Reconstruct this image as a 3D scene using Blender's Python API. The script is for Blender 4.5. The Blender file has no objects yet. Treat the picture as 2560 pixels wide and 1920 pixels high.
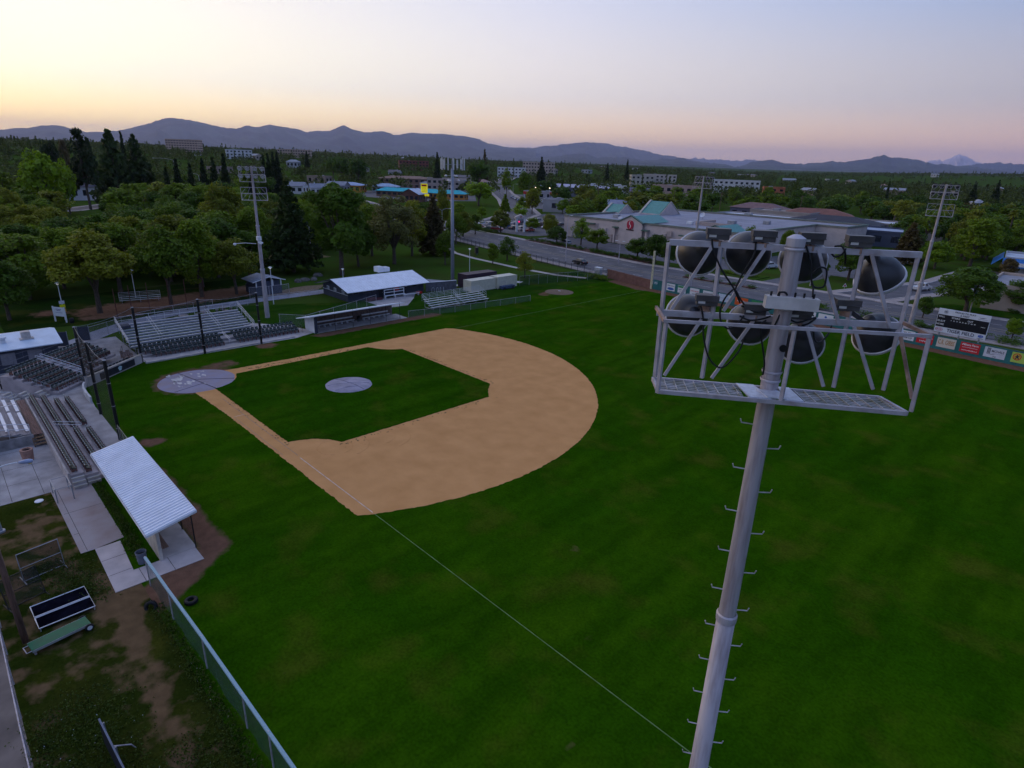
import bpy, math, random
import numpy as np
from mathutils import Matrix, Vector
R = math.radians
scene = bpy.context.scene
C = scene.collection

# ---------------------------------------------------------------- camera
cd = bpy.data.cameras.new('camera'); cam = bpy.data.objects.new('camera', cd); C.objects.link(cam)
cd.sensor_width = 36.0; cd.lens = 21.560
cd.clip_start = 0.2; cd.clip_end = 200000.0
cam.matrix_world = Matrix(((0.691955, -0.266977, 0.670762, 74.765995), (0.721306, 0.216710, -0.657841, -21.026453), (0.030267, 0.939021, 0.342525, 25.607988), (0.000000, 0.000000, 0.000000, 1.000000)))
scene.camera = cam
# ---------------------------------------------------------------- sky and sun
SUN_AZ, SUN_EL = R(188.0), R(1.6)          # direction the evening glow comes from (angle from +X)
world = bpy.data.worlds.new('World'); scene.world = world; world.use_nodes = True
wn, wl = world.node_tree.nodes, world.node_tree.links
wn.clear()
sky = wn.new('ShaderNodeTexSky'); sky.sky_type = 'NISHITA'; sky.sun_disc = False
sky.sun_elevation = SUN_EL; sky.sun_rotation = R(90.0) - SUN_AZ
sky.altitude = 150.0; sky.air_density = 1.0; sky.dust_density = 1.2; sky.ozone_density = 1.6
bg = wn.new('ShaderNodeBackground'); bg.inputs['Strength'].default_value = 0.15
wo = wn.new('ShaderNodeOutputWorld')
def wnode(t, **kw):
    n = wn.new(t)
    for k, v in kw.items(): setattr(n, k, v)
    return n
def wmath(op, a, b=None, c=None):
    n = wnode('ShaderNodeMath', operation=op)
    for i, v in enumerate((a, b, c)):
        if v is None: continue
        if isinstance(v, (int, float)): n.inputs[i].default_value = v
        else: wl.new(v, n.inputs[i])
    return n.outputs[0]
def wramp(fac, stops):
    n = wnode('ShaderNodeValToRGB'); e = n.color_ramp.elements
    while len(e) < len(stops): e.new(0.5)
    for i, (p, c) in enumerate(stops): e[i].position = p; e[i].color = (*c, 1)
    wl.new(fac, n.inputs[0]); return n.outputs[0]
tc = wnode('ShaderNodeTexCoord'); sep = wnode('ShaderNodeSeparateXYZ'); wl.new(tc.outputs['Generated'], sep.inputs[0])
dx, dy, dz = sep.outputs
hl = wmath('SQRT', wmath('ADD', wmath('MULTIPLY', dx, dx), wmath('MULTIPLY', dy, dy)))
sd = wmath('ADD', wmath('MULTIPLY', dx, math.cos(SUN_AZ)), wmath('MULTIPLY', dy, math.sin(SUN_AZ)))
az = wmath('DIVIDE', wmath('ARCCOSINE', wmath('DIVIDE', sd, wmath('MAXIMUM', hl, 1e-4))), math.pi)   # 0 towards the glow, 1 away from it
el = wmath('DIVIDE', wmath('MAXIMUM', wmath('ARCTANGENT', wmath('DIVIDE', dz, wmath('MAXIMUM', hl, 1e-4))), 0.0), math.pi / 2)
horizon = wramp(az, [(0.0, (3.4, 2.4, 0.42)), (0.10, (2.9, 2.05, 0.46)), (0.30, (2.15, 1.38, 0.46)), (0.50, (1.45, 0.84, 0.42)), (0.72, (0.42, 0.33, 0.40)), (1.0, (0.26, 0.25, 0.38))])
middle = wramp(az, [(0.0, (1.65, 1.50, 1.02)), (0.10, (1.48, 1.38, 1.06)), (0.30, (1.04, 0.94, 0.88)), (0.50, (0.58, 0.53, 0.56)), (0.72, (0.26, 0.30, 0.46)), (1.0, (0.20, 0.24, 0.42))])
upper = wramp(az, [(0.0, (1.20, 1.10, 1.02)), (0.12, (1.10, 1.03, 1.00)), (0.30, (0.72, 0.75, 0.95)), (0.50, (0.24, 0.40, 0.74)), (0.72, (0.18, 0.28, 0.56)), (1.0, (0.16, 0.24, 0.50))])
zenith = wramp(az, [(0.0, (0.34, 0.44, 0.76)), (1.0, (0.25, 0.36, 0.70))])
def wmix(f, a, b):
    n = wnode('ShaderNodeMixRGB'); wl.new(f, n.inputs[0]); wl.new(a, n.inputs[1]); wl.new(b, n.inputs[2]); return n.outputs[0]
def wstep(lo, hi):
    n = wnode('ShaderNodeMapRange', interpolation_type='SMOOTHSTEP'); wl.new(el, n.inputs[0])
    n.inputs[1].default_value = lo; n.inputs[2].default_value = hi; return n.outputs[0]
grad = wmix(wstep(0.20, 0.75), wmix(wstep(0.05, 0.17), wmix(wstep(0.0, 0.062), horizon, middle), upper), zenith)
air = wnode('ShaderNodeMixRGB', blend_type='ADD'); air.inputs[0].default_value = 0.045
wl.new(grad, air.inputs[1]); wl.new(sky.outputs[0], air.inputs[2])
bg.inputs['Strength'].default_value = 1.0
wl.new(air.outputs[0], bg.inputs['Color']); wl.new(bg.outputs[0], wo.inputs[0])
sl = bpy.data.lights.new('sun', 'SUN'); sl.energy = 0.45; sl.angle = R(24.0); sl.color = (1.0, 0.62, 0.36)
sun = bpy.data.objects.new('sun', sl); C.objects.link(sun)
sun.rotation_euler = Vector((math.cos(SUN_AZ) * math.cos(R(5)), math.sin(SUN_AZ) * math.cos(R(5)), math.sin(R(5)))).to_track_quat('Z', 'Y').to_euler()
vs = scene.view_settings
vs.view_transform = 'Standard'; vs.look = 'None'; vs.gamma = 1.0; vs.use_curve_mapping = False
vs.exposure = 0.0
cy = scene.cycles
cy.use_denoising = True; cy.max_bounces = 5; cy.diffuse_bounces = 2; cy.glossy_bounces = 2
cy.transmission_bounces = 2; cy.transparent_max_bounces = 12; cy.volume_bounces = 1; world.cycles.sampling_method = 'MANUAL'; world.cycles.sample_map_resolution = 512
cy.use_adaptive_sampling = True; cy.adaptive_threshold = 0.02

# ---------------------------------------------------------------- helpers
random.seed(7); rng = np.random.default_rng(7)
ORI = {}                                     # world origin of every parent, so that parts can be written in world metres
def link(o, parent=None):
    C.objects.link(o)
    if parent is not None: o.parent = parent
    return o
def tag(o, label=None, cat=None, group=None, kind=None):
    for k, v in (('label', label), ('category', cat), ('group', group), ('kind', kind)):
        if v: o[k] = v
    return o
def thing(name, label, cat, loc=(0, 0, 0), rotz=0.0, group=None):
    o = bpy.data.objects.new(name, None); o.empty_display_size = 0.3; C.objects.link(o)
    o.location = loc; o.rotation_euler = (0, 0, rotz); ORI[o.name] = Vector(loc)
    return tag(o, label, cat, group)
def copy_tree(src, loc, rotz=0.0, scale=1.0, label=None, group=None):
    def rec(o, par):
        c = o.copy(); C.objects.link(c); c.parent = par
        for k in list(o.children): rec(k, c)
        return c
    c = rec(src, None); c.location = loc; c.rotation_euler = (0, 0, rotz)
    c.scale = scale if isinstance(scale, tuple) else (scale,) * 3
    if label: c['label'] = label
    if group: c['group'] = group
    return c
class MB:
    """collects shapes, then builds ONE mesh object"""
    def __init__(s): s.v = []; s.f = []; s.m = []; s.mi = 0
    def add(s, vs, fs):
        n = len(s.v); s.v.extend(vs); s.f.extend([tuple(i + n for i in f) for f in fs]); s.m.extend([s.mi] * len(fs)); return s
    def quad(s, a, b, c, d): return s.add([a, b, c, d], [(0, 1, 2, 3)])
    def box(s, x0, x1, y0, y1, z0, z1):
        return s.add([(x0, y0, z0), (x1, y0, z0), (x1, y1, z0), (x0, y1, z0), (x0, y0, z1), (x1, y0, z1), (x1, y1, z1), (x0, y1, z1)],
                     [(3, 2, 1, 0), (4, 5, 6, 7), (0, 1, 5, 4), (1, 2, 6, 5), (2, 3, 7, 6), (3, 0, 4, 7)])
    def rbox(s, c, sz, rz=0.0, rx=0.0, ry=0.0):
        M = Matrix.Translation(c) @ Matrix.Rotation(rz, 4, 'Z') @ Matrix.Rotation(ry, 4, 'Y') @ Matrix.Rotation(rx, 4, 'X')
        a, b, d = sz[0] / 2, sz[1] / 2, sz[2] / 2
        vs = [tuple(M @ Vector(p)) for p in ((-a, -b, -d), (a, -b, -d), (a, b, -d), (-a, b, -d), (-a, -b, d), (a, -b, d), (a, b, d), (-a, b, d))]
        return s.add(vs, [(3, 2, 1, 0), (4, 5, 6, 7), (0, 1, 5, 4), (1, 2, 6, 5), (2, 3, 7, 6), (3, 0, 4, 7)])
    def beam(s, a, b, w, h=None, up=(0, 0, 1)):
        a, b = Vector(a), Vector(b); h = h or w; d = (b - a).normalized(); u = Vector(up)
        if abs(d.dot(u)) > 0.98: u = Vector((0, 1, 0)) if abs(d.y) < 0.9 else Vector((1, 0, 0))
        r = d.cross(u).normalized() * (w / 2); u = r.cross(d).normalized() * (h / 2)
        vs = [tuple(p) for e in (a, b) for p in (e - r - u, e + r - u, e + r + u, e - r + u)]
        return s.add(vs, [(0, 1, 2, 3), (7, 6, 5, 4), (1, 0, 4, 5), (2, 1, 5, 6), (3, 2, 6, 7), (0, 3, 7, 4)])
    def tube(s, pts, rad, n=8, cap=True):
        pts = [Vector(p) for p in pts]; k = len(pts)
        rad = rad if isinstance(rad, (list, tuple)) else [rad] * k
        base = len(s.v); fs = []; u = None
        for i, p in enumerate(pts):
            d = (pts[min(i + 1, k - 1)] - pts[max(i - 1, 0)]).normalized()
            if u is None: u = d.orthogonal().normalized()
            else: u = (u - d * u.dot(d)); u = u.normalized() if u.length > 1e-5 else d.orthogonal().normalized()
            w = d.cross(u)
            for j in range(n):
                t = 2 * math.pi * j / n; s.v.append(tuple(p + (u * math.cos(t) + w * math.sin(t)) * rad[i]))
        for i in range(k - 1):
            for j in range(n):
                a, b = base + i * n + j, base + i * n + (j + 1) % n; fs.append((a, b, b + n, a + n))
        if cap: fs.append(tuple(base + j for j in reversed(range(n)))); fs.append(tuple(base + (k - 1) * n + j for j in range(n)))
        s.f.extend(fs); s.m.extend([s.mi] * len(fs)); return s
    def lathe(s, prof, o=(0, 0, 0), n=20, M=None):
        """profile of (radius, z) turned round local Z"""
        M = M or Matrix.Translation(o); base = len(s.v); fs = []
        for r, z in prof:
            for j in range(n):
                t = 2 * math.pi * j / n; s.v.append(tuple(M @ Vector((r * math.cos(t), r * math.sin(t), z))))
        for i in range(len(prof) - 1):
            for j in range(n):
                a, b = base + i * n + j, base + i * n + (j + 1) % n; fs.append((a, b, b + n, a + n))
        s.f.extend(fs); s.m.extend([s.mi] * len(fs)); return s
    def prism(s, poly, z0, z1):
        n = len(poly); vs = [(p[0], p[1], z0) for p in poly] + [(p[0], p[1], z1) for p in poly]
        fs = [tuple(range(n, 2 * n)), tuple(reversed(range(n)))] + [(i, (i + 1) % n, (i + 1) % n + n, i + n) for i in range(n)]
        return s.add(vs, fs)
    def sheet(s, poly, z): return s.add([(p[0], p[1], z) for p in poly], [tuple(range(len(poly)))])
    def build(s, name, mat, parent=None, local=False, smooth=False):
        off = Vector((0, 0, 0))
        if parent is not None and not local: off = ORI.get(parent.name, Vector((0, 0, 0)))
        me = bpy.data.meshes.new(name)
        me.from_pydata([(v[0] - off.x, v[1] - off.y, v[2] - off.z) for v in s.v], [], s.f)
        for m in (mat if isinstance(mat, (list, tuple)) else [mat]): me.materials.append(m)
        if any(s.m): me.polygons.foreach_set('material_index', s.m)
        if smooth: me.polygons.foreach_set('use_smooth', [True] * len(me.polygons))
        o = link(bpy.data.objects.new(name, me), parent)
        ORI[o.name] = off
        return o
def solo(mb, name, mat, label, cat, group=None, smooth=False):
    return tag(mb.build(name, mat, smooth=smooth), label, cat, group)
def struct(mb, name, mat, label=None, parent=None, smooth=False):
    o = mb.build(name, mat, parent, smooth=smooth)
    if parent is None: tag(o, label, None, None, 'structure')
    return o
def text(body, mat, parent, pos, right, up, height, name='lettering', width=None, align='CENTER', depth=0.0):
    """flat lettering: pos is the centre of the line; right and up are unit vectors of the face it is printed on"""
    cu = bpy.data.curves.new(name, 'FONT'); cu.body = body; cu.size = height * 1.38; cu.align_x = align; cu.align_y = 'CENTER'
    cu.extrude = depth; cu.resolution_u = 2; cu.offset = 0.022 * height
    tmp = bpy.data.objects.new('tmp', cu); C.objects.link(tmp)
    dg = bpy.context.evaluated_depsgraph_get(); me = bpy.data.meshes.new_from_object(tmp.evaluated_get(dg))
    bpy.data.objects.remove(tmp)
    r, u = Vector(right).normalized(), Vector(up).normalized(); n = r.cross(u)
    xs = [v.co.x for v in me.vertices]; k = 1.0
    if width and xs and max(xs) > min(xs): k = width / (max(xs) - min(xs))
    off = ORI.get(parent.name, Vector((0, 0, 0))) if parent else Vector((0, 0, 0)); p0 = Vector(pos) - off
    for v in me.vertices: v.co = p0 + r * (v.co.x * k) + u * v.co.y + n * v.co.z
    me.materials.clear(); me.materials.append(mat); me.name = name
    return link(bpy.data.objects.new(name, me), parent)

# ---------------------------------------------------------------- materials (all procedural, in world metres)
MATS = {}
def mat(name, col, rough=0.75, metal=0.0, var=0.12, scale=2.0, bump=0.0, col2=None, spots=0.5, emit=None, alpha=None, spec=0.35, stretch=None, coord='pos', detail=4.0):
    if name in MATS: return MATS[name]
    m = bpy.data.materials.new(name); m.use_nodes = True; nt = m.node_tree; n, l = nt.nodes, nt.links
    b = n['Principled BSDF']; b.inputs['Roughness'].default_value = rough; b.inputs['Metallic'].default_value = metal
    b.inputs['Specular IOR Level'].default_value = spec
    geo = n.new('ShaderNodeNewGeometry'); vec = geo.outputs['Position']
    if stretch:
        mp = n.new('ShaderNodeMapping'); l.new(vec, mp.inputs[0]); mp.inputs['Scale'].default_value = stretch; vec = mp.outputs[0]
    ns = n.new('ShaderNodeTexNoise'); ns.inputs['Scale'].default_value = scale; ns.inputs['Detail'].default_value = detail; l.new(vec, ns.inputs['Vector'])
    rp = n.new('ShaderNodeValToRGB'); l.new(ns.outputs['Fac'], rp.inputs[0])
    c2 = col2 or tuple(max(0.0, x * (1 - 2.2 * var)) for x in col); c1 = tuple(min(1.0, x * (1 + var)) for x in col)
    rp.color_ramp.elements[0].position = spots - 0.22; rp.color_ramp.elements[0].color = (*c2, 1)
    rp.color_ramp.elements[1].position = spots + 0.18; rp.color_ramp.elements[1].color = (*c1, 1)
    l.new(rp.outputs[0], b.inputs['Base Color'])
    if bump:
        bp = n.new('ShaderNodeBump'); bp.inputs['Strength'].default_value = bump; bp.inputs['Distance'].default_value = 0.05
        n2 = n.new('ShaderNodeTexNoise'); n2.inputs['Scale'].default_value = scale * 6; n2.inputs['Detail'].default_value = 5.0; l.new(vec, n2.inputs['Vector'])
        l.new(n2.outputs['Fac'], bp.inputs['Height']); l.new(bp.outputs[0], b.inputs['Normal'])
    if emit: b.inputs['Emission Color'].default_value = (*emit[0], 1); b.inputs['Emission Strength'].default_value = emit[1]
    if alpha is not None: b.inputs['Alpha'].default_value = alpha
    MATS[name] = m; return m
def leafmat(name, col, var=0.35, trans=0.32, ns=0.35):
    if name in MATS: return MATS[name]
    m = bpy.data.materials.new(name); m.use_nodes = True; nt = m.node_tree; n, l = nt.nodes, nt.links
    b = n['Principled BSDF']; b.inputs['Roughness'].default_value = 0.6; b.inputs['Specular IOR Level'].default_value = 0.2
    geo = n.new('ShaderNodeNewGeometry'); oi = n.new('ShaderNodeObjectInfo')
    sc_ = ns; ns = n.new('ShaderNodeTexNoise'); ns.inputs['Scale'].default_value = sc_; ns.inputs['Detail'].default_value = 3.0; l.new(geo.outputs['Position'], ns.inputs['Vector'])
    def mth(op, a, c):
        k = n.new('ShaderNodeMath'); k.operation = op
        for i, v in enumerate((a, c)):
            if isinstance(v, (int, float)): k.inputs[i].default_value = v
            else: l.new(v, k.inputs[i])
        return k.outputs[0]
    fac = mth('ADD', mth('MULTIPLY', geo.outputs['Random Per Island'], 0.45), mth('ADD', mth('MULTIPLY', ns.outputs['Fac'], 0.55), mth('MULTIPLY', oi.outputs['Random'], 0.45)))
    rp = n.new('ShaderNodeValToRGB'); l.new(fac, rp.inputs[0]); e = rp.color_ramp.elements
    dk = tuple(x * (1 - var) for x in col); lt = (min(1, col[0] * (1 + 1.7 * var)), min(1, col[1] * (1 + var)), col[2] * (1 + 0.2 * var))
    e[0].position = 0.32; e[0].color = (*dk, 1); e[1].position = 1.1 if False else 1.0; e[1].color = (*lt, 1)
    l.new(rp.outputs[0], b.inputs['Base Color'])
    tr = n.new('ShaderNodeBsdfTranslucent'); l.new(rp.outputs[0], tr.inputs['Color'])
    mx = n.new('ShaderNodeMixShader'); mx.inputs[0].default_value = trans
    l.new(b.outputs[0], mx.inputs[1]); l.new(tr.outputs[0], mx.inputs[2]); l.new(mx.outputs[0], n['Material Output'].inputs['Surface'])
    MATS[name] = m; return m
def netmat(name, col, cover, cell=None, wire=0.2):
    """open netting: only the given share of the sheet is thread"""
    if name in MATS: return MATS[name]
    m = bpy.data.materials.new(name); m.use_nodes = True; nt = m.node_tree; n, l = nt.nodes, nt.links
    b = n['Principled BSDF']; b.inputs['Base Color'].default_value = (*col, 1); b.inputs['Roughness'].default_value = 0.7
    tp = n.new('ShaderNodeBsdfTransparent'); mx = n.new('ShaderNodeMixShader'); mx.inputs[0].default_value = cover
    ns = n.new('ShaderNodeTexNoise'); ns.inputs['Scale'].default_value = 0.8
    geo = n.new('ShaderNodeNewGeometry'); l.new(geo.outputs['Position'], ns.inputs['Vector'])
    mr = n.new('ShaderNodeMapRange'); l.new(ns.outputs['Fac'], mr.inputs[0]); mr.inputs[1].default_value = 0.3; mr.inputs[2].default_value = 0.7
    mr.inputs[3].default_value = cover * 0.75; mr.inputs[4].default_value = cover * 1.25; l.new(mr.outputs[0], mx.inputs[0])
    l.new(tp.outputs[0], mx.inputs[1]); l.new(b.outputs[0], mx.inputs[2]); l.new(mx.outputs[0], n['Material Output'].inputs['Surface'])
    MATS[name] = m; return m
white = mat('white_paint', (0.72, 0.73, 0.76), 0.55, var=0.05)
roofwhite = mat('white_metal_roof', (0.78, 0.81, 0.88), 0.45, var=0.05, scale=0.8, detail=6)
alu = mat('aluminium', (0.62, 0.64, 0.70), 0.42, 0.55, var=0.08, scale=3)
galv = mat('galvanised_steel', (0.44, 0.41, 0.45), 0.5, 0.3, var=0.16, scale=4, col2=(0.27, 0.21, 0.20), spots=0.38)
galvpole = mat('pole_steel', (0.40, 0.36, 0.38), 0.5, 0.2, var=0.16, scale=1.6, stretch=(6, 6, 0.7), col2=(0.24, 0.19, 0.19), spots=0.40)
greysteel = mat('grey_steel', (0.30, 0.31, 0.34), 0.5, 0.3)
blackmetal = mat('black_paint', (0.012, 0.012, 0.014), 0.45, var=0.2)
concrete = mat('concrete', (0.36, 0.33, 0.33), 0.85, var=0.16, scale=0.7, bump=0.15, detail=8)
concrete2 = mat('pale_concrete', (0.47, 0.42, 0.41), 0.85, var=0.12, scale=0.9, bump=0.1, detail=8)
asphalt = mat('asphalt', (0.105, 0.10, 0.112), 0.85, var=0.16, scale=0.35, detail=9)
rubber = mat('rubber', (0.015, 0.015, 0.017), 0.7)
bluegrey = mat('bluegrey_paint', (0.050, 0.058, 0.085), 0.7, var=0.12, scale=1.2)
wood = mat('weathered_wood', (0.20, 0.12, 0.09), 0.8, var=0.25, scale=3, stretch=(0.4, 6, 6))
bark = mat('bark', (0.10, 0.075, 0.058), 0.9, var=0.3, scale=4, stretch=(3, 3, 0.6), bump=0.4)
darkglass = mat('window_glass', (0.02, 0.025, 0.035), 0.08, spec=0.6, var=0.3)
lampwhite = mat('lamp_glass', (0.8, 0.8, 0.78), 0.3, emit=((1.0, 0.95, 0.9), 0.25))

# ---------------------------------------------------------------- terrain: one sheet to the horizon
def smooth(a, b, x):
    t = np.clip((x - a) / (b - a), 0, 1); return t * t * (3 - 2 * t)
def height(x, y):
    """level round the field, higher ground to the west, low river land to the north-east"""
    x = np.asarray(x, float); y = np.asarray(y, float)
    r = np.hypot(x - 10, y - 60); a = np.degrees(np.arctan2(y - 0, x - 60))     # 180 = west (left of the picture), 100 = north-east (right)
    west = smooth(128, 172, a) + smooth(-181, -150, a) * (a < 0)
    h = 20 * west * smooth(420, 900, r) + 14 * west * smooth(900, 2500, r) + 13 * (1 - west) * smooth(600, 1500, r) * smooth(112, 135, a)
    h += 26 * (1 - smooth(96, 118, a)) * (a > 0) * smooth(1500, 2300, r)
    h += 2.2 * np.sin(x / 260 + 1.0) * np.sin(y / 310) * smooth(300, 900, r)
    return h
def terrain_mesh():
    na = 240; rad = [0, 30, 60, 100, 150, 200, 260, 330, 410, 500, 600, 720, 860, 1020, 1220, 1450, 1750, 2100, 2500, 3000, 3700, 4600, 6000, 8000, 11000, 15000, 21000, 29000, 41000, 60000, 84000]
    vs = [(20.0, 40.0, -0.03)]; fs = []
    for r in rad[1:]:
        t = np.arange(na) * 2 * np.pi / na; X = 20 + r * np.cos(t); Y = 40 + r * np.sin(t); Z = height(X, Y) - 0.03
        vs += list(zip(X.tolist(), Y.tolist(), Z.tolist()))
    for j in range(na): fs.append((0, 1 + j, 1 + (j + 1) % na))
    for i in range(len(rad) - 2):
        for j in range(na):
            a, b = 1 + i * na + j, 1 + i * na + (j + 1) % na; fs.append((a, a + na, b + na, b))
    mb = MB(); mb.v = vs; mb.f = fs; mb.m = [0] * len(fs); return mb
parkgrass = mat('park_grass', (0.034, 0.066, 0.009), 0.95, var=0.35, scale=0.09, col2=(0.050, 0.050, 0.014), spots=0.42, detail=10, spec=0.0)
struct(terrain_mesh(), 'ground', parkgrass, 'grassy ground of the park and town reaching the horizon', smooth=True)

# mountains: ranges with real depth, built from their skylines (azimuth, slope) at their own distances
def mountain(name, label, prof, dist, depth, col, seed, rough=0.05, snow=False):
    """prof: skyline points (azimuth, tan of elevation) seen from the town; turned into a ridge of that height at dist metres"""
    r0 = np.random.default_rng(seed); p = sorted(prof); az = np.array([q[0] for q in p]); te = np.array([q[1] for q in p])
    n = 420; A = np.linspace(az[0], az[-1], n); T = np.interp(A, az, te)
    jit = np.zeros(n)
    for k, amp in ((9, 1.0), (23, 0.7), (61, 0.5), (150, 0.35)):
        ph = r0.uniform(0, 6.28); jit += amp * np.sin(np.linspace(0, k * 6.28, n) + ph + 2 * np.sin(np.linspace(0, k * 2.1, n)))
    cx, cy0, cz = (74.77, -21.03, 25.61)
    ridge = cz + np.maximum(T, -0.002) * dist + jit * dist * 0.0006
    m = 22; S = np.linspace(-1, 1, m * 2 + 1)
    V = np.zeros((len(S), n, 3))
    for i, s in enumerate(S):
        d = dist + s * depth
        shape = (1 - abs(s)) ** 1.25
        lat = np.zeros(n)
        for k in (7, 17, 37, 71):
            lat += (0.9 - 2.0 * np.abs(np.sin(np.linspace(0, k * 3.14, n) + 0.5 * math.sin(k) * k * s + seed))) * (1.6 / k ** 0.42)
        zz = 20 + (ridge - 20) * np.clip(shape + 0.42 * lat * abs(s) * (1 - abs(s)), 0, 1 if i != m else 2)
        if i == m: zz = ridge
        V[i, :, 0] = cx + d * np.cos(A); V[i, :, 1] = cy0 + d * np.sin(A); V[i, :, 2] = zz
    mb = MB(); mb.v = [tuple(q) for q in V.reshape(-1, 3).tolist()]
    L = len(S)
    mb.f = [(i * n + j, i * n + j + 1, (i + 1) * n + j + 1, (i + 1) * n + j) for i in range(L - 1) for j in range(n - 1)]; mb.m = [0] * len(mb.f)
    return struct(mb, name, col, label, smooth=True)
forestm = mat('mountain_forest', (0.045, 0.058, 0.040), 0.95, var=0.35, scale=0.0008, detail=9, spec=0.05)
snowm = mat('snow_and_rock', (0.85, 0.70, 0.66), 0.9, var=0.05, scale=0.0006, col2=(0.26, 0.20, 0.22), spots=0.40, detail=6, spec=0.05)
mountain('mountain', 'long forested mountain range across the western horizon', [(3.1767, 0.0024), (3.1062, 0.0118), (3.0349, 0.0159), (3.0115, 0.0189), (2.9830, 0.0235), (2.9692, 0.0215), (2.9510, 0.0182), (2.9118, 0.0201), (2.8881, 0.0280), (2.8687, 0.0353), (2.8485, 0.0393), (2.8257, 0.0381), (2.8019, 0.0332), (2.7721, 0.0295), (2.7602, 0.0347), (2.7459, 0.0328), (2.7271, 0.0373), (2.7035, 0.0336), (2.6767, 0.0294), (2.6598, 0.0328), (2.6460, 0.0317), (2.6269, 0.0406), (2.6119, 0.0353), (2.5892, 0.0323), (2.5718, 0.0346), (2.5545, 0.0298), (2.5279, 0.0346), (2.4923, 0.0347), (2.4565, 0.0326), (2.4323, 0.0294), (2.4171, 0.0232), (2.3867, 0.0196), (2.3409, 0.0164)], 30000, 10400, forestm, 3)
mountain('mountain', 'middle mountain range with a low pointed summit beyond the supermarket', [(2.4382, 0.0032), (2.3896, 0.0161), (2.3471, 0.0191), (2.3049, 0.0243), (2.2720, 0.0291), (2.2329, 0.0274), (2.2029, 0.0231), (2.1718, 0.0184), (2.1491, 0.0140), (2.1139, 0.0094), (2.0678, 0.0030)], 35000, 10000, forestm, 5)
mountain('mountain', 'low nearer foothills in front of the middle range', [(2.3769, -0.0025), (2.3282, 0.0065), (2.2979, 0.0097), (2.2679, 0.0134), (2.2463, 0.0078), (2.2194, 0.0091), (2.2047, 0.0107), (2.1775, 0.0053), (2.1543, 0.0082), (2.1255, 0.0102), (2.1021, 0.0064), (2.0737, 0.0050), (2.0397, 0.0006)], 23000, 6000, forestm, 8)
mountain('mountain', 'distant pale ridge in the gap between the ranges', [(2.1597, 0.0047), (2.1254, 0.0091), (2.1056, 0.0113), (2.0743, 0.0100), (2.0437, 0.0092), (2.0250, 0.0119), (2.0084, 0.0092), (1.9813, 0.0057)], 50000, 9000, forestm, 9)
mountain('mountain', 'dark blue ridge with a pointed summit below the snow peak', [(2.0505, -0.0008), (2.0244, 0.0076), (2.0062, 0.0119), (1.9956, 0.0122), (1.9791, 0.0079), (1.9556, 0.0070), (1.9359, 0.0107), (1.9161, 0.0118), (1.8966, 0.0123), (1.8784, 0.0169), (1.8612, 0.0223), (1.8498, 0.0186), (1.8356, 0.0184), (1.8138, 0.0146), (1.7979, 0.0116), (1.7744, 0.0113), (1.7573, 0.0095), (1.7325, 0.0070), (1.7084, 0.0041), (1.6560, 0.0002)], 25000, 6400, forestm, 11)
mountain('mountain', 'snow covered volcano far behind the ridges', [(1.8209, 0.0065), (1.8095, 0.0147), (1.7992, 0.0174), (1.7936, 0.0156), (1.7849, 0.0206), (1.7793, 0.0233), (1.7730, 0.0232), (1.7659, 0.0196), (1.7566, 0.0151), (1.7410, 0.0090)], 47000, 4400, snowm, 13)
mountain('mountain', 'blue ridge beside the snow peak', [(1.7814, 0.0054), (1.7620, 0.0117), (1.7426, 0.0155), (1.7226, 0.0147), (1.7033, 0.0138), (1.6660, 0.0113), (1.6240, 0.0083)], 36000, 6400, forestm, 15)

# haze: one closed box of even, thin air round the camera and everything built
def haze():
    mb = MB(); mb.box(-88000, 88000, -88000, 88000, -60, 2300)
    m = bpy.data.materials.new('haze'); m.use_nodes = True; n, l = m.node_tree.nodes, m.node_tree.links; n.clear()
    v = n.new('ShaderNodeVolumePrincipled'); o = n.new('ShaderNodeOutputMaterial'); l.new(v.outputs[0], o.inputs['Volume'])
    v.inputs['Color'].default_value = (0.62, 0.66, 1.0, 1); v.inputs['Density'].default_value = 0.000022; v.inputs['Anisotropy'].default_value = 0.3
    ob = mb.build('haze', m); ob['kind'] = 'stuff'; ob['label'] = 'thin evening haze over the valley'
haze()

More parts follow.
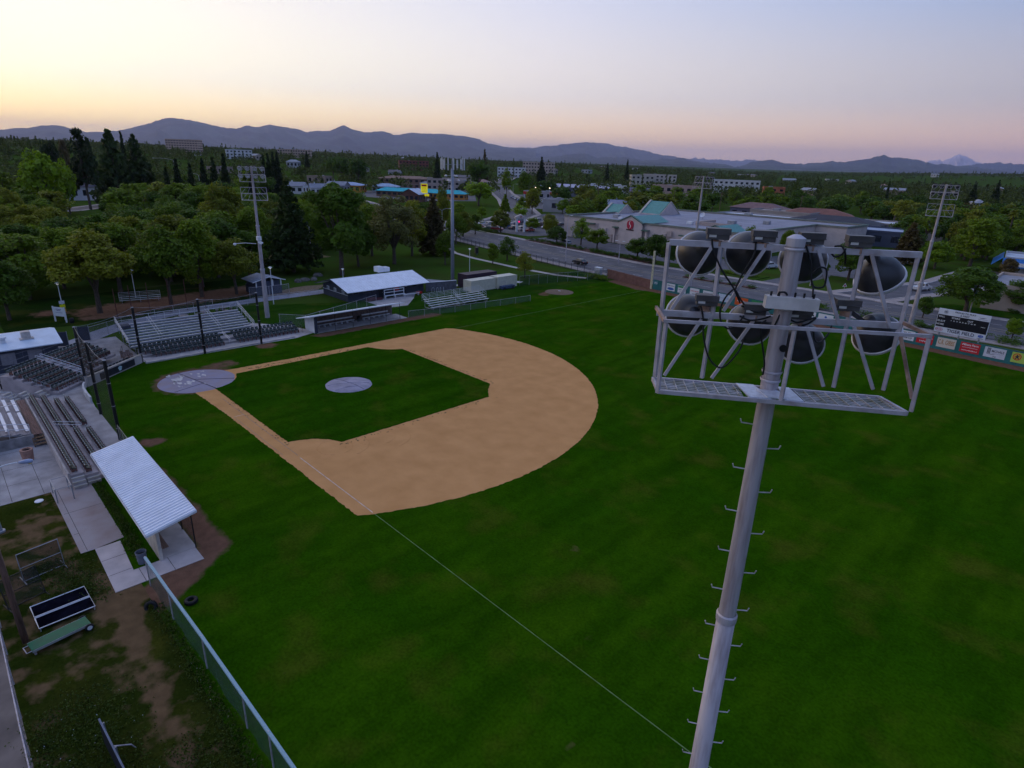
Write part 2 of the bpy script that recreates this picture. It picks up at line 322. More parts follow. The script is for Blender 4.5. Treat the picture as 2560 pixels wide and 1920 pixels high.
# ---------------------------------------------------------------- ball field (home plate at the origin, first base line along +X, third base line along +Y)
def turf_material(name, base, second, dirt, attr=True, rough=0.9, fine=0.9):
    m = bpy.data.materials.new(name); m.use_nodes = True; nt = m.node_tree; n, l = nt.nodes, nt.links
    b = n['Principled BSDF']; b.inputs['Roughness'].default_value = 0.95; b.inputs['Specular IOR Level'].default_value = 0.0
    geo = n.new('ShaderNodeNewGeometry')
    def noise(scale, detail, stretch=None, rot=0.0, dist=0.0):
        k = n.new('ShaderNodeTexNoise'); k.inputs['Scale'].default_value = scale; k.inputs['Detail'].default_value = detail; k.inputs['Distortion'].default_value = dist
        v = geo.outputs['Position']
        if stretch:
            mp = n.new('ShaderNodeMapping'); mp.inputs['Scale'].default_value = stretch; mp.inputs['Rotation'].default_value = (0, 0, rot); l.new(v, mp.inputs[0]); v = mp.outputs[0]
        l.new(v, k.inputs['Vector']); return k.outputs['Fac']
    def ramp(f, a, c):
        k = n.new('ShaderNodeMapRange'); l.new(f, k.inputs[0]); k.inputs[1].default_value = a; k.inputs[2].default_value = c; return k.outputs[0]
    def mix(f, a, c, mode='MIX'):
        k = n.new('ShaderNodeMixRGB'); k.blend_type = mode
        for i, v in enumerate((f, a, c)):
            if isinstance(v, tuple): k.inputs[i].default_value = (*v, 1)
            elif isinstance(v, float): k.inputs[i].default_value = v
            else: l.new(v, k.inputs[i])
        return k.outputs[0]
    col = mix(ramp(noise(0.10, 6, dist=0.6), 0.38, 0.66), base, second)
    col = mix(ramp(noise(0.5, 5, (1.0, 0.22, 1), 0.5), 0.36, 0.72), col, tuple(x * 0.72 for x in base))      # mowing and mottling
    col = mix(mix(0.42, (0.0, 0.0, 0.0), ramp(noise(0.23, 9), 0.54, 0.72)), col, (0.120, 0.105, 0.015))          # yellowed patches
    col = mix(ramp(noise(1.1, 9, dist=0.8), 0.35, 0.65), mix(1.0, col, (0.80, 0.82, 0.84), 'MULTIPLY'), col)
    col = mix(ramp(noise(6.0, 6), 0.30, 0.72), mix(1.0, col, (0.60, 0.62, 0.60), 'MULTIPLY'), col)
    if attr:
        at = n.new('ShaderNodeAttribute'); at.attribute_name = 'bare'
        sm = n.new('ShaderNodeMath'); sm.operation = 'ADD'; l.new(at.outputs['Fac'], sm.inputs[0])
        s2 = n.new('ShaderNodeMath'); s2.operation = 'MULTIPLY_ADD'; s2.inputs[1].default_value = rough; s2.inputs[2].default_value = -rough / 2
        l.new(noise(fine, 9), s2.inputs[0]); l.new(s2.outputs[0], sm.inputs[1])
        col = mix(ramp(sm.outputs[0], 0.30, 0.62), col, mix(ramp(noise(1.7, 6), 0.3, 0.7), dirt, tuple(x * 0.7 for x in dirt)))
    l.new(col, b.inputs['Base Color'])
    bp = n.new('ShaderNodeBump'); bp.inputs['Strength'].default_value = 0.5; bp.inputs['Distance'].default_value = 0.04
    l.new(noise(9.0, 4), bp.inputs['Height']); l.new(bp.outputs[0], b.inputs['Normal'])
    MATS[name] = m; return m
def seg(X, Y, a, b):
    ax, ay, bx, by = a[0], a[1], b[0], b[1]; L = (bx - ax) ** 2 + (by - ay) ** 2
    t = np.clip(((X - ax) * (bx - ax) + (Y - ay) * (by - ay)) / max(L, 1e-6), 0, 1)
    return np.hypot(X - ax - t * (bx - ax), Y - ay - t * (by - ay))
def grid_sheet(name, x0, x1, y0, y1, step, z, m, label, bare=None):
    nx, ny = int((x1 - x0) / step) + 1, int((y1 - y0) / step) + 1
    X, Y = np.meshgrid(np.linspace(x0, x1, nx), np.linspace(y0, y1, ny)); V = np.stack([X, Y, np.full_like(X, z)], -1).reshape(-1, 3)
    i = np.arange(nx * ny).reshape(ny, nx); F = np.stack([i[:-1, :-1], i[:-1, 1:], i[1:, 1:], i[1:, :-1]], -1).reshape(-1, 4)
    me = bpy.data.meshes.new(name); me.vertices.add(len(V)); me.vertices.foreach_set('co', V.ravel().astype(np.float32))
    me.loops.add(F.size); me.loops.foreach_set('vertex_index', F.ravel().astype(np.int32)); me.polygons.add(len(F))
    me.polygons.foreach_set('loop_start', (np.arange(len(F)) * 4).astype(np.int32)); me.update(calc_edges=True)
    if bare is not None:
        a = me.attributes.new('bare', 'FLOAT', 'POINT'); a.data.foreach_set('value', bare(X, Y).ravel().astype(np.float32))
    me.materials.append(m); o = link(bpy.data.objects.new(name, me)); return tag(o, label, None, None, 'structure')
dirtcol = (0.30, 0.155, 0.088)
turf = turf_material('outfield_turf', (0.028, 0.098, 0.0018), (0.046, 0.118, 0.0025), (0.19, 0.10, 0.065))
def bare_field(X, Y):
    """worn ground: a value near 1 is bare dirt"""
    B = np.zeros_like(X); F = lambda d, a, w: np.clip(1 - (d - a) / w, 0, 1)
    B = np.maximum(B, 0.95 * F(seg(X, Y, (20, -10.6), (35.5, -10.4)), 0.2, 1.3))        # in front of the first base dugout
    B = np.maximum(B, 0.95 * F(seg(X, Y, (36, -11.8), (38.6, -15.5)), 0.6, 1.3))
    B = np.maximum(B, 0.85 * F(seg(X, Y, (-9.0, 20.5), (-9.4, 42)), 0.3, 1.5))           # third base dugout
    B = np.maximum(B, 0.75 * F(seg(X, Y, (-8.6, 11.8), (-8.8, 12.4)), 0.5, 1.6))
    B = np.maximum(B, 0.75 * F(seg(X, Y, (14.6, -9.0), (14.9, -8.7)), 0.4, 1.1))
    B = np.maximum(B, 0.8 * F(np.hypot(X, Y), 3.4, 2.6) * ((X < 1.5) | (Y < 1.5)))
    B = np.maximum(B, 0.6 * F(seg(X, Y, (-3.0, 1.0), (-4.0, 5.0)), 0.6, 2.2))
    yf = 94.4 - 0.065 * np.maximum(X, 0)
    B = np.maximum(B, 1.0 * F(np.abs(Y - yf + 0.9), 1.2, 1.2) * (X > -2))                # warning track
    B = np.maximum(B, 0.9 * F(seg(X, Y, (-1, 92.5), (-14, 96)), 1.0, 1.6))
    B = np.maximum(B, 0.55 * F(seg(X, Y, (-9.5, 70), (-15, 76)), 0.5, 2.0))
    for cx, cy, r in ((52, 8, 0.7), (45, -7, 0.9), (58, 2, 0.7), (62, -4, 0.6), (49, -12, 0.6)): B = np.maximum(B, 0.30 * F(np.hypot(X - cx, Y - cy), r * 0.3, r))
    return B
grid_sheet('field_grass', -11.5, 140, -15.2, 97.0, 0.5, 0.0, turf, 'mown green grass of the baseball field', bare_field)

# skinned infield: ragged outer edge, running lanes and arc
def rag(pts, amp, step=0.35, closed=True):
    out = []
    n = len(pts)
    for i in range(n if closed else n - 1):
        a, b = Vector(pts[i]), Vector(pts[(i + 1) % n]); k = max(1, int((b - a).length / step)); d = (b - a).normalized() if (b - a).length else Vector((1, 0)); p = Vector((-d.y, d.x))
        for j in range(k): out.append(tuple(a + (b - a) * (j / k) + p * random.uniform(-amp, amp)))
    return out
PX = 13.04
arc = []
a0, a1 = math.atan2(-1.08 - PX, 38.3 - PX), math.atan2(37.9 - PX, -0.9 - PX)
for i in range(61):
    t = a0 + (a1 - a0) * i / 60; rr = 28.9; arc.append((PX + rr * math.cos(t), PX + rr * math.sin(t)))
outer = [(3.2, -1.6), (12.0, -1.25), (38.25, -1.1)] + arc[1:-1] + [(-0.9, 37.9), (-1.1, 12), (-1.5, 3.2), (-2.4, 2.6), (-3.4, 0.0), (-2.4, -2.4), (0, -3.4), (2.4, -2.6)]
infield = mat('infield_dirt', (0.60, 0.305, 0.122), 0.95, var=0.05, scale=0.5, bump=0.35, col2=(0.53, 0.26, 0.098), detail=14, spec=0.0)
struct(MB().prism(rag(outer, 0.06, 0.22), -0.02, 0.010), 'infield_dirt', infield, 'orange brown dirt of the infield and base paths')
def cut(cx, cy, r, t0, t1, k=7): return [(cx + r * math.cos(R(t0 + (t1 - t0) * i / k)), cy + r * math.sin(R(t0 + (t1 - t0) * i / k))) for i in range(k + 1)]
B = 27.43
grass_in = cut(0, 0, 4.3, 82, 8) + [(22.7, 0.6)] + cut(B, 0, 4.65, 172, 108) + [(26.0, 23.1)] + [(24.3, 24.5)] + [(22.9, 26.1)] + cut(0, B, 4.6, -18, -82) 
grass_in = [(0.6, 4.3)] + grass_in[1:-1] + [(0.62, 22.7)]
turf2 = turf_material('infield_turf', (0.023, 0.088, 0.0018), (0.038, 0.104, 0.0025), dirtcol, attr=False)
struct(MB().prism(rag(grass_in, 0.045, 0.22), -0.01, 0.045), 'infield_grass', turf2, 'green infield grass square with cut corners')
# chalk
chalk = mat('chalk', (0.56, 0.44, 0.36), 0.95, var=0.3, scale=1.5, spots=0.45, col2=(0.34, 0.24, 0.18))
chalk2 = mat('worn_chalk', (0.105, 0.165, 0.06), 0.95, var=0.3, scale=1.2, col2=(0.05, 0.10, 0.015), spots=0.47)
def line(name, a, b, w, z, m, label):
    a, b = Vector(a), Vector(b); d = (b - a).normalized(); p = Vector((-d.y, d.x)) * w / 2
    return struct(MB().sheet([tuple(a - p), tuple(b - p), tuple(b + p), tuple(a + p)], z), name, m, label)
line('foul_line', (38.6, 0), (100, 0), 0.07, 0.006, chalk2, 'white first base foul line across the outfield grass')
line('foul_line', (26.5, 0), (38.6, 0), 0.075, 0.016, chalk, 'white foul line across the dirt behind first base')
line('foul_line', (0, 39.2), (0, 92.5), 0.10, 0.006, chalk2, 'white third base foul line across the outfield grass')
line('running_lane_line', (13.7, -0.92), (25.0, -0.92), 0.055, 0.016, mat('faint_chalk', (0.40, 0.24, 0.15), 0.95), 'chalk edge of the running lane before first base')
line('running_lane_line', (13.7, -0.92), (13.7, 0.1), 0.055, 0.017, chalk, 'short chalk end of the running lane')
line('running_lane_line', (8.0, 0.05), (26.0, 0.05), 0.07, 0.016, mat('faint_chalk', (0.40, 0.24, 0.15), 0.95), 'faint foul line along the first base path')
# raked circles in the dirt (rough drag marks, low ridges)
rk = MB()
for cx, cy, r0 in ((26.6, 3.4, 1.6), (26.8, 4.2, 2.3), (27.0, 7.5, 1.9), (27.6, 8.0, 2.6)):
    pts = [(cx + (r0 + 0.04 * math.sin(i * 1.7)) * math.cos(i * 0.157), cy + (r0 + 0.05 * math.sin(i)) * math.sin(i * 0.157), 0.008) for i in range(random.randint(26, 38))]
    rk.tube(pts, 0.022, 5)
struct(rk, 'drag_marks', infield, 'curved drag marks raked into the dirt by first base')
bits = MB(); random.seed(3)
for i in range(260):
    t = random.random(); x, y = random.choice([(random.uniform(9, 24), random.gauss(0.35, 0.2)), (26.3 + abs(random.gauss(0, 0.35)), random.uniform(4, 24)), (random.uniform(5, 24), 26.4 + abs(random.gauss(0, 0.25))), (0.2 + random.gauss(0, .15), random.uniform(6, 22)), (random.gauss(-0.3, .3), random.uniform(6, 20))])
    bits.rbox((x, y, 0.02), (random.uniform(0.04, 0.22), random.uniform(0.03, 0.10), 0.02), random.uniform(0, 3))
o = bits.build('grass_clippings', mat('clippings', (0.05, 0.05, 0.02), 0.9)); tag(o, 'loose grass clods along the edges of the base paths', None, None, 'stuff')

# tarps
tarpm = mat('tarp', (0.19, 0.175, 0.25), 0.6, var=0.22, scale=0.55, col2=(0.25, 0.18, 0.18), spots=0.40, bump=0.12, detail=7)
tarpw = mat('peeled_tarp', (0.55, 0.50, 0.50), 0.7, var=0.12)
def disc(r, n=64, z=0.05, dome=0.0, wob=0.02):
    mb = MB(); K = 10
    vs = [(0, 0, z + dome)]; fs = []
    for i in range(1, K + 1):
        q = i / K
        for j in range(n):
            t = 2 * math.pi * j / n; w = wob * math.sin(3 * t + 4 * q) * math.sin(7 * t + q * 9)
            vs.append((r * q * math.cos(t), r * q * math.sin(t), z + dome * (1 - q * q) + w * q * 0.6 + (0.0 if i < K else -z * 0.8)))
    for j in range(n): fs.append((0, 1 + j, 1 + (j + 1) % n))
    for i in range(K - 1):
        for j in range(n):
            a, b = 1 + i * n + j, 1 + i * n + (j + 1) % n; fs.append((a, a + n, b + n, b))
    return mb.add(vs, fs)
t = thing('home_plate_tarp', 'large round purple grey tarp with peeled white flakes over home plate', 'tarp', (0.27, -0.09, 0.0))
disc(4.15).build('cover', tarpm, t, local=True, smooth=True)
sm = MB(); sm.beam((-4.1, -0.9, 0.072), (4.05, 0.75, 0.075), 0.07, 0.025); sm.beam((-0.6, -0.2, 0.07), (1.9, 3.6, 0.07), 0.05, 0.02); sm.beam((1.4, 0.2, 0.07), (2.5, -3.2, 0.07), 0.04, 0.02)
sm.build('seam', mat('tarp_seam', (0.07, 0.065, 0.09), 0.7), t, local=True)
random.seed(11)
for cx, cy, k, s in ((-1.9, -1.7, 8, 0.55), (-0.6, -2.0, 5, 0.4), (-2.4, -0.9, 5, 0.35), (-1.6, 0.9, 7, 0.4), (-3.2, -2.0, 6, 0.3), (0.9, -2.2, 3, 0.25), (-3.0, 1.6, 3, 0.3), (1.7, 0.3, 3, 0.2), (-2.6, 0.2, 3, 0.2), (0.3, -1.2, 6, 0.5)):
    for i in range(k):
        a = random.uniform(0, 6.3); r0 = random.uniform(0.08, 0.25) * (s / 0.35); q = []
        ox, oy = cx + random.gauss(0, s), cy + random.gauss(0, s * 0.5)
        for j in range(7): q.append((ox + r0 * random.uniform(0.5, 1.5) * math.cos(j * 0.9) * 1.5, oy + r0 * random.uniform(0.4, 1.0) * math.sin(j * 0.9)))
        MB().sheet(q, 0.078 + 0.0011 * i).build('peeled_patch', tarpw, t, local=True)
t = thing('mound_tarp', 'small round grey tarp over the pitching mound', 'tarp', (12.6, 12.85, 0.03))
disc(2.72, dome=0.22, wob=0.03).build('cover', mat('tarp_grey', (0.27, 0.25, 0.33), 0.6, var=0.15, scale=0.8, bump=0.15), t, local=True, smooth=True)
sm = MB(); sm.tube([(-2.5, -0.4, 0.10), (-1.2, -0.1, 0.25), (0, 0, 0.28), (1.2, 0.3, 0.24), (2.5, 0.5, 0.10)], 0.03, 6); sm.tube([(-1.0, -2.2, 0.12), (-0.4, -1, 0.24), (0.2, 0.2, 0.28), (1.2, 2.0, 0.14)], 0.025, 6); sm.tube([(1.0, -2.3, 0.10), (1.1, -0.6, 0.24), (1.6, 0.4, 0.2)], 0.02, 6)
sm.build('fold', mat('tarp_fold', (0.20, 0.19, 0.26), 0.7), t, local=True)
# bullpen mound in left field foul ground
t = thing('bullpen_mound', 'small bare bullpen pitching mound in the grass beyond the bleachers', 'mound', (-9.71, 74.80, 0.00))
MB().lathe([(3.0, 0.0), (2.2, 0.1), (1.0, 0.2), (0.0, 0.22)], n=28).build('dirt', mat('mound_dirt', (0.17, 0.11, 0.07), 0.95), t, local=True, smooth=True)
MB().box(-0.3, 0.3, -0.08, 0.08, 0.2, 0.26).build('pitching_rubber', white, t, local=True)

# scruffy ground behind the right field line: worn grass, dirt tracks
scrub = turf_material('scrub_ground', (0.030, 0.052, 0.006), (0.062, 0.060, 0.012), (0.160, 0.100, 0.052), rough=2.0, fine=0.8)
def bare_scrub(X, Y):
    B = np.full_like(X, 0.34); F = lambda d, a, w: np.clip(1 - (d - a) / w, 0, 1)
    B = np.maximum(B, 1.0 * F(seg(X, Y, (36.6, -14.5), (37.2, -17.0)), 0.7, 1.2)); B = np.maximum(B, 0.95 * F(seg(X, Y, (37.2, -16.6), (41.0, -16.7)), 0.2, 1.2))
    B = np.maximum(B, 0.52 * F(seg(X, Y, (41.5, -16.8), (52, -17.5)), 0.3, 1.4)); B = np.maximum(B, 0.46 * F(seg(X, Y, (42, -21), (56, -20.5)), 0.3, 0.8))
    B = np.maximum(B, 0.5 * F(seg(X, Y, (23, -19), (33, -18.6)), 0.6, 1.8)); B = np.maximum(B, 0.6 * F(seg(X, Y, (22, -13.9), (29, -14.0)), 0.1, 0.5))
    B = B - 0.35 * F(seg(X, Y, (40, -15.0), (60, -15.2)), 0.4, 0.8) - 0.3 * F(seg(X, Y, (44, -19.7), (60, -19.7)), 0.8, 1.2) - 0.3 * F(seg(X, Y, (19, -20), (21.5, -20)), 0.6, 1.5)
    return B
grid_sheet('scrub_ground', 14.5, 80, -22.1, -11.2, 0.25, -0.006, scrub, 'patchy worn grass and dirt beside the first base dugout', bare_scrub)
grid_sheet('dirt_lot', 14.5, 90, -60, -22.1, 2.0, -0.006, mat('dirt_lot', (0.20, 0.16, 0.14), 0.95, var=0.2, scale=0.5, bump=0.1), 'grey dirt lot outside the ballpark fence')
# weeds: uncountable clumps of leaves
def leaf_cloud(pts, size, mat_, name, nrm=None, flat=0.0, seed=1, parent=None):
    """small rhombic leaves at the given points; one mesh"""
    g = np.random.default_rng(seed); n = len(pts); sz = np.broadcast_to(np.asarray(size, float), (n,)) * g.uniform(0.6, 1.25, n)
    d = g.normal(size=(n, 3)); d[:, 2] *= (1 - flat)
    if nrm is not None: d = d * 0.55 + nrm
    d /= np.linalg.norm(d, axis=1)[:, None] + 1e-9                       # leaf normal
    u = np.cross(d, g.normal(size=(n, 3))); u /= np.linalg.norm(u, axis=1)[:, None] + 1e-9
    w = np.cross(d, u); u = u * sz[:, None]; w = w * (sz * g.uniform(0.45, 0.8, n))[:, None]
    V = np.stack([pts - u, pts - w + d * sz[:, None] * 0.12, pts + u, pts + w + d * sz[:, None] * 0.12], 1).reshape(-1, 3)
    me = bpy.data.meshes.new(name); me.vertices.add(4 * n); me.vertices.foreach_set('co', V.ravel().astype(np.float32))
    me.loops.add(4 * n); me.loops.foreach_set('vertex_index', np.arange(4 * n, dtype=np.int32)); me.polygons.add(n)
    me.polygons.foreach_set('loop_start', (np.arange(n) * 4).astype(np.int32)); me.update(calc_edges=True); me.materials.append(mat_)
    return link(bpy.data.objects.new(name, me), parent)
wp = []
for (a, b, w, k) in (((39, -15.0), (60, -15.1), 0.30, 2200), ((43.5, -19.8), (58, -19.8), 0.9, 3200), ((44, -21.5), (56, -21.6), 0.4, 1500), ((30, -19.0), (36.0, -17.6), 0.8, 1500), ((19, -14.4), (33, -14.4), 0.35, 2000), ((50, -17), (60, -16), 1.2, 2500)):
    t_ = rng.random(k); wp.append(np.stack([a[0] + (b[0] - a[0]) * t_ + rng.normal(0, w * 0.6, k), a[1] + (b[1] - a[1]) * t_ + rng.normal(0, w, k), np.abs(rng.normal(0.04, 0.09, k))], 1))
wp = np.concatenate(wp); wp = wp[(wp[:, 1] < -14.75) | (wp[:, 0] < 36)]
wp = wp[~((wp[:, 0] > 14) & (wp[:, 0] < 36.6) & (wp[:, 1] > -14.0))]; wp = wp[~((wp[:, 0] > 30.2) & (wp[:, 0] < 36.5) & (wp[:, 1] > -16.75) & (wp[:, 1] < -15.0))]; wp = wp[~((wp[:, 0] > 19.4) & (wp[:, 0] < 30.4) & (wp[:, 1] > -17.4) & (wp[:, 1] < -14.62))]; wp = wp[~((wp[:, 0] > 34.4) & (wp[:, 0] < 36.4) & (wp[:, 1] > -16.7))]
wp = np.concatenate([wp, wp + rng.normal(0, 0.12, wp.shape) * [1, 1, 0.3]]); wp[:, 2] = np.abs(wp[:, 2]); o = leaf_cloud(wp, 0.062, leafmat('weed_leaf', (0.045, 0.082, 0.010)), 'weeds', seed=5); tag(o, 'dark green weeds growing along the fences', None, None, 'stuff')
fl = wp[rng.choice(len(wp), 240)] + [0, 0, 0.12]
o = leaf_cloud(fl[(fl[:, 0] > 43)], 0.028, white, 'weed_flowers', seed=6); tag(o, 'tiny pale flowers among the weeds', None, None, 'stuff')

# ---------------------------------------------------------------- paving round the stands
def slab(name, poly, z0, z1, m, label, joints=()):
    o = struct(MB().prism(poly, z0, z1), name, m, label)
    for a, b in joints:
        a3, b3 = Vector((*a, z1 + 0.003)), Vector((*b, z1 + 0.003))
        MB().beam(a3, b3, 0.035, 0.003).build('joint', mat('joint', (0.10, 0.085, 0.08), 0.95), o)
    return o
jx = lambda x, y0, y1: ((x, y0), (x, y1))
slab('concourse', [(-26, -34), (19.6, -34), (19.6, -10.75), (2, -10.75), (-5.0, -10.3), (-11.0, -3.2), (-11.0, -2.6), (-26, -2.6)], -0.05, 0.012, concrete, 'grey concrete concourse behind home plate and the first base seats',
     [jx(13.2, -22, -16.2), jx(9.5, -22, -17.5), ((9.6, -17.6), (19.5, -17.7)), ((9.6, -19.6), (19.5, -19.7)), jx(16.4, -19.7, -17.7)])
slab('concourse', [(-14.6, -2.55), (-10.15, -2.55), (-9.85, 17.0), (-11.0, 20.4), (-13.6, 20.4), (-17.5, 19.0), (-22, 15.5), (-22, 13.9), (-14.6, 13.9)], -0.05, 0.014, concrete2, 'pale concrete strip along the third base seats',
     [jx(-12.5, 14.5, 20.0), ((-14.4, 4.0), (-10.1, 4.0))])
slab('ramp_slab', [(19.65, -17.3), (30.3, -17.3), (30.3, -16.4), (30.0, -14.7), (19.65, -14.7)], -0.05, 0.02, mat('ramp_concrete', (0.29, 0.25, 0.25), 0.85, var=0.2, scale=0.5, col2=(0.26, 0.18, 0.16), spots=0.44), 'weathered concrete pad behind the first base dugout',
     [((19.7, -16.9), (30.2, -16.9)), jx(24.0, -17.2, -14.8), jx(27.5, -17.2, -16.9)])
slab('walkway', [(30.34, -16.5), (36.2, -16.6), (36.2, -11.45), (34.5, -11.45), (34.5, -15.2), (30.34, -15.0)], -0.05, 0.03, mat('walkway_concrete', (0.50, 0.43, 0.42), 0.85, var=0.1, scale=0.8, bump=0.1), 'pale concrete walkway at the end of the first base dugout',
     [jx(32.2, -16.5, -15.1), jx(34.2, -16.5, -15.2), ((34.5, -14.9), (36.2, -14.9)), ((34.5, -13.2), (36.2, -13.2))])
lawn = turf_material('lawn', (0.026, 0.082, 0.006), (0.042, 0.094, 0.010), dirtcol, attr=False)
struct(MB().sheet([(-33.2, 14.5), (-34.2, 19.5), (-27.2, 34.3), (-26.9, 37.6), (-14.4, 37.6), (-14.4, 21.0), (-17.6, 19.2), (-22.2, 15.6)], 0.002), 'lawn', lawn, 'bright green lawn behind the third base dugout')
struct(MB().sheet([(-24.9, 37.6), (-11.6, 37.2), (-7.2, 63.5), (-4, 84), (-14, 95.5), (-24, 96), (-23.5, 72), (-23.5, 58), (-25.4, 52.4)], -0.004), 'lawn', lawn, 'rough green grass round the small bleacher')
struct(MB().sheet([(-25.6, 38.0), (-18.5, 38.0), (-18.0, 42.5), (-22.5, 47), (-25.6, 49.5)], 0.006), 'patio', concrete, 'concrete patio in front of the dark clubhouse')

# ---------------------------------------------------------------- seats
seatgreen = mat('seat_plastic', (0.016, 0.034, 0.032), 0.45, var=0.2)
seatbrown = mat('seat_standard', (0.24, 0.12, 0.10), 0.7, var=0.25, scale=8)
seatedge = mat('seat_edge', (0.30, 0.33, 0.34), 0.6)  # pale worn top edges, with their highlight put into the colour
def seat_mesh():
    mb = MB()
    mb.rbox((0, -0.24, 0.63), (0.43, 0.035, 0.40), rx=R(12)); mb.rbox((0, -0.10, 0.50), (0.44, 0.05, 0.36), rx=R(68))
    mb.mi = 1; mb.box(-0.265, -0.235, -0.26, 0.16, 0.0, 0.46); mb.box(-0.27, -0.23, -0.22, 0.16, 0.46, 0.50)
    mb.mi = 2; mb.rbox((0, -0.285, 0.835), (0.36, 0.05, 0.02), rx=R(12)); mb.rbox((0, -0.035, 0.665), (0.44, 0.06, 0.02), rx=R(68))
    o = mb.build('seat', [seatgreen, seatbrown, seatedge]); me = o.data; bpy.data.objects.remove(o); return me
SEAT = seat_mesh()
def seat_row(a, b, face, label, group, pitch=0.555, skip=()):
    """a..b: ends of the row (x, y, z); face: angle the seats look towards"""
    a, b = Vector(a), Vector(b); n = max(2, int((b - a).length / pitch) + 1)
    t = thing('seat_row', label, 'seat row', tuple((a + b) / 2), 0.0, group)
    MB().beam(a + Vector((0, 0, 0.06)), b + Vector((0, 0, 0.06)), 0.05, 0.05).build('beam', greysteel, t)
    for i in range(n):
        if i in skip: continue
        p = a + (b - a) * (i / (n - 1)) - (a + b) / 2
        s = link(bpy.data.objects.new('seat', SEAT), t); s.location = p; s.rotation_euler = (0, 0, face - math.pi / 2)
    return t
# first base terraces
terr = thing('seating_terrace', 'stepped concrete terrace carrying the first base seat rows', 'terrace', (8.8, -14.4, 0))
for k, (y1, z1) in enumerate(((-13.0, 0.30), (-13.95, 0.60), (-14.9, 0.90))):
    MB().box(-1.9 + 0.02 * k, 19.5 - 0.02 * k, -15.85, y1, 0.0 if k == 0 else z1 - 0.3, z1).build('terrace_step', mat('terrace_concrete', (0.42, 0.36, 0.36), 0.85, var=0.14, scale=0.8, bump=0.1), terr)
MB().box(-1.9, 19.55, -16.0, -15.86, 0.0, 1.12).build('back_wall', concrete2, terr)
for j, (x, y, z, w) in enumerate(((19.8, -15.4, 0.72, 0.9), (20.1, -15.4, 0.48, 0.9), (20.4, -15.4, 0.24, 0.9), (19.8, -14.4, 0.40, 0.9), (20.1, -14.4, 0.2, 0.9))):
    MB().box(x - 0.28, x + 0.02, y - w / 2, y + w / 2, 0.012 + 0.001 * j, z).build('step', concrete2, terr)
    MB().box(x - 0.02, x + 0.035, y - w / 2, y + w / 2, z, z + 0.02).build('step_nosing', mat('nosing', (0.50, 0.48, 0.34), 0.7), terr)
G1 = 'seat rows along first base'
FY1 = math.pi / 2
seat_row((-1.4, -15.4, 0.90), (19.2, -15.4, 0.90), FY1, 'longest dark seat row on the top first base terrace, beside the white back wall', G1)
seat_row((-1.4, -14.45, 0.60), (7.4, -14.45, 0.60), FY1, 'dark seat row on the middle first base terrace, nearer home plate', G1)
seat_row((8.7, -14.45, 0.60), (19.2, -14.45, 0.60), FY1, 'dark seat row on the middle first base terrace, nearer the dugout', G1)
seat_row((-0.6, -13.5, 0.30), (7.4, -13.5, 0.30), FY1, 'dark seat row on the lowest first base terrace, nearer home plate', G1)
seat_row((8.9, -13.5, 0.30), (18.6, -13.5, 0.30), FY1, 'dark seat row on the lowest first base terrace, nearer the dugout', G1)
seat_row((-1.4, -12.5, 0.012), (6.8, -12.5, 0.012), FY1, 'dark seat row on the concrete floor nearest the field, nearer home plate', G1)
seat_row((8.8, -12.5, 0.012), (18.6, -12.5, 0.012), FY1, 'dark seat row on the concrete floor nearest the field, beside the dugout roof', G1)
def hoop(a, b, z0, z1, name, label, m=alu, r=0.03):
    """handrail: two upright hoops joined by a long round-ended loop"""
    a, b = Vector(a), Vector(b); t = thing(name, label, 'handrail', (a.x, a.y, min(a.z, b.z)))
    u = Vector((0, 0, 1)); d = (b - a)
    p = [a + u * z1, b + u * z1]; q = [a + u * (z1 - 0.28), b + u * (z1 - 0.28)]
    MB().tube([p[0], p[1], p[1] + d.normalized() * 0.12 - u * 0.07, p[1] + d.normalized() * 0.12 - u * 0.21, q[1], q[0], q[0] - d.normalized() * 0.12 + u * 0.07, q[0] - d.normalized() * 0.12 + u * 0.21, p[0]], r, 6).build('rail', m, t)
    for f in (0.12, 0.88): MB().tube([a + d * f, a + d * f + u * (z1 - 0.28)], r, 6).build('post', m, t)
    return t
hoop((8.05, -15.0, 0.6), (8.05, -13.1, 0.012), 0, 0.95, 'handrail', 'white loop handrail in the aisle of the first base seats')
# behind home plate: rows set square to the line to the mound
e, bk = Vector((-0.675, 0.738, 0)), Vector((-0.738, -0.675, 0)); S0 = Vector((-4.55, -13.25, 0))
ht = thing('seating_terrace', 'stepped stand of seat rows behind home plate', 'terrace', (-9, -12, 0))
for k in range(6):
    z = 0.30 + 0.30 * k; a = S0 + bk * (0.98 * k - 0.55); b = a + e * 12.2; back = bk * (6.4 - 0.98 * k)
    if k < 2: b = a + e * (6.2 + 2.5 * k)
    MB().prism([tuple(a.xy), tuple(b.xy), tuple((b + back).xy), tuple((a + back).xy)], max(0.0, z - 0.3) + 0.001 * k, z).build('terrace_step', mat('terrace_concrete', (0.4, 0.35, 0.35)), ht)
GH = 'seat rows behind home plate'
words = ('front', 'second', 'third', 'fourth', 'fifth', 'top')
fa = math.atan2(-bk.y, -bk.x)
for k in range(6):
    a = S0 + bk * (0.98 * k) + Vector((0, 0, 0.30 + 0.30 * k))
    seat_row(a + e * 0.3, a + e * 4.3, fa, 'dark green %s seat row of the block behind home plate, near the stairs' % words[k], GH)
    if k: seat_row(a + e * (5.9 if k > 1 else 5.9), a + e * (11.6 if k > 1 else 8.0), fa, 'dark green %s seat row behind home plate, beyond the handrails' % words[k], GH)
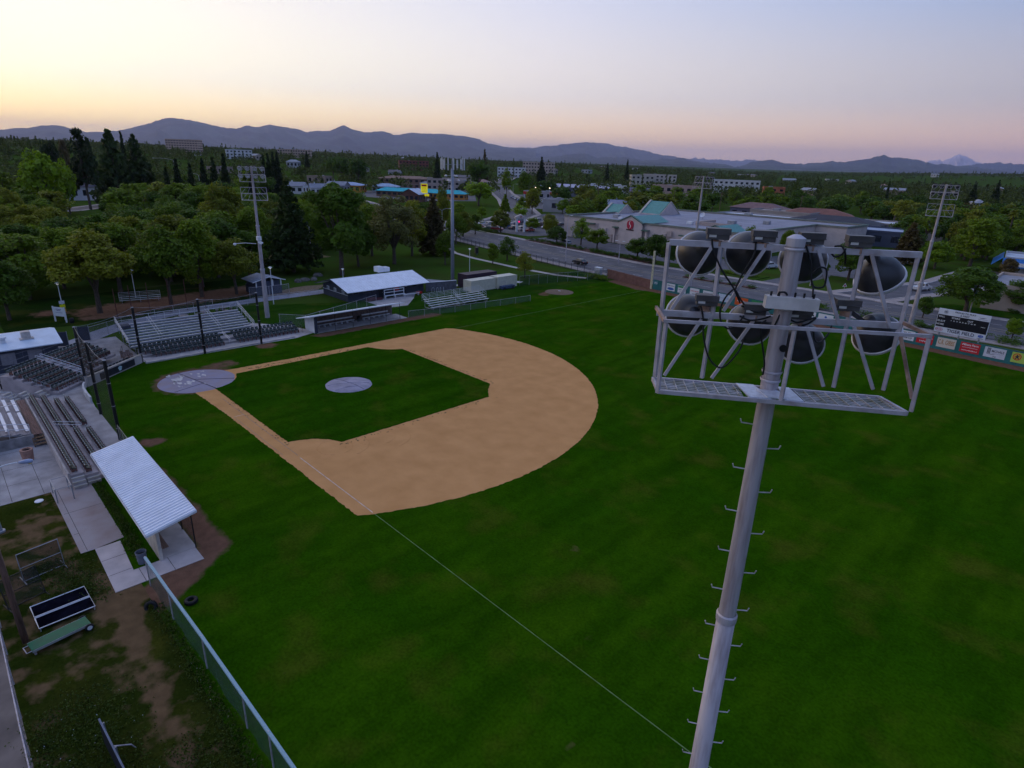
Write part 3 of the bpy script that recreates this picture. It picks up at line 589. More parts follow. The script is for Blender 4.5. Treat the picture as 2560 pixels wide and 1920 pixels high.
for k, s in enumerate((4.75, 5.45)):
    a = S0 + e * s + bk * 5.4 + Vector((0, 0, 1.8)); b = S0 + e * s + bk * 0.2 + Vector((0, 0, 0.3))
    hoop(a, b, 0, 0.95, 'handrail', ('nearer', 'farther')[k] + ' of two long white handrails down the aisle behind home plate')
# stairs up to the block
for j in range(3):
    st = thing('stairs', ('lowest set of concrete stairs leading up behind home plate', 'middle set of concrete stairs behind home plate', 'upper set of concrete stairs beside the planter behind home plate')[j], 'stairs', tuple(S0 - e * (0.75 + 1.0 * j) + bk * (0.5 + 0.6 * j)), 0, 'stairs behind home plate')
    base = S0 - e * (0.75 + 1.0 * j) + bk * (0.4 + 0.6 * j)
    for i in range(3 + j):
        c = base + bk * (0.32 * i); MB().rbox((c.x, c.y, 0.012 + 0.1 * (i + 1)), (0.34, 0.92, 0.2 * (i + 1)), math.atan2(bk.y, bk.x)).build('step', concrete2, st)
        c = c - bk * 0.15; MB().rbox((c.x, c.y, 0.022 + 0.2 * (i + 1)), (0.06, 0.94, 0.02), math.atan2(bk.y, bk.x)).build('step_nosing', mat('nosing', (0.5, 0.48, 0.34)), st)
def railing(name, label, pts, h, m, n_mid=1, r=0.022, cat='railing', group=None):
    t = thing(name, label, cat, pts[0], 0, group)
    P3 = [Vector(p) for p in pts]; u = Vector((0, 0, 1))
    for k in range(n_mid + 1): MB().tube([p + u * h * (1 - 0.45 * k) for p in P3], r, 6).build('rail', m, t)
    for p in P3: MB().tube([p, p + u * h], r, 6).build('post', m, t)
    return t
for j in range(2): railing('railing', ('grey railing along the front edge of the home plate seats', 'dark railing beside the stairs behind home plate')[j], [tuple(S0 + e * q + bk * (-0.65 - 0.0 * j) + Vector((0, 0, 0.3))) if j == 0 else tuple(S0 - e * 0.2 + bk * q * 0.5 + Vector((0, 0, 0.3 + 0.15 * q))) for q in (0.0, 1.5, 3.0, 4.5)], 0.9, greysteel)
railing('railing', 'dark grey railing along the top of the home plate stand', [tuple(S0 + bk * 5.9 + e * q + Vector((0, 0, 1.8))) for q in (-1.0, 2.2, 5.4, 8.6)], 1.1, mat('rail_paint', (0.10, 0.11, 0.14), 0.5))
railing('railing', 'sloping dark railing across the front of the concession building', [(-11.2, -20.5, 0.9), (-12.4, -17.2, 1.6), (-13.4, -14.4, 2.1), (-14.2, -12.3, 2.1)], 0.9, mat('rail_paint', (0.1, 0.11, 0.14)), 0)
railing('railing', 'black stair railing between the home plate and third base seats', [(-10.4, -7.2, 0.012), (-11.4, -6.9, 0.3), (-12.4, -6.6, 0.6), (-13.2, -6.3, 0.6)], 0.95, blackmetal)
railing('railing', 'black railing beside the worn brown seats at the end of the third base stand', [(-12.9, -4.6, 0.012), (-14.6, -4.4, 0.012), (-16.3, -3.9, 0.012)], 1.1, blackmetal, 0)
# worn brown seats stacked at the end of the third base rows, and the front row behind the wall
brownplastic = mat('brown_seat', (0.33, 0.22, 0.18), 0.7, var=0.2, scale=6)
for i in range(6):
    sx, sy = -13.2 - 0.75 * (i // 2) , -3.6 - 0.62 * (i % 2)
    mb = MB(); mb.rbox((0, -0.22, 0.62), (0.46, 0.04, 0.4), rx=R(12)); mb.rbox((0, 0.03, 0.43), (0.46, 0.44, 0.05), rx=R(4)); mb.box(-0.24, -0.20, -0.2, 0.2, 0, 0.42); mb.box(0.20, 0.24, -0.2, 0.2, 0, 0.42)
    t = mb.build('loose_seat', brownplastic); t.location = (sx, sy, 0.014); t.rotation_euler = (0, 0, R(-90 + 14 * (i % 3)))
    tag(t, 'worn brown loose seat beside the third base rows, %s from the field' % ('first', 'second', 'third', 'fourth', 'fifth', 'sixth')[i], 'seat', 'loose brown seats')
w0, w1 = Vector((-10.55, -3.9, 0.012)), Vector((-5.9, -9.6, 0.012)); wd = (w1 - w0).normalized(); wp_ = Vector((-wd.y, wd.x, 0)); wp_ = -wp_ if wp_.x > 0 else wp_
seat_row(w0 + wp_ * 0.75, w1 + wp_ * 0.75, math.atan2(-wp_.y, -wp_.x), 'dark front seat row directly behind the padded backstop wall', GH)
# backstop wall
bw = thing('backstop_wall', 'low concrete backstop wall with dark padding behind home plate', 'wall', (-8, -6.5, 0))
n_ = -wp_
def wallrun(mb, pts, th, z0, z1):
    for a, b in zip(pts[:-1], pts[1:]): mb.beam((a[0], a[1], (z0 + z1) / 2), (b[0], b[1], (z0 + z1) / 2), th, z1 - z0)
    return mb
wallrun(MB(), [(-11.0, -3.0), (-5.2, -10.1)], 0.22, -0.02, 1.05).build('wall_body', concrete2, bw)
wallrun(MB(), [(-11.0, -3.0), (-5.2, -10.1)], 0.30, 1.051, 1.12).build('coping', mat('coping', (0.46, 0.40, 0.34), 0.8), bw)
a = Vector((-11.0, -3.0, 0)); q = (Vector((-5.2, -10.1, 0)) - a)
pad = MB(); pad.beam(a + q * 0.16 + n_ * 0.15 + Vector((0, 0, 0.55)), a + q * 0.78 + n_ * 0.15 + Vector((0, 0, 0.55)), 0.07, 0.78); pad.build('pad', mat('pad', (0.020, 0.022, 0.032), 0.5), bw)
lg = MB(); cc = a + q * 0.44 + n_ * 0.20 + Vector((0, 0, 0.55)); du = q.normalized()
lg.mi = 0
for (dx_, dz_, r_) in ((0, -0.08, 0.19), (-0.22, 0.10, 0.09), (-0.08, 0.20, 0.09), (0.09, 0.20, 0.09), (0.23, 0.10, 0.09)):
    c_ = cc + du * dx_ + Vector((0, 0, dz_)); lg.add([tuple(c_ + du * r_ * 1.25 * math.cos(i * 0.524) + Vector((0, 0, r_ * math.sin(i * 0.524)))) for i in range(12)], [tuple(range(12))])
lg.build('paw_emblem', mat('emblem', (0.50, 0.66, 0.70), 0.5), bw)
cw = MB(); pts = [(-5.0, -10.3), (-4.2, -10.55), (-3.0, -10.75), (-1.4, -10.82), (0.6, -10.8)]
wallrun(cw, pts, 0.2, -0.02, 0.72); solo(cw, 'curved_wall', mat('white_wall', (0.60, 0.58, 0.58), 0.75), 'short curved white wall at the end of the backstop', 'wall')
solo(MB().box(-10.3, -10.1, -2.8, 17.0, -0.03, 0.18).add([], []), 'kerb_wall', concrete2, 'low concrete kerb between the field and the third base seats', 'kerb')
# black net poles and netting
NP = [(-11.0, -3.0, 7.1), (-10.05, 4.3, 7.35), (-10.05, 11.97, 7.3), (-5.5, -10.05, 6.9), (4.5, -10.75, 7.6), (12.4, -10.85, 7.75)]
NL = ('black backstop net pole at the corner of the low wall', 'black backstop net pole in front of the middle of the third base seats', 'black backstop net pole by the far end of the third base seats', 'black backstop net pole where the wall meets the curved end', 'black backstop net pole beside the first base floor, the middle one of three', 'black backstop net pole nearest the corrugated dugout roof')
for (x, y, h), lb in zip(NP, NL):
    t = thing('net_pole', lb, 'pole', (x, y, 0), 0, 'black backstop poles')
    MB().tube([(0, 0, 0), (0, 0, h)], 0.15, 12).build('shaft', blackmetal, t, local=True, smooth=False)
    MB().lathe([(0.16, 0), (0.16, 0.06), (0.0, 0.12)], (0, 0, h), 12).build('cap', greysteel, t, local=True)
    for zz in (1.2, 3.4, 5.6): MB().lathe([(0.165, -0.03), (0.165, 0.03)], (0, 0, zz), 12).build('cable_band', galv, t, local=True)
nt_ = thing('backstop_net', 'dark see-through netting hung between the black poles', 'net', (-5.5, -10, 0))
netm = netmat('net_thread', (0.02, 0.02, 0.022), 0.16); netm2 = netmat('net_thread_dense', (0.02, 0.02, 0.022), 0.30)
for a, b, m_ in ((NP[0], NP[3], netm2), (NP[3], NP[4], netm2), (NP[4], NP[5], netm2), (NP[0], NP[1], netm), (NP[1], NP[2], netm)):
    mb = MB(); K = 10
    for i in range(K):
        f0, f1 = i / K, (i + 1) / K; sag = lambda f: 0.35 * math.sin(math.pi * f)
        L = lambda f: (a[0] + (b[0] - a[0]) * f, a[1] + (b[1] - a[1]) * f)
        top = lambda f: a[2] + (b[2] - a[2]) * f - sag(f)
        mb.quad((*L(f0), 0.05), (*L(f1), 0.05), (*L(f1), top(f1)), (*L(f0), top(f0)))
    mb.build('net_panel', m_, nt_)
    MB().tube([(*L(i / K), top(i / K)) for i in range(K + 1)], 0.015, 5).build('cable', greysteel, nt_)

# ---------------------------------------------------------------- third base stand: aluminium bleacher with seat rows in front
bl = thing('bleacher', 'long aluminium bleacher of nine bench rows behind third base', 'bleacher', (-18, 5, 0))
NR = 9
for i in range(NR):
    x = -15.6 - 0.68 * i; z = 0.98 + 0.215 * i; ya = -3.0 if i < 7 else -1.6
    MB().box(x - 0.12, x + 0.14, ya, 13.2, z, z + 0.045).build('bench_plank', alu, bl)
    MB().box(x - 0.56, x - 0.14, ya, 13.2, z - 0.24, z - 0.20).build('foot_plank', mat('alu_dull', (0.40, 0.42, 0.50), 0.5, 0.4, var=0.1, stretch=(1, 0.2, 1)), bl)
    MB().box(x + 0.115, x + 0.135, ya, 13.2, z - 0.16, z - 0.005).build('riser_plank', mat('alu_dull', (0.4, 0.42, 0.5)), bl)
for y in np.linspace(-2.6, 12.8, 7):
    mb = MB(); mb.beam((-15.3, y, 0.6), (-21.4, y, 2.45), 0.07, 0.10); mb.beam((-15.3, y, 0.02), (-15.3, y, 0.6), 0.07); mb.beam((-21.4, y, 0.02), (-21.4, y, 2.45), 0.07); mb.beam((-18.3, y, 0.02), (-18.3, y, 1.5), 0.07); mb.beam((-21.4, y, 0.1), (-15.3, y, 0.55), 0.05); mb.build('understructure_frame', greysteel, bl)
for y in (-3.15, 13.35):
    mb = MB()
    for h in (0.45, 0.75, 1.05): mb.tube([(-15.5, y, 0.98 + h), (-21.5, y, 2.9 + h)], 0.028, 6)
    for k in range(5): x = -15.5 - 1.5 * k; mb.tube([(x, y, 0.9 + 0.31 * 1.02 * 1.5 * k / 1.5), (x, y, 2.03 + 0.475 * k)], 0.028, 6)
    mb.build('end_railing', alu, bl)
mb = MB()
for h in (0.5, 1.05): mb.tube([(-21.6, -3.1, 2.7 + h), (-21.6, 13.3, 2.7 + h)], 0.028, 6)
for y in np.linspace(-3.0, 13.2, 9): mb.tube([(-21.6, y, 2.4), (-21.6, y, 3.75)], 0.028, 6)
mb.build('back_railing', alu, bl)
for y in (0.6, 8.4):
    mb = MB()
    for k in (0, 0.35): mb.tube([(-15.9, y + k, 1.1), (-15.9, y + k, 1.95), (-18.0, y + k, 2.6), (-21.0, y + k, 3.5), (-21.0, y + k, 2.7)], 0.028, 6)
    mb.build('aisle_rail', alu, bl)
MB().box(-21.4, -20.0, -3.0, -1.7, 2.35, 2.75).build('press_box_panel', bluegrey, bl)
tb = thing('seating_terrace', 'two low concrete steps under the third base seat rows', 'terrace', (-13.7, 8, 0))
MB().box(-15.4, -12.75, -2.4, 18.9, 0.012, 0.30).build('terrace_step', concrete, tb); MB().box(-15.38, -13.65, -2.38, 18.88, 0.30, 0.60).build('terrace_step', concrete, tb)
G3 = 'seat rows along third base'
for x, z, w in ((-12.35, 0.014, 'front'), (-13.2, 0.30, 'middle'), (-14.1, 0.60, 'rear')):
    seat_row((x, -1.2 if w == 'front' else -2.2, z), (x, 7.4, z), 0.0, 'dark green %s seat row below the bleacher, nearer home plate' % w, G3)
    seat_row((x, 9.6, z), (x, 18.4, z), 0.0, 'dark green %s seat row below the bleacher, nearer the far dugout' % w, G3)
hoop((-14.6, 8.35, 0.6), (-12.3, 8.5, 0.012), 0, 0.9, 'handrail', 'white sloping handrail in the aisle of the third base seats')
railing('railing', 'dark hoop railing at the far end of the third base seats', [(-11.9, 19.1, 0.014), (-12.9, 19.3, 0.014), (-14.2, 19.5, 0.014)], 0.95, blackmetal)
# ---------------------------------------------------------------- wooden bleacher and deck behind the first base seats
wb = thing('bleacher', 'low bleacher with white bench planks and a timber deck at the left edge', 'bleacher', (2, -18, 0))
whiteplank = mat('white_plank', (0.74, 0.74, 0.78), 0.5, var=0.06)
deckm = mat('deck_boards', (0.36, 0.32, 0.33), 0.7, var=0.12, scale=2, stretch=(0.3, 5, 5))
for i, y in enumerate((-17.05, -17.75, -18.45, -19.15, -19.85, -20.6, -21.4)):
    z = 1.0 + 0.17 * i
    for x0, x1 in ((-1.6, 2.2), (2.7, 8.2)): MB().box(x0, x1, y - 0.13, y + 0.13, z + 0.22, z + 0.27).build('bench_plank', whiteplank, wb)
    MB().box(-1.8, 8.4, y - 0.48, y - 0.14, z - 0.04, z).build('foot_plank', deckm, wb)
    MB().box(-1.8, 8.4, y - 0.13, y + 0.21, z - 0.20 if False else z - 0.045, z - 0.003).build('foot_plank', deckm, wb)
for x in (-1.5, 2.4, 5.3, 8.2):
    mb = MB(); mb.beam((x, -16.9, 0.75), (x, -21.6, 1.9), 0.08, 0.12); mb.beam((x, -16.95, 0.02), (x, -16.95, 0.8), 0.08); mb.beam((x, -19.3, 0.02), (x, -19.3, 1.35), 0.08); mb.build('understructure_frame', alu, wb)
mb = MB()
for h in (0.5, 1.0): mb.tube([(8.5, -16.9, 0.95 + h), (8.5, -21.6, 2.1 + h)], 0.03, 6)
for y, z in ((-16.9, 0.3), (-18.4, 0.6), (-20, 1.0), (-21.6, 1.4)): mb.tube([(8.5, y, z), (8.5, y, z + 1.65)], 0.03, 6)
mb.build('end_railing', alu, wb)
mb = MB(); 
for h in (0.45, 1.0): mb.tube([(-2.0, -16.9, 0.95 + h), (-2.0, -21.6, 2.1 + h)], 0.03, 6)
for y, z in ((-16.9, 0.3), (-19.2, 0.6), (-21.6, 1.4)): mb.tube([(-2.0, y, z), (-2.0, y, z + 1.65)], 0.03, 6)
mb.build('end_railing', alu, wb)
MB().box(2.3, 2.36, -20.5, -17.0, 2.0, 2.05).build('aisle_rail', alu, wb)
solo(MB().box(8.55, 8.75, -24, -16.75, 0.0, 0.95), 'low_wall', mat('wall_grey', (0.32, 0.30, 0.30), 0.8, var=0.25, scale=1.2), 'low grey block wall under the end of the white bench bleacher', 'wall')
dk = thing('timber_deck', 'reddish brown timber deck between the white benches and the first base seats', 'deck', (3, -16.3, 0))
for i in range(5): MB().box(-2.3, 8.5, -16.72 + 0.137 * i, -16.60 + 0.137 * i, 0.82, 0.86).build('plank', mat('deck_red', (0.21, 0.115, 0.095), 0.8, var=0.25, scale=2, stretch=(0.3, 6, 6)), dk)
for x in (-2, 1.5, 5, 8.3): MB().beam((x, -16.4, 0.0), (x, -16.4, 0.82), 0.1).build('post', wood, dk)
ws = thing('wooden_steps', 'small flight of brown wooden steps at the end of the timber deck', 'steps', (9.1, -16.4, 0))
for i in range(3):
    MB().box(8.55 + 0.32 * i, 8.83 + 0.32 * i, -16.9, -15.98, 0.60 - 0.2 * i, 0.645 - 0.2 * i).build('tread', mat('step_wood', (0.26, 0.15, 0.08), 0.8, var=0.25), ws)
for y in (-16.88, -16.0): MB().beam((8.5, y, 0.72), (9.5, y, 0.1), 0.05, 0.2).build('stringer', mat('step_wood', (0.26, 0.15, 0.08)), ws)
pl = thing('planter', 'square terracotta coloured concrete litter bin on the concourse', 'litter bin', (12.0, -17.7, 0.012), R(8))
mb = MB(); mb.lathe([(0.40, 0.0), (0.48, 0.9), (0.50, 1.0), (0.34, 1.02), (0.32, 0.95), (0.28, 0.5), (0.0, 0.5)], n=8); mb.build('body', mat('terracotta', (0.36, 0.20, 0.155), 0.85, var=0.12, scale=3), pl, local=True)
MB().lathe([(0.33, 0.55), (0.30, 0.9), (0.28, 0.9), (0.27, 0.56)], n=16).build('liner', rubber, pl, local=True)

# ---------------------------------------------------------------- dugouts
du_ = thing('dugout', 'first base dugout with a long white corrugated metal roof', 'dugout', (27.4, -12.7, 0))
mb = MB(); nrib = 44; x0, x1 = 19.75, 35.0
prof = []
for i in range(nrib):
    xa = x0 + (x1 - x0) * i / nrib; w = (x1 - x0) / nrib
    prof += [(xa, 0.0), (xa + w * 0.30, 0.0), (xa + w * 0.45, 0.12), (xa + w * 0.80, 0.12), (xa + w * 0.95, 0.0)]
prof.append((x1, 0.0))
vs = []; 
for (y, z) in ((-14.25, 2.36), (-11.15, 3.0)):
    vs += [(px, y, z + dz_) for px, dz_ in prof]
k = len(prof); mb.add(vs, [(i, i + 1, i + 1 + k, i + k) for i in range(k - 1)]); mb.build('roof', roofwhite, du_)
MB().beam((x0, -11.12, 2.97), (x1, -11.12, 2.97), 0.03, 0.14).build('fascia', white, du_); MB().beam((x0, -14.29, 2.34), (x1, -14.29, 2.34), 0.03, 0.12).build('fascia', white, du_)
for x in (x0 - 0.02, x1 + 0.02): MB().beam((x, -14.25, 2.34), (x, -11.15, 2.98), 0.05, 0.14).build('barge_board', white, du_)
mb = MB(); mb.prism([(19.9, -13.65), (34.6, -13.65), (34.6, -13.45), (19.9, -13.45)], 0.0, 2.42); mb.build('back_wall', mat('cream_block', (0.56, 0.50, 0.44), 0.8, var=0.15, scale=1.5), du_)
MB().box(19.7, 34.46, -13.45, -11.35, -0.03, 0.02).build('floor', concrete2, du_)
for i in range(6):
    x = 20.2 + i * 2.86; MB().tube([(x, -11.4, 0.0), (x, -11.4, 2.9)], 0.04, 8).build('post', blackmetal, du_)
    if i < 5: MB().quad((x, -11.4, 0.05), (x + 2.86, -11.4, 0.05), (x + 2.86, -11.4, 1.9), (x, -11.4, 1.9)).build('screen', netmat('wire_mesh_dark', (0.03, 0.03, 0.03), 0.28), du_)
for i in range(8): MB().beam((20.5 + i * 2.0, -14.2, 2.30), (20.5 + i * 2.0, -11.2, 2.92), 0.06, 0.12).build('rafter', wood, du_)
MB().box(20.4, 34.0, -13.3, -12.9, 0.45, 0.5).build('bench', wood, du_)
d3 = thing('dugout', 'far third base dugout with thin white roof, brick back wall and white bench', 'dugout', (-11.6, 28.5, 0))
brickm = mat('brick_wall', (0.155, 0.115, 0.105), 0.85, var=0.2, scale=2.5)
MB().box(-13.9, -13.65, 20.5, 36.2, 0, 1.78).build('back_wall', brickm, d3)
MB().add([(-13.6, 20.35, 0), (-10.45, 20.35, 0), (-10.45, 20.35, 2.55), (-13.6, 20.35, 1.84), (-13.6, 20.6, 0), (-10.45, 20.6, 0), (-10.45, 20.6, 2.55), (-13.6, 20.6, 1.84)], [(0, 1, 2, 3), (7, 6, 5, 4), (1, 5, 6, 2), (0, 3, 7, 4), (3, 2, 6, 7)]).build('side_wall', white, d3); MB().box(-10.44, -10.3, 20.3, 20.75, 0, 2.5).build('corner_post', bluegrey, d3)
mb = MB(); mb.add([(-9.55, 19.25, 2.80), (-9.55, 36.0, 2.80), (-14.2, 36.0, 1.72), (-14.2, 19.25, 1.72), (-9.55, 19.25, 2.95), (-9.55, 36.0, 2.95), (-14.2, 36.0, 1.84), (-14.2, 19.25, 1.84)], [(3, 2, 1, 0), (4, 5, 6, 7), (0, 1, 5, 4), (1, 2, 6, 5), (2, 3, 7, 6), (3, 0, 4, 7)]); mb.build('roof', roofwhite, d3)
MB().box(-13.64, -10.2, 20.6, 37.0, -0.02, 0.03).build('floor', concrete, d3)
for i, y in enumerate((23.7, 26.8, 29.9, 32.9, 35.6)): MB().tube([(-10.35, y, 0), (-10.35, y, 2.8)], 0.035, 8).build('post', blackmetal, d3)
for ya, yb in ((22.2, 28.5), (30.2, 35.2)):
    MB().box(-13.2, -12.8, ya, yb, 0.42, 0.47).build('bench_plank', white, d3); MB().box(-13.5, -13.42, ya, yb, 0.75, 0.95).build('bench_back', white, d3)
    for y in np.arange(ya + 0.1, yb, 1.0): MB().box(-13.4, -12.85, y - 0.04, y + 0.04, 0.03, 0.42).build('bench_leg', white, d3)
MB().quad((-10.35, 20.7, 0.1), (-10.35, 35.6, 0.1), (-10.35, 35.6, 1.1), (-10.35, 20.7, 1.1)).build('screen', netmat('wire_mesh', (0.25, 0.25, 0.27), 0.12), d3)
tr_ = thing('litter_bin', 'black litter bin in the far dugout between the two white benches', 'litter bin', (-12.9, 29.3, 0.03)); MB().lathe([(0.26, 0), (0.30, 0.8), (0.30, 0.85), (0.0, 0.85)], n=14).build('body', rubber, tr_, local=True); MB().lathe([(0.31, 0.84), (0.31, 0.88), (0.1, 0.95), (0.0, 0.95)], n=14).build('lid', blackmetal, tr_, local=True)

# ---------------------------------------------------------------- clubhouse and sheds beyond third base
def rect_wall(mb, x0, x1, y0, y1, z0, z1): return mb.box(x0, x1, y0, y1, z0, z1)
ch = thing('clubhouse', 'dark blue grey clubhouse with a broad white metal roof', 'building', (-31, 43.5, 0))
mb = MB(); mb.box(-36.0, -26.6, 35.2, 52.3, -0.05, 2.05); mb.add([(-36.0, 35.2, 2.05), (-26.6, 35.2, 2.05), (-31.3, 35.2, 3.45), (-36.0, 52.3, 2.05), (-26.6, 52.3, 2.05), (-31.3, 52.3, 3.45)], [(0, 1, 2), (5, 4, 3)]); mb.build('wall', bluegrey, ch)
mb = MB()
for s, m_ in ((1, 0), (-1, 0)):
    xe, ze, xr, zr = -31.3 + s * 6.1, 2.02, -31.3, 3.62
    mb.add([(xr, 34.3, zr), (xr, 52.9, zr), (xe, 52.9, ze), (xe, 34.3, ze), (xr, 34.3, zr - 0.1), (xr, 52.9, zr - 0.1), (xe, 52.9, ze - 0.1), (xe, 34.3, ze - 0.1)], [(0, 1, 2, 3), (7, 6, 5, 4), (3, 2, 6, 7), (0, 3, 7, 4), (1, 5, 6, 2)])
rf = mb.build('roof', roofwhite, ch)
for s in (1,):
    for i in range(30): y = 34.6 + i * 0.62; MB().beam((-31.2, y, 3.60), (-25.25, y, 2.045), 0.03, 0.03).build('standing_seam', roofwhite, rf)
for yy in (34.25, 52.95): MB().beam((-25.2, yy, 1.98), (-31.3, yy, 3.58), 0.05, 0.16).build('barge_board', bluegrey, rf); MB().beam((-37.4, yy, 1.98), (-31.3, yy, 3.58), 0.05, 0.16).build('barge_board', bluegrey, rf)
for i, (y, w) in enumerate(((0, 0), (0, 0))): pass
for x in (-34.0, -31.3, -28.3):
    w_ = MB().box(x - 0.45, x + 0.45, 35.14, 35.19, 1.3, 1.9).build('window', white, ch); MB().box(x - 0.38, x + 0.38, 35.11, 35.138, 1.36, 1.84).build('pane', mat('dull_pane', (0.25, 0.28, 0.34), 0.4), w_)
MB().box(-36.02, -26.58, 35.12, 35.17, 1.16, 1.22).build('trim_board', white, ch)
for y in (36.8, 39.0, 41.0, 50.0):
    w_ = MB().box(-26.59, -26.54, y - 0.6, y + 0.6, 1.2, 1.75).build('window', mat('grey_trim', (0.10, 0.11, 0.14), 0.6), ch); MB().box(-26.535, -26.52, y - 0.52, y + 0.52, 1.26, 1.69).build('pane', darkglass, w_)
for y in (42.2, 47.6): d_ = MB().box(-26.59, -26.54, y - 0.45, y + 0.45, 0.0, 1.9).build('door', mat('door_dark', (0.02, 0.022, 0.03), 0.5), ch); MB().box(-26.53, -26.50, y + 0.3, y + 0.36, 0.9, 1.0).build('handle', galv, d_)
MB().box(-26.52, -26.30, 47.7, 48.1, 1.55, 1.85).build('wall_lamp', white, ch)
ac = thing('roof_cooler', 'white double cooling unit standing behind the clubhouse roof ridge', 'cooling unit', (-35.83, 48.32, 3.30))
MB().box(-0.9, 0.9, -1.2, 0.1, -0.2, 0.85).build('housing', white, ac, local=True); MB().box(-0.7, 0.9, 0.15, 1.5, -0.2, 0.65).build('housing', white, ac, local=True); MB().box(-0.95, -0.92, -1.0, -0.1, 0.0, 0.7).build('louvre', greysteel, ac, local=True)
# white shelf rack and odds and ends in front of it
sh = thing('shelf_rack', 'white wooden shelf rack standing before the clubhouse door', 'rack', (-25.0, 44.3, 0.006))
mb = MB()
for y in (-2.2, 0.0, 2.2): mb.box(-0.2, -0.08, y - 0.06, y + 0.06, 0, 1.65); mb.box(0.2, 0.32, y - 0.06, y + 0.06, 0, 0.6)
mb.build('upright', white, sh, local=True)
for z in (0.5, 1.1, 1.6): MB().box(-0.22, 0.30 if z < 1 else 0.0, -2.25, 2.25, z, z + 0.09).build('shelf', white, sh, local=True)
tag(solo(MB().box(-25.9, -25.5, 44.6, 45.7, 1.15, 1.75), 'red_cooler', mat('red_plastic', (0.55, 0.02, 0.02), 0.4), 'bright red cooler box above the white shelf rack', 'cooler box'), None)
solo(MB().rbox((-25.2, 50.2, 0.22), (0.5, 1.3, 0.4), 0.2), 'red_bin', mat('red_plastic', (0.55, 0.02, 0.02)), 'red crate on the ground by the clubhouse corner', 'crate')
solo(MB().rbox((-25.0, 39.2, 0.3), (0.9, 2.0, 0.55), 0.1).rbox((-25.0, 40.9, 0.2), (0.6, 1.0, 0.4), -0.1), 'equipment_cart', mat('dark_red', (0.10, 0.03, 0.035), 0.6), 'dark red equipment cart against the clubhouse wall', 'cart')
lb = thing('long_bench', 'low white bench on the patio beyond the shelf rack', 'bench', (-24.3, 47.7, 0.006)); MB().box(-0.15, 0.15, -1.9, 1.9, 0.42, 0.48).build('seat', white, lb, local=True)
for y in (-1.6, 1.6): MB().box(-0.12, 0.12, y - 0.05, y + 0.05, 0, 0.42).build('leg', white, lb, local=True)
railing('railing', 'white pipe railing along the edge of the patio', [(-22.4, 42.5, 0.0), (-23.2, 45.5, 0.0), (-24.2, 49.6, 0.0)], 0.8, galv, 1)
for i, (x, y) in enumerate(((-24.6, 53.2), (-24.2, 54.0), (-24.0, 54.6), (-23.9, 55.3))):
    b_ = thing('bicycle_rack_hoop', 'pale metal hoop against the grey site wall, %s from the clubhouse' % ('first', 'second', 'third', 'fourth')[i], 'hoop', (x, y, 0.0), 0.3 * i, 'metal hoops by the wall'); MB().tube([(0, -0.3, 0), (0, -0.3, 0.7), (0, -0.15, 0.95), (0, 0.15, 0.95), (0, 0.3, 0.7), (0, 0.3, 0)], 0.035, 6).build('tube', alu, b_, local=True)
gw = thing('site_wall', 'grey block wall joining the clubhouse and the storage containers', 'wall', (-25, 55.5, 0))
MB().beam((-26.0, 52.45, 0.9), (-24.6, 59.2, 0.9), 0.2, 1.8).build('wall_body', mat('grey_block', (0.12, 0.12, 0.145), 0.8, var=0.15), gw); MB().beam((-26.0, 52.45, 1.84), (-24.6, 59.2, 1.84), 0.3, 0.08).build('coping', white, gw)
def container(name, x0, x1, y0, y1, h, m_, label, ribs=True):
    t = thing(name, label, 'container', ((x0 + x1) / 2, (y0 + y1) / 2, 0))
    MB().box(x0, x1, y0, y1, 0.05, h).build('body', m_, t)
    mb = MB(); k = int((y1 - y0) / 0.35)
    for i in range(k): y = y0 + (i + 0.5) * (y1 - y0) / k; mb.box(x1, x1 + 0.035, y - 0.09, y + 0.09, 0.18, h - 0.12)
    for i in range(7): x = x0 + (i + 0.5) * (x1 - x0) / 7; mb.box(x - 0.09, x + 0.09, y0 - 0.035, y0, 0.18, h - 0.12)
    mb.build('corrugation', m_, t)
    mb = MB()
    for x in (x0, x1):
        for y in (y0, y1): mb.box(x - 0.06, x + 0.06, y - 0.06, y + 0.06, 0, h + 0.03)
    mb.box(x1 - 0.05, x1 + 0.05, y0, y1, h - 0.08, h + 0.02); mb.box(x1 - 0.05, x1 + 0.05, y0, y1, 0.04, 0.16); mb.box(x0, x1, y0 - 0.05, y0 + 0.05, h - 0.08, h + 0.02)
    mb.build('frame', m_, t); return t
cream = mat('cream_paint', (0.62, 0.58, 0.46), 0.6, var=0.06)
container('storage_container', -22.4, -20.0, 59.4, 66.2, 2.30, cream, 'shorter cream storage container beside the small bleacher')
container('storage_container', -22.0, -19.6, 66.35, 71.9, 2.45, cream, 'longer cream storage container nearest the corner fence')
container('storage_container', -26.4, -23.6, 61.2, 69.6, 2.85, mat('dark_purple_paint', (0.040, 0.022, 0.040), 0.6), 'dark storage container with a black roof behind the cream ones')
sp = thing('field_rake_cart', 'blue tarpaulin covered cart beside the cream container', 'cart', (-18.6, 68.2, 0), R(90))
MB().rbox((0, 0, 0.45), (3.6, 1.0, 0.5)).build('load', mat('blue_tarp', (0.05, 0.08, 0.16), 0.6, var=0.25, scale=3), sp, local=True)
for x in (-1.2, 1.2): MB().tube([(x, -0.55, 0.28), (x, 0.55, 0.28)], 0.26, 12).build('wheel', rubber, sp, local=True)
MB().tube([(-1.5, 0.3, 0.7), (-1.5, 0.3, 1.6), (-0.3, 0.3, 1.6), (-0.3, 0.3, 0.7)], 0.03, 6).build('handle', galv, sp, local=True)
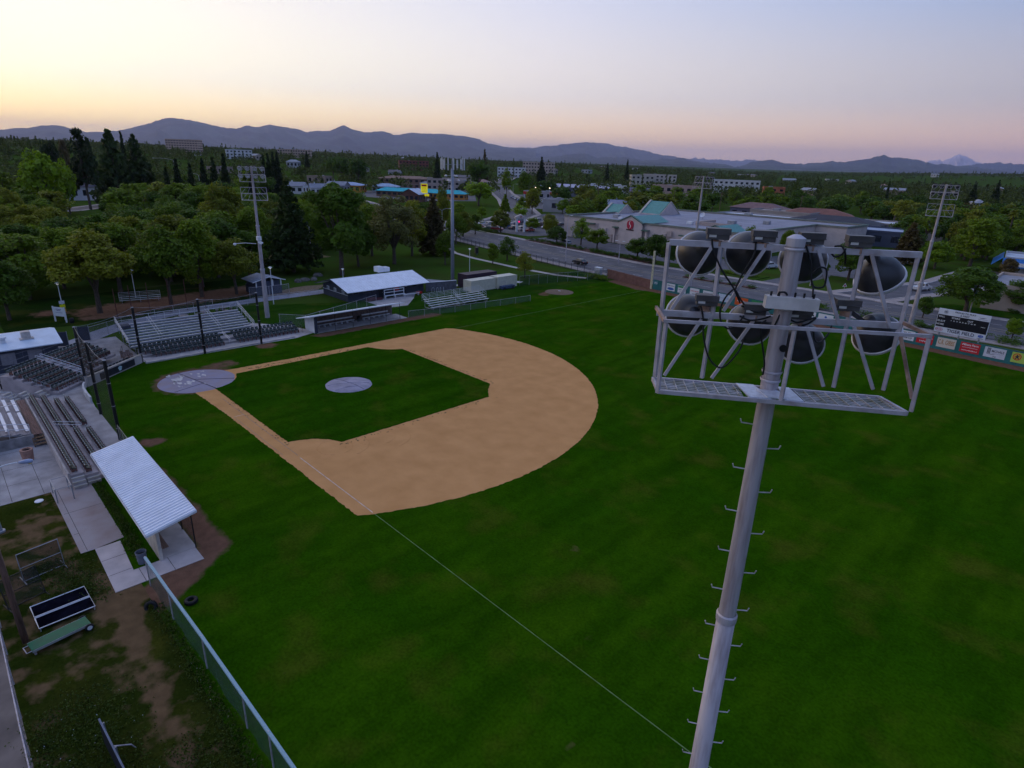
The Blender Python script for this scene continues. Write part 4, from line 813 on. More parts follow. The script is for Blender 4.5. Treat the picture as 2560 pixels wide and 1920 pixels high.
# small aluminium bleacher
for s, (ya, yb, nm) in enumerate(((43.6, 50.4, 'section nearer the dugout of the small five row aluminium bleacher'), (50.8, 57.2, 'section nearer the containers of the small five row aluminium bleacher'))):
    t = thing('bleacher', nm, 'bleacher', (-13.5, (ya + yb) / 2, 0), 0, 'small bleachers')
    for i in range(5):
        x = -12.2 - 0.62 * i; z = 0.42 + 0.25 * i
        MB().box(x - 0.12, x + 0.12, ya, yb, z, z + 0.05).build('bench_plank', alu, t)
        if i: MB().box(x + 0.14, x + 0.46, ya, yb, z - 0.30, z - 0.25).build('foot_plank', alu, t)
    for y in (ya + 0.4, (ya + yb) / 2, yb - 0.4): mb = MB(); mb.beam((-12.1, y, 0.3), (-14.9, y, 1.35), 0.05, 0.07); mb.beam((-12.2, y, 0), (-12.2, y, 0.4), 0.05); mb.beam((-14.8, y, 0), (-14.8, y, 1.4), 0.05); mb.beam((-12.2, y, 0.06), (-14.8, y, 0.06), 0.05); mb.build('understructure_frame', alu, t)
    mb = MB()
    for h in (0.25, 0.5, 0.75, 1.0): mb.tube([(-15.1, ya, 1.45 + h), (-15.1, yb, 1.45 + h)], 0.022, 6)
    for y in np.linspace(ya, yb, 5): mb.tube([(-15.1, y, 1.2), (-15.1, y, 2.47)], 0.025, 6)
    for y in (ya, yb):
        for h in (0.5, 0.95): mb.tube([(-12.9, y, 0.6 + h), (-15.1, y, 1.5 + h)], 0.022, 6)
        for x, z in ((-12.9, 0.5), (-14.0, 0.95)): mb.tube([(x, y, z), (x, y, z + 1.1)], 0.022, 6)
    mb.build('guard_rail', alu, t)
# ---------------------------------------------------------------- concession building, gates and park furniture at the left
cb = thing('concession_building', 'dark blue concession building with a pale metal roof at the left edge', 'building', (-19, -18, 0))
MB().box(-22.8, -16.3, -30, -10.6, 0, 2.75).build('wall', bluegrey, cb)
mb = MB(); mb.add([(-15.7, -31, 2.85), (-15.7, -10.1, 2.85), (-20.2, -10.1, 3.75), (-20.2, -31, 3.75), (-24.0, -10.1, 3.0), (-24.0, -31, 3.0)], [(0, 1, 2, 3), (3, 2, 4, 5)]); mb.add([(-15.7, -31, 2.73), (-15.7, -10.1, 2.73), (-20.2, -10.1, 3.63), (-20.2, -31, 3.63), (-24.0, -10.1, 2.88), (-24.0, -31, 2.88)], [(3, 2, 1, 0), (5, 4, 2, 3)]); mb.quad((-15.7, -31, 2.73), (-15.7, -10.1, 2.73), (-15.7, -10.1, 2.85), (-15.7, -31, 2.85)); mb.quad((-15.7, -10.1, 2.73), (-20.2, -10.1, 3.63), (-20.2, -10.1, 3.75), (-15.7, -10.1, 2.85))
rf = mb.build('roof', mat('pale_blue_roof', (0.62, 0.70, 0.80), 0.45, var=0.06, scale=0.7), cb)
MB().rbox((-18.4, -13.3, 3.75), (0.9, 0.9, 0.9)).rbox((-18.4, -13.3, 3.35), (1.3, 1.4, 0.12)).build('roof_vent', mat('beige_vent', (0.52, 0.46, 0.42), 0.7), rf)
MB().rbox((-17.9, -15.6, 3.5), (0.5, 0.5, 0.6)).lathe([(0.42, 0), (0.42, 0.2), (0.0, 0.32)], (-17.9, -15.6, 3.75), 10).build('roof_vent', white, rf)
for y in (-13.0, -15.6, -18.5): d_ = MB().box(-16.29, -16.24, y - 0.7, y + 0.7, 0.9, 2.3).build('serving_hatch', mat('hatch', (0.24, 0.23, 0.25), 0.6), cb)
for i, (x, y, w) in enumerate(((-24.6, -9.2, 1.6), (-26.0, -6.3, 1.3))):
    g_ = thing('gate_panel', ('dark blue grey gate panel beside the concession building', 'dark blue grey gate panel standing open by the park path')[i], 'gate', (x, y, 0), R((65, 75)[i]))
    MB().box(-w / 2, w / 2, -0.04, 0.04, 0.1, 2.05).build('panel', bluegrey, g_, local=True)
    mb = MB()
    for q in (-w / 2, w / 2): mb.tube([(q, 0, 0), (q, 0, 2.15)], 0.05, 8)
    mb.build('post', greysteel, g_, local=True)
def bands(t, x, y, z0, cols):
    for i, (c, nm) in enumerate(cols): pass
def path_lamp(loc, h, label, group='park path lamps'):
    t = thing('path_lamp', label, 'lamp', loc, 0, group)
    MB().tube([(0, 0, 0), (0, 0, h)], [0.075, 0.05], 8).build('post', white, t, local=True)
    hd = MB().lathe([(0.0, 0.18), (0.34, 0.04), (0.36, 0.0), (0.16, -0.04)], (0, 0, h), 16).build('hood', white, t, local=True)
    MB().lathe([(0.15, -0.05), (0.20, -0.12), (0.12, -0.25), (0.0, -0.26)], (0, 0, h), 12).build('globe', lampwhite, t, local=True)
    return t
pl_ = path_lamp((-40.8, -6.1, 0), 5.8, 'white path lamp with yellow and orange notices beside the white sign')
for z, c, nm in ((2.55, (0.65, 0.65, 0.7), 'notice_white'), (1.95, (0.75, 0.72, 0.0), 'notice_yellow'), (1.3, (0.70, 0.33, 0.01), 'notice_orange')): MB().box(0.08, 0.11, -0.36, 0.36, z, z + 0.52).build('notice', mat(nm, c, 0.6), pl_, local=True)
path_lamp((-32.6, 23.7, 0), 6.6, 'white path lamp beside the left light tower')
path_lamp((-46.4, 45.3, 0), 2.4, 'short white path lamp behind the clubhouse')
path_lamp((-38.2, 74.3, 0), 5.6, 'white path lamp on the lawn beside the cell tower')
path_lamp((-51.65, 6.43, 0.00), 5.0, 'white path lamp under the trees behind the park bench')
sg = thing('park_sign', 'white notice board on two posts beside the striped path lamp', 'sign', (-39.8, -6.8, 0), math.atan2(1.1, 1.7))
MB().box(-1.0, 1.0, -0.04, 0.04, 0.9, 2.3).build('board', white, sg, local=True)
for x in (-1.05, 1.05): MB().box(x - 0.08, x + 0.08, -0.08, 0.08, 0, 2.4).build('post', white, sg, local=True)
ln = MB(); ln.box(-0.5, 0.5, -0.055, -0.045, 1.95, 2.05); ln.box(-0.35, 0.35, -0.055, -0.045, 1.75, 1.85); ln.box(-0.6, 0.6, -0.055, -0.045, 1.45, 1.5); ln.build('print', mat('sign_print', (0.2, 0.2, 0.35), 0.6), sg, local=True)
solo(MB().lathe([(0.0, 0.8), (0.3, 0.75), (0.38, 0.4), (0.3, 0)], (-38.2, -5.7, 0), 12), 'litter_bin', rubber, 'black litter bin beside the white notice board', 'litter bin')
# round stone picnic tables
stone = mat('picnic_stone', (0.30, 0.25, 0.23), 0.85, var=0.15, scale=3)
for i, p in enumerate(((-30.2, 7.9, 0), (-31.0, 11.3, 0), (-32.5, 15.0, 0))):
    t = thing('picnic_table', ('round stone picnic table behind the bleacher, nearest home plate', 'round stone picnic table behind the bleacher, middle of three', 'round stone picnic table behind the bleacher, nearest the light tower')[i], 'picnic table', p, 0.4 * i, 'picnic tables')
    MB().lathe([(0.0, 0.78), (0.72, 0.78), (0.75, 0.70), (0.25, 0.66), (0.2, 0.05), (0.35, 0.0)], n=18).build('table_top', stone, t, local=True)
    for k in range(4):
        a = R(45 + 90 * k); MB().lathe([(0.0, 0.46), (0.28, 0.46), (0.28, 0.38), (0.14, 0.35), (0.14, 0.0)], (1.15 * math.cos(a), 1.15 * math.sin(a), 0), 12).build('stool', stone, t, local=True)
# paths
def ribbon(pts, w, z, name, m_, label):
    P2 = [Vector(p[:2]) for p in pts]; L_, R_ = [], []
    for i, p in enumerate(P2):
        d = (P2[min(i + 1, len(P2) - 1)] - P2[max(i - 1, 0)]).normalized(); q = Vector((-d.y, d.x)) * w / 2; L_.append(p + q); R_.append(p - q)
    mb = MB()
    for i in range(len(P2) - 1): mb.quad((*R_[i], z), (*R_[i + 1], z), (*L_[i + 1], z), (*L_[i], z))
    return struct(mb, name, m_, label)
pathm = mat('path_asphalt', (0.30, 0.29, 0.33), 0.85, var=0.1, scale=0.5)
ribbon([(-24, -9.5), (-26.5, -6.5), (-29.5, -3.5), (-33, 1.0), (-35.6, 7.2), (-37.0, 14), (-37.6, 22.5), (-37.8, 35.3), (-39.5, 50), (-39, 58), (-30, 63)], 3.4, 0.004, 'park_path', pathm, 'grey park path curving behind the bleacher and clubhouse')
ribbon([(-75, 96.5), (-65.8, 91.9), (-55.5, 90.0), (-37.0, 88.8), (-24, 89.5), (-17, 92.5)], 1.6, 0.004, 'park_path', mat('path_pale', (0.48, 0.42, 0.38), 0.85), 'pale footpath across the lawn beside the road')
ribbon([(-37.5, 58.5), (-28, 60.5), (-26.5, 66), (-27, 73), (-22, 76)], 2.0, 0.003, 'park_path', mat('path_white', (0.52, 0.50, 0.50), 0.85), 'pale path past the cell tower')
grid_sheet('bare_park_ground', -60, -36.5, -14, 30, 0.5, -0.010, turf_material('park_floor', (0.026, 0.058, 0.008), (0.036, 0.056, 0.012), (0.25, 0.135, 0.085)), 'bare brown earth under the park trees',
    lambda X, Y: np.maximum(np.clip(1.15 - seg(X, Y, (-44, 0), (-47, 24)) / 6.5, 0, 1), np.maximum(np.clip(0.95 - np.hypot(X + 47, Y + 7) / 4.5, 0, 1), np.clip(0.9 - seg(X, Y, (-40, -3), (-39, 3)) / 3, 0, 1))))
struct(MB().sheet(rag([(-41, 26), (-38.8, 24.5), (-38.9, 35), (-44, 40), (-45, 33)], 0.4, 1.0), -0.006), 'bare_earth', mat('tan_earth', (0.22, 0.15, 0.09), 0.95, var=0.2), 'tan bare earth beside the path by the blue shed')
struct(MB().sheet(rag([(-90, 38), (-80, 33), (-74, 46), (-78, 60), (-88, 55)], 0.8, 2.0), 0.005), 'dry_grass', mat('dry_grass', (0.21, 0.15, 0.05), 0.95, var=0.25, scale=0.4), 'dry yellow grass under the centre trees')
# second diamond backstop poles behind the bleacher
rust = mat('rust_pole', (0.10, 0.028, 0.022), 0.7)
for i, p in enumerate(((-34.7, -0.2), (-36.2, 2.2), (-36.8, 4.9), (-36.9, 8.0), (-36.9, 10.6), (-36.7, 13.5))):
    t = thing('fence_pole', ('dark red fence pole behind the bleacher, nearest the park sign', 'second dark red fence pole from the park sign', 'third dark red fence pole from the park sign', 'third dark red fence pole from the light tower', 'second dark red fence pole from the light tower', 'dark red fence pole behind the bleacher, nearest the light tower')[i], 'pole', (*p, 0), 0, 'dark red fence poles')
    MB().tube([(0, 0, 0), (0, 0, 5.2)], 0.055, 8).build('shaft', rust, t, local=True)
    MB().lathe([(0.07, 0), (0.07, 0.05), (0.0, 0.08)], (0, 0, 5.2), 8).build('cap', rust, t, local=True)
wr = thing('wire_fence', 'thin wires strung between the dark red poles', 'fence', (-36, 6, 0))
for z in (0.6, 1.6, 2.6, 3.6, 4.6): MB().tube([(-34.7, -0.2, z), (-36.2, 2.2, z), (-36.8, 4.9, z), (-36.9, 8.0, z), (-36.9, 10.6, z), (-36.7, 13.5, z)], 0.012, 4).build('wire', rust, wr)
pb = thing('park_bleacher', 'small weathered bench bleacher under the park trees', 'bleacher', (-47.6, 6.2, 0), R(-13))
for i in range(3): MB().box(-0.2 - 0.5 * i - 0.14, -0.2 - 0.5 * i + 0.14, -3.2, 3.2, 0.42 + 0.22 * i, 0.48 + 0.22 * i).build('bench_plank', alu, pb, local=True)
for y in (-2.8, 0, 2.8): mb = MB(); mb.beam((0, y, 0.25), (-1.6, y, 0.85), 0.06); mb.beam((0, y, 0), (0, y, 0.4), 0.06); mb.beam((-1.4, y, 0), (-1.4, y, 0.9), 0.06); mb.build('understructure_frame', galv, pb, local=True)
mb = MB()
for z in (1.1, 1.35, 1.6): mb.tube([(-1.6, -3.2, z), (-1.6, 3.2, z)], 0.03, 6)
for y in (-3.2, 0, 3.2): mb.tube([(-1.6, y, 0.6), (-1.6, y, 1.6)], 0.03, 6)
mb.build('guard_rail', galv, pb, local=True)
# blue shed beside the light tower
sb = thing('blue_shed', 'small blue grey shed with white posts under the trees by the light tower', 'shed', (-43.6, 26.5, 0))
MB().box(-46.2, -41.2, 24.2, 29.2, 0, 1.55).build('wall', mat('shed_blue', (0.045, 0.055, 0.09), 0.7), sb)
mb = MB(); mb.add([(-40.8, 23.6, 2.55), (-40.8, 26.7, 3.35), (-40.8, 29.8, 2.55), (-46.6, 23.6, 2.55), (-46.6, 26.7, 3.35), (-46.6, 29.8, 2.55)], [(0, 1, 4, 3), (1, 2, 5, 4)]); mb.build('roof', mat('shed_roof', (0.25, 0.28, 0.36), 0.6), sb)
MB().add([(-40.75, 23.5, 2.5), (-40.75, 26.7, 3.33), (-40.75, 29.9, 2.5), (-40.75, 29.9, 2.66), (-40.75, 26.7, 3.5), (-40.75, 23.5, 2.66)], [(0, 1, 4, 5), (1, 2, 3, 4)]).build('barge_board', white, sb)
for y in (24.3, 25.9, 27.5, 29.1): MB().box(-41.3, -41.1, y - 0.09, y + 0.09, 1.55, 2.75).build('post', white, sb)
MB().box(-46.0, -41.6, 24.4, 29.0, 1.56, 2.5).build('store', mat('shed_blue2', (0.07, 0.085, 0.13), 0.7), sb)

# ---------------------------------------------------------------- fences
wire = netmat('chain_link', (0.34, 0.34, 0.36), 0.16)
def chain_fence(name, label, pts, h, spacing=3.0, m_=None, post=galv, top=True, cover=None, group=None, r=0.03):
    t = thing(name, label, 'fence', (*pts[0][:2], 0), 0, group); m_ = m_ or wire
    for a, b in zip(pts[:-1], pts[1:]):
        a, b = Vector((*a[:2], 0)), Vector((*b[:2], 0)); n = max(1, int(round((b - a).length / spacing)))
        for i in range(n):
            p, q = a + (b - a) * i / n, a + (b - a) * (i + 1) / n
            MB().quad(p + Vector((0, 0, 0.03)), q + Vector((0, 0, 0.03)), q + Vector((0, 0, h)), p + Vector((0, 0, h))).build('mesh_panel', m_, t)
            MB().tube([p, p + Vector((0, 0, h + 0.05))], r, 6).build('post', post, t)
        if top: MB().tube([a + Vector((0, 0, h)), b + Vector((0, 0, h))], r * 0.8, 6).build('top_rail', post, t)
    e_ = Vector((*pts[-1][:2], 0)); MB().tube([e_, e_ + Vector((0, 0, h + 0.05))], r, 6).build('post', post, t)
    return t
chain_fence('chain_fence', 'low chain link fence along the left field foul ground by the small bleacher', [(-10.2, 37.2), (-8.6, 46), (-7.6, 56), (-7.0, 63.4)], 1.15, m_=netmat('chain_dense', (0.10, 0.13, 0.11), 0.42))
chain_fence('chain_fence', 'tall chain link screen standing behind the far dugout', [(-17.8, 18.2), (-14.6, 21.0), (-18.0, 30), (-21.5, 38)], 1.9, m_=netmat('chain_faint', (0.30, 0.32, 0.33), 0.12))
chain_fence('chain_fence', 'low fence along the park path beside the lawn', [(-32.6, 16), (-35.6, 21.8), (-35.9, 34.2)], 1.0, 2.0, m_=netmat('chain_faint', (0.3, 0.32, 0.33), 0.12))
chain_fence('chain_fence', 'chain link fence along the park path behind the bleacher', [(-26.0, -6.0), (-28.0, -3.0), (-31.2, 1.4), (-33.6, 7.5), (-34.6, 14)], 1.8, m_=netmat('chain_faint', (0.3, 0.32, 0.33), 0.12))
chain_fence('chain_fence', 'chain link enclosure in front of the blue shed', [(-40.4, 22.6), (-39.6, 26.0), (-39.8, 30.0)], 1.9)
chain_fence('chain_fence', 'dark chain link fence behind the bullpen corner', [(-19.3, 72.6), (-18.0, 80), (-16.0, 88), (-14.0, 96.5)], 2.1, m_=netmat('chain_black', (0.03, 0.04, 0.035), 0.38), post=greysteel)
chain_fence('chain_fence', 'low windscreen fence between the net and the dugout roof', [(12.6, -10.9), (16.2, -10.95), (19.6, -11.0)], 1.55, 1.8, m_=netmat('windscreen_grey', (0.10, 0.11, 0.10), 0.62), post=mat('post_tan', (0.30, 0.28, 0.22), 0.6))
iron = mat('iron_fence', (0.02, 0.02, 0.022), 0.5)
fn = thing('iron_fence', 'black iron picket fence between the park and the road', 'fence', (-50, 101, 0))
fp_ = [(-112, 116), (-84.6, 107.8), (-48.2, 101.2), (-19.1, 96.6)]
for a, b in zip(fp_[:-1], fp_[1:]):
    a, b = Vector((*a, 0)), Vector((*b, 0)); n = int((b - a).length / 2.4)
    for i in range(n):
        p, q = a + (b - a) * i / n, a + (b - a) * (i + 1) / n
        mb = MB(); mb.beam(p + Vector((0, 0, 1.55)), q + Vector((0, 0, 1.55)), 0.04); mb.beam(p + Vector((0, 0, 0.25)), q + Vector((0, 0, 0.25)), 0.04)
        for k in range(1, 12): s_ = p + (q - p) * k / 12; mb.beam(s_ + Vector((0, 0, 0.1)), s_ + Vector((0, 0, 1.65)), 0.022)
        mb.build('picket_panel', iron, fn)
        MB().beam(p, p + Vector((0, 0, 1.85)), 0.08).build('post', iron, fn)
# right field line fence with teal windscreen top
gf = thing('windscreen_fence', 'long green mesh fence with a teal and white top rail in the near corner', 'fence', (46, -14.6, 0))
tealtop = mat('teal_cap', (0.07, 0.19, 0.24), 0.5, var=0.4, scale=6, col2=(0.30, 0.42, 0.48), spots=0.60, stretch=(3, 3, 3))
scr = netmat('windscreen_green', (0.035, 0.085, 0.075), 0.46)
fx = [(36.9, -14.85), (41, -14.75), (46, -14.6), (51, -14.5), (56.5, -14.4), (62, -14.3), (70, -14.2), (84, -14.0)]
for a, b in zip(fx[:-1], fx[1:]):
    n = max(1, int((b[0] - a[0]) / 2.6))
    for i in range(n):
        p = (a[0] + (b[0] - a[0]) * i / n, a[1] + (b[1] - a[1]) * i / n); q = (a[0] + (b[0] - a[0]) * (i + 1) / n, a[1] + (b[1] - a[1]) * (i + 1) / n)
        mb = MB(); K = 4
        for k in range(K):
            f0, f1 = k / K, (k + 1) / K; L = lambda f: (p[0] + (q[0] - p[0]) * f, p[1] + (q[1] - p[1]) * f)
            wv = lambda f, g: 0.05 * math.sin(9 * f + i) * g
            mb.quad((L(f0)[0], L(f0)[1] + wv(f0, 1), 0.04), (L(f1)[0], L(f1)[1] + wv(f1, 1), 0.04), (*L(f1), 2.08), (*L(f0), 2.08))
        mb.build('mesh_panel', scr, gf); MB().tube([(*p, 0), (*p, 2.18)], 0.04, 8).build('post', galv, gf)
    MB().beam((a[0], a[1], 2.12), (b[0], b[1], 2.12), 0.15, 0.10).build('top_rail', tealtop, gf)
chain_fence('chain_fence', 'chain link fence at the far left edge beside the dirt lot', [(30, -22.0), (38, -22.05), (46, -22.15), (60, -22.2)], 1.95, 2.6, m_=netmat('chain_pale', (0.26, 0.27, 0.32), 0.28), r=0.035)
# ---------------------------------------------------------------- left field wall, banners, foul pole, scoreboard
FW = lambda x: 94.4 - 0.065 * x
lw = thing('outfield_wall', 'long teal padded outfield wall hung with advertising banners', 'wall', (30, 92.5, 0))
teal = mat('teal_panel', (0.022, 0.155, 0.155), 0.6, var=0.12, scale=0.8)
x = 0.2
while x < 120:
    MB().beam((x, FW(x), 1.03), (x + 2.9, FW(x + 2.9), 1.03), 0.09, 2.06).build('panel', teal, lw); x += 2.94
mb = MB(); mb.beam((0.2, FW(0.2), 2.10), (120, FW(120), 2.10), 0.12, 0.06); mb.build('top_rail', mat('teal_rail', (0.04, 0.10, 0.11), 0.6), lw)
bkw = thing('brick_wall', 'reddish brown brick wall at the corner of left field', 'wall', (-7, 95.5, 0))
bm_ = mat('red_brown_brick', (0.19, 0.095, 0.075), 0.85, var=0.12, scale=1.4)
for i in range(5):
    a = Vector((-14.4 + 2.8 * i, 97.0 - 0.5 * i, 0)); b = Vector((-14.4 + 2.8 * (i + 1), 97.0 - 0.5 * (i + 1), 0)); h = 2.1 - 0.05 * i
    MB().beam(a + Vector((0, 0, h / 2)), b + Vector((0, 0, h / 2)), 0.22, h).build('wall_section', bm_, bkw); MB().beam(a + Vector((0, 0, h / 2 + 0.05)), a + Vector((0.01, 0, h / 2 + 0.05)), 0.3, h + 0.15).build('pier', bm_, bkw)
fpo = thing('foul_pole', 'cream left field foul pole with faded numbers', 'foul pole', (-0.2, 94.3, 0))
MB().box(-0.20, 0.20, -0.12, 0.12, 0, 8.2).build('pole', mat('foul_cream', (0.62, 0.55, 0.36), 0.6, var=0.1), fpo, local=True)
for i, ch_ in enumerate('REDDING'[::1] if False else ''): pass
mb = MB()
for i in range(6): mb.box(-0.12, 0.12, -0.135, -0.125, 3.2 + 0.7 * i, 3.55 + 0.7 * i)
mb.build('faded_mark', mat('faded_mark', (0.42, 0.38, 0.28), 0.7), fpo, local=True)
def banner(xc, w, h, bgc, label, lines, zc=1.18, extra=None):
    y = FW(xc) - 0.075; t = thing('banner', label, 'banner', (xc, y, zc), math.atan(-0.065), 'advertising banners on the outfield wall')
    MB().box(-w / 2, w / 2, -0.012, 0.012, -h / 2, h / 2).build('sheet', mat('vinyl_%.2f_%.2f_%.2f' % bgc, bgc, 0.5, var=0.03), t, local=True)
    ORI[t.name] = Vector((0, 0, 0))
    for s_, c_, px, pz, hh, ww in lines:
        if not s_: strokes(t, px, pz, hh, ww, mat('ink_%.2f_%.2f_%.2f' % c_, c_, 0.6, var=0.02)); continue
        text(s_, mat('ink_%.2f_%.2f_%.2f' % c_, c_, 0.6, var=0.02), t, (px, -0.018, pz), (1, 0, 0), (0, 0, 1), hh, 'lettering', ww)
    if extra: extra(t)
    return t
def strokes(t, px, pz, hh, ww, m_, y0=-0.0175):
    mb = MB(); x_ = px - ww / 2; r_ = random.Random(int(ww * 100 + hh * 1000))
    while x_ < px + ww / 2:
        w1 = r_.uniform(0.25, 0.6) * hh; k = r_.uniform(0.55, 1.0)
        mb.box(x_, x_ + w1 * 0.35, y0 - 0.0035, y0 + 0.0035, pz - hh / 2, pz - hh / 2 + hh * k); mb.box(x_, x_ + w1, y0 - 0.003, y0 + 0.003, pz - hh * 0.1, pz + hh * 0.12); x_ += w1 * 1.35
    mb.build('print', m_, t, local=True)
W_, K_, R_, G_, B_ = (0.70, 0.71, 0.74), (0.03, 0.03, 0.05), (0.55, 0.02, 0.03), (0.03, 0.25, 0.08), (0.03, 0.10, 0.42)
def shape(t, pts, c, dy=-0.02, name='emblem'): MB().add([(p[0], dy, p[1]) for p in pts], [tuple(range(len(pts)))]).build(name, mat('ink_%.2f_%.2f_%.2f' % c, c, 0.6, var=0.02), t, local=True)
ell = lambda cx, cz, a, b, n=18: [(cx + a * math.cos(2 * math.pi * i / n), cz + b * math.sin(2 * math.pi * i / n)) for i in range(n)]
banner(0.95, 0.9, 0.75, (0.10, 0.24, 0.27), 'tiny pale distance marker next to the foul pole', [('', W_, 0, 0, 0.5, 0.7)], 1.5)
banner(4.9, 2.1, 1.5, W_, 'white banner with dark lettering over a blue wave, nearest the foul pole', [('', K_, 0, 0.35, 0.3, 1.7)], extra=lambda t: shape(t, ell(0, -0.3, 0.85, 0.28), B_))
banner(7.7, 2.0, 1.5, W_, 'white banner with a green top band', [('', K_, 0, -0.1, 0.3, 1.5), ('', K_, 0, -0.5, 0.25, 0.9)], extra=lambda t: shape(t, [(-0.95, 0.3), (0.95, 0.3), (0.95, 0.7), (-0.95, 0.7)], G_))
banner(10.8, 2.2, 1.5, W_, 'white banner with red emblem and small dark print', [('', R_, 0, 0.2, 0.35, 1.8), ('', K_, 0, -0.4, 0.28, 1.0)])
banner(13.9, 2.2, 1.5, W_, 'white banner with two lines of grey lettering', [('', (0.2, 0.2, 0.25), 0, 0.3, 0.35, 1.8), ('', (0.2, 0.2, 0.25), 0, -0.3, 0.4, 1.2)])
banner(17.7, 2.6, 1.5, (0.50, 0.58, 0.70), 'pale blue white banner with faint lettering', [('', (0.35, 0.42, 0.55), 0, 0, 0.45, 2.0)])
banner(21.4, 2.7, 1.5, (0.62, 0.10, 0.02), 'bright orange banner on the outfield wall', [('', W_, 0, 0.1, 0.4, 1.8)])
banner(24.6, 2.2, 1.5, G_, 'green banner beside the orange one', [('', W_, 0, 0, 0.4, 1.5)])
banner(34.6, 2.5, 1.5, W_, 'white banner with dark script lettering behind the light pole', [('', K_, 0, 0.05, 0.5, 2.0)])
banner(37.6, 2.6, 1.5, W_, 'white banner with a small dark diamond emblem', [('', R_, 0, -0.4, 0.22, 1.6)], extra=lambda t: shape(t, [(-0.25, 0.25), (0, 0), (0.25, 0.25), (0, 0.5)], B_))
banner(50.3, 2.6, 1.5, W_, 'white banner with bold black lettering', [('FIVE', K_, 0.1, 0.3, 0.42, 1.4), ('', K_, 0.1, -0.35, 0.38, 1.6)])
banner(53.1, 2.3, 1.5, R_, 'red banner with white lettering partly behind the steel frame', [('', W_, 0, 0.2, 0.4, 1.7), ('', W_, 0, -0.35, 0.35, 1.4)])
banner(56.0, 2.5, 1.5, (0.62, 0.56, 0.48), 'cream banner with brown art lettering under the scoreboard', [('C.R. GIBBS', (0.42, 0.20, 0.06), 0, 0.05, 0.72, 2.15)])
banner(59.1, 2.5, 1.5, R_, 'red insurance banner with white lettering and phone number', [('State Farm', W_, 0.15, 0.42, 0.34, 1.75), ('', W_, 0, 0.02, 0.17, 1.9), ('', W_, 0, -0.42, 0.24, 2.0)], extra=lambda t: [shape(t, ell(-1.0 + 0.12 * k, 0.42 + (0.08 if k == 1 else -0.04), 0.09, 0.08, 10), W_) for k in range(3)])
banner(62.2, 2.6, 1.5, (0.58, 0.60, 0.68), 'pale grey banner with dark bars', [('MCHALE', K_, 0.35, 0.22, 0.34, 1.5), ('', (0.3, 0.3, 0.36), 0.35, -0.1, 0.16, 1.2), ('', K_, 0.1, -0.55, 0.26, 0.4)], extra=lambda t: [shape(t, [(q, -0.2), (q + 0.09, -0.2), (q + 0.09, 0.65), (q, 0.65)], K_) for q in (-0.95, -0.8, -0.65)] + [shape(t, [(-0.95, -0.3), (0.0, -0.3), (0.0, -0.25), (-0.95, -0.25)], K_)])
banner(65.6, 2.8, 1.5, (0.42, 0.58, 0.10), 'lime green banner with a red ring and dark figure', [('', G_, 0.8, 0.1, 0.45, 0.9)], extra=lambda t: [shape(t, ell(-0.75, 0.1, 0.52, 0.52), R_), shape(t, ell(-0.75, 0.1, 0.42, 0.42), (0.55, 0.35, 0.05), -0.025), shape(t, [(-0.95, -0.25), (-0.85, -0.28), (-0.72, 0.0), (-0.58, -0.25), (-0.48, -0.2), (-0.62, 0.15), (-0.45, 0.32), (-0.55, 0.36), (-0.7, 0.25), (-0.72, 0.42), (-0.85, 0.4), (-0.85, 0.2), (-1.0, 0.1), (-0.98, 0.02), (-0.83, 0.08)], K_, -0.03)])
sc = thing('scoreboard', 'black and white scoreboard on posts behind the outfield wall', 'scoreboard', (57.1, 91.7, 0), math.atan(-0.065)); ORI[sc.name] = Vector((0, 0, 0))
for x in (-2.6, 0, 2.6): MB().box(x - 0.1, x + 0.1, 0.12, 0.32, 0, 6.0).build('post', greysteel, sc, local=True)
MB().box(-3.35, 3.35, -0.10, 0.10, 2.5, 6.15).build('cabinet', mat('score_white', (0.66, 0.68, 0.76), 0.5, var=0.03), sc, local=True)
MB().box(-3.30, 3.30, -0.125, -0.101, 3.35, 5.25).build('display_panel', mat('score_black', (0.010, 0.010, 0.018), 0.35), sc, local=True)
wink = mat('ink_white', (0.75, 0.76, 0.80), 0.6); kink = mat('ink_dark', (0.03, 0.035, 0.08), 0.6)
tx = lambda s_, x_, z_, h_, w_, m_=wink: text(s_, m_, sc, (x_, -0.14, z_), (1, 0, 0), (0, 0, 1), h_, 'lettering', w_)
tx('PROUD TO PLAY', 0.15, 5.88, 0.26, 2.7, kink); tx('A PART', 0.15, 5.48, 0.26, 1.2, kink); tx('BALL', -2.75, 4.95, 0.26, 0.75); tx('STRIKE', -0.9, 4.95, 0.26, 1.1); tx('OUT', 1.0, 4.85, 0.26, 0.7)
tx('GUEST', -2.7, 4.25, 0.28, 1.05); tx('HOME', -2.75, 3.75, 0.28, 1.0); tx('1 2 3 4 5 6 7 8 9', 0.1, 4.52, 0.16, 3.2); strokes(sc, 2.75, 4.35, 0.16, 0.55, wink, -0.14)
tx('TIGER FIELD', 0.15, 2.92, 0.50, 3.6, kink); tx('KIA', -2.72, 2.95, 0.26, 0.62, mat('ink_red', (0.45, 0.03, 0.10), 0.6)); tx('SUBARU', 2.75, 2.64, 0.14, 0.8, kink)
def sring(cx, cz, a, b, m_, nm, y=-0.135):
    n = 24; vs = [(cx + a * k * math.cos(2 * math.pi * i / n), y, cz + b * k * math.sin(2 * math.pi * i / n)) for k in (1.0, 0.86) for i in range(n)]
    MB().add(vs, [(i, (i + 1) % n, n + (i + 1) % n, n + i) for i in range(n)]).build(nm, m_, sc, local=True)
sring(-2.72, 2.95, 0.50, 0.28, mat('ink_red', (0.45, 0.03, 0.10)), 'oval_emblem')
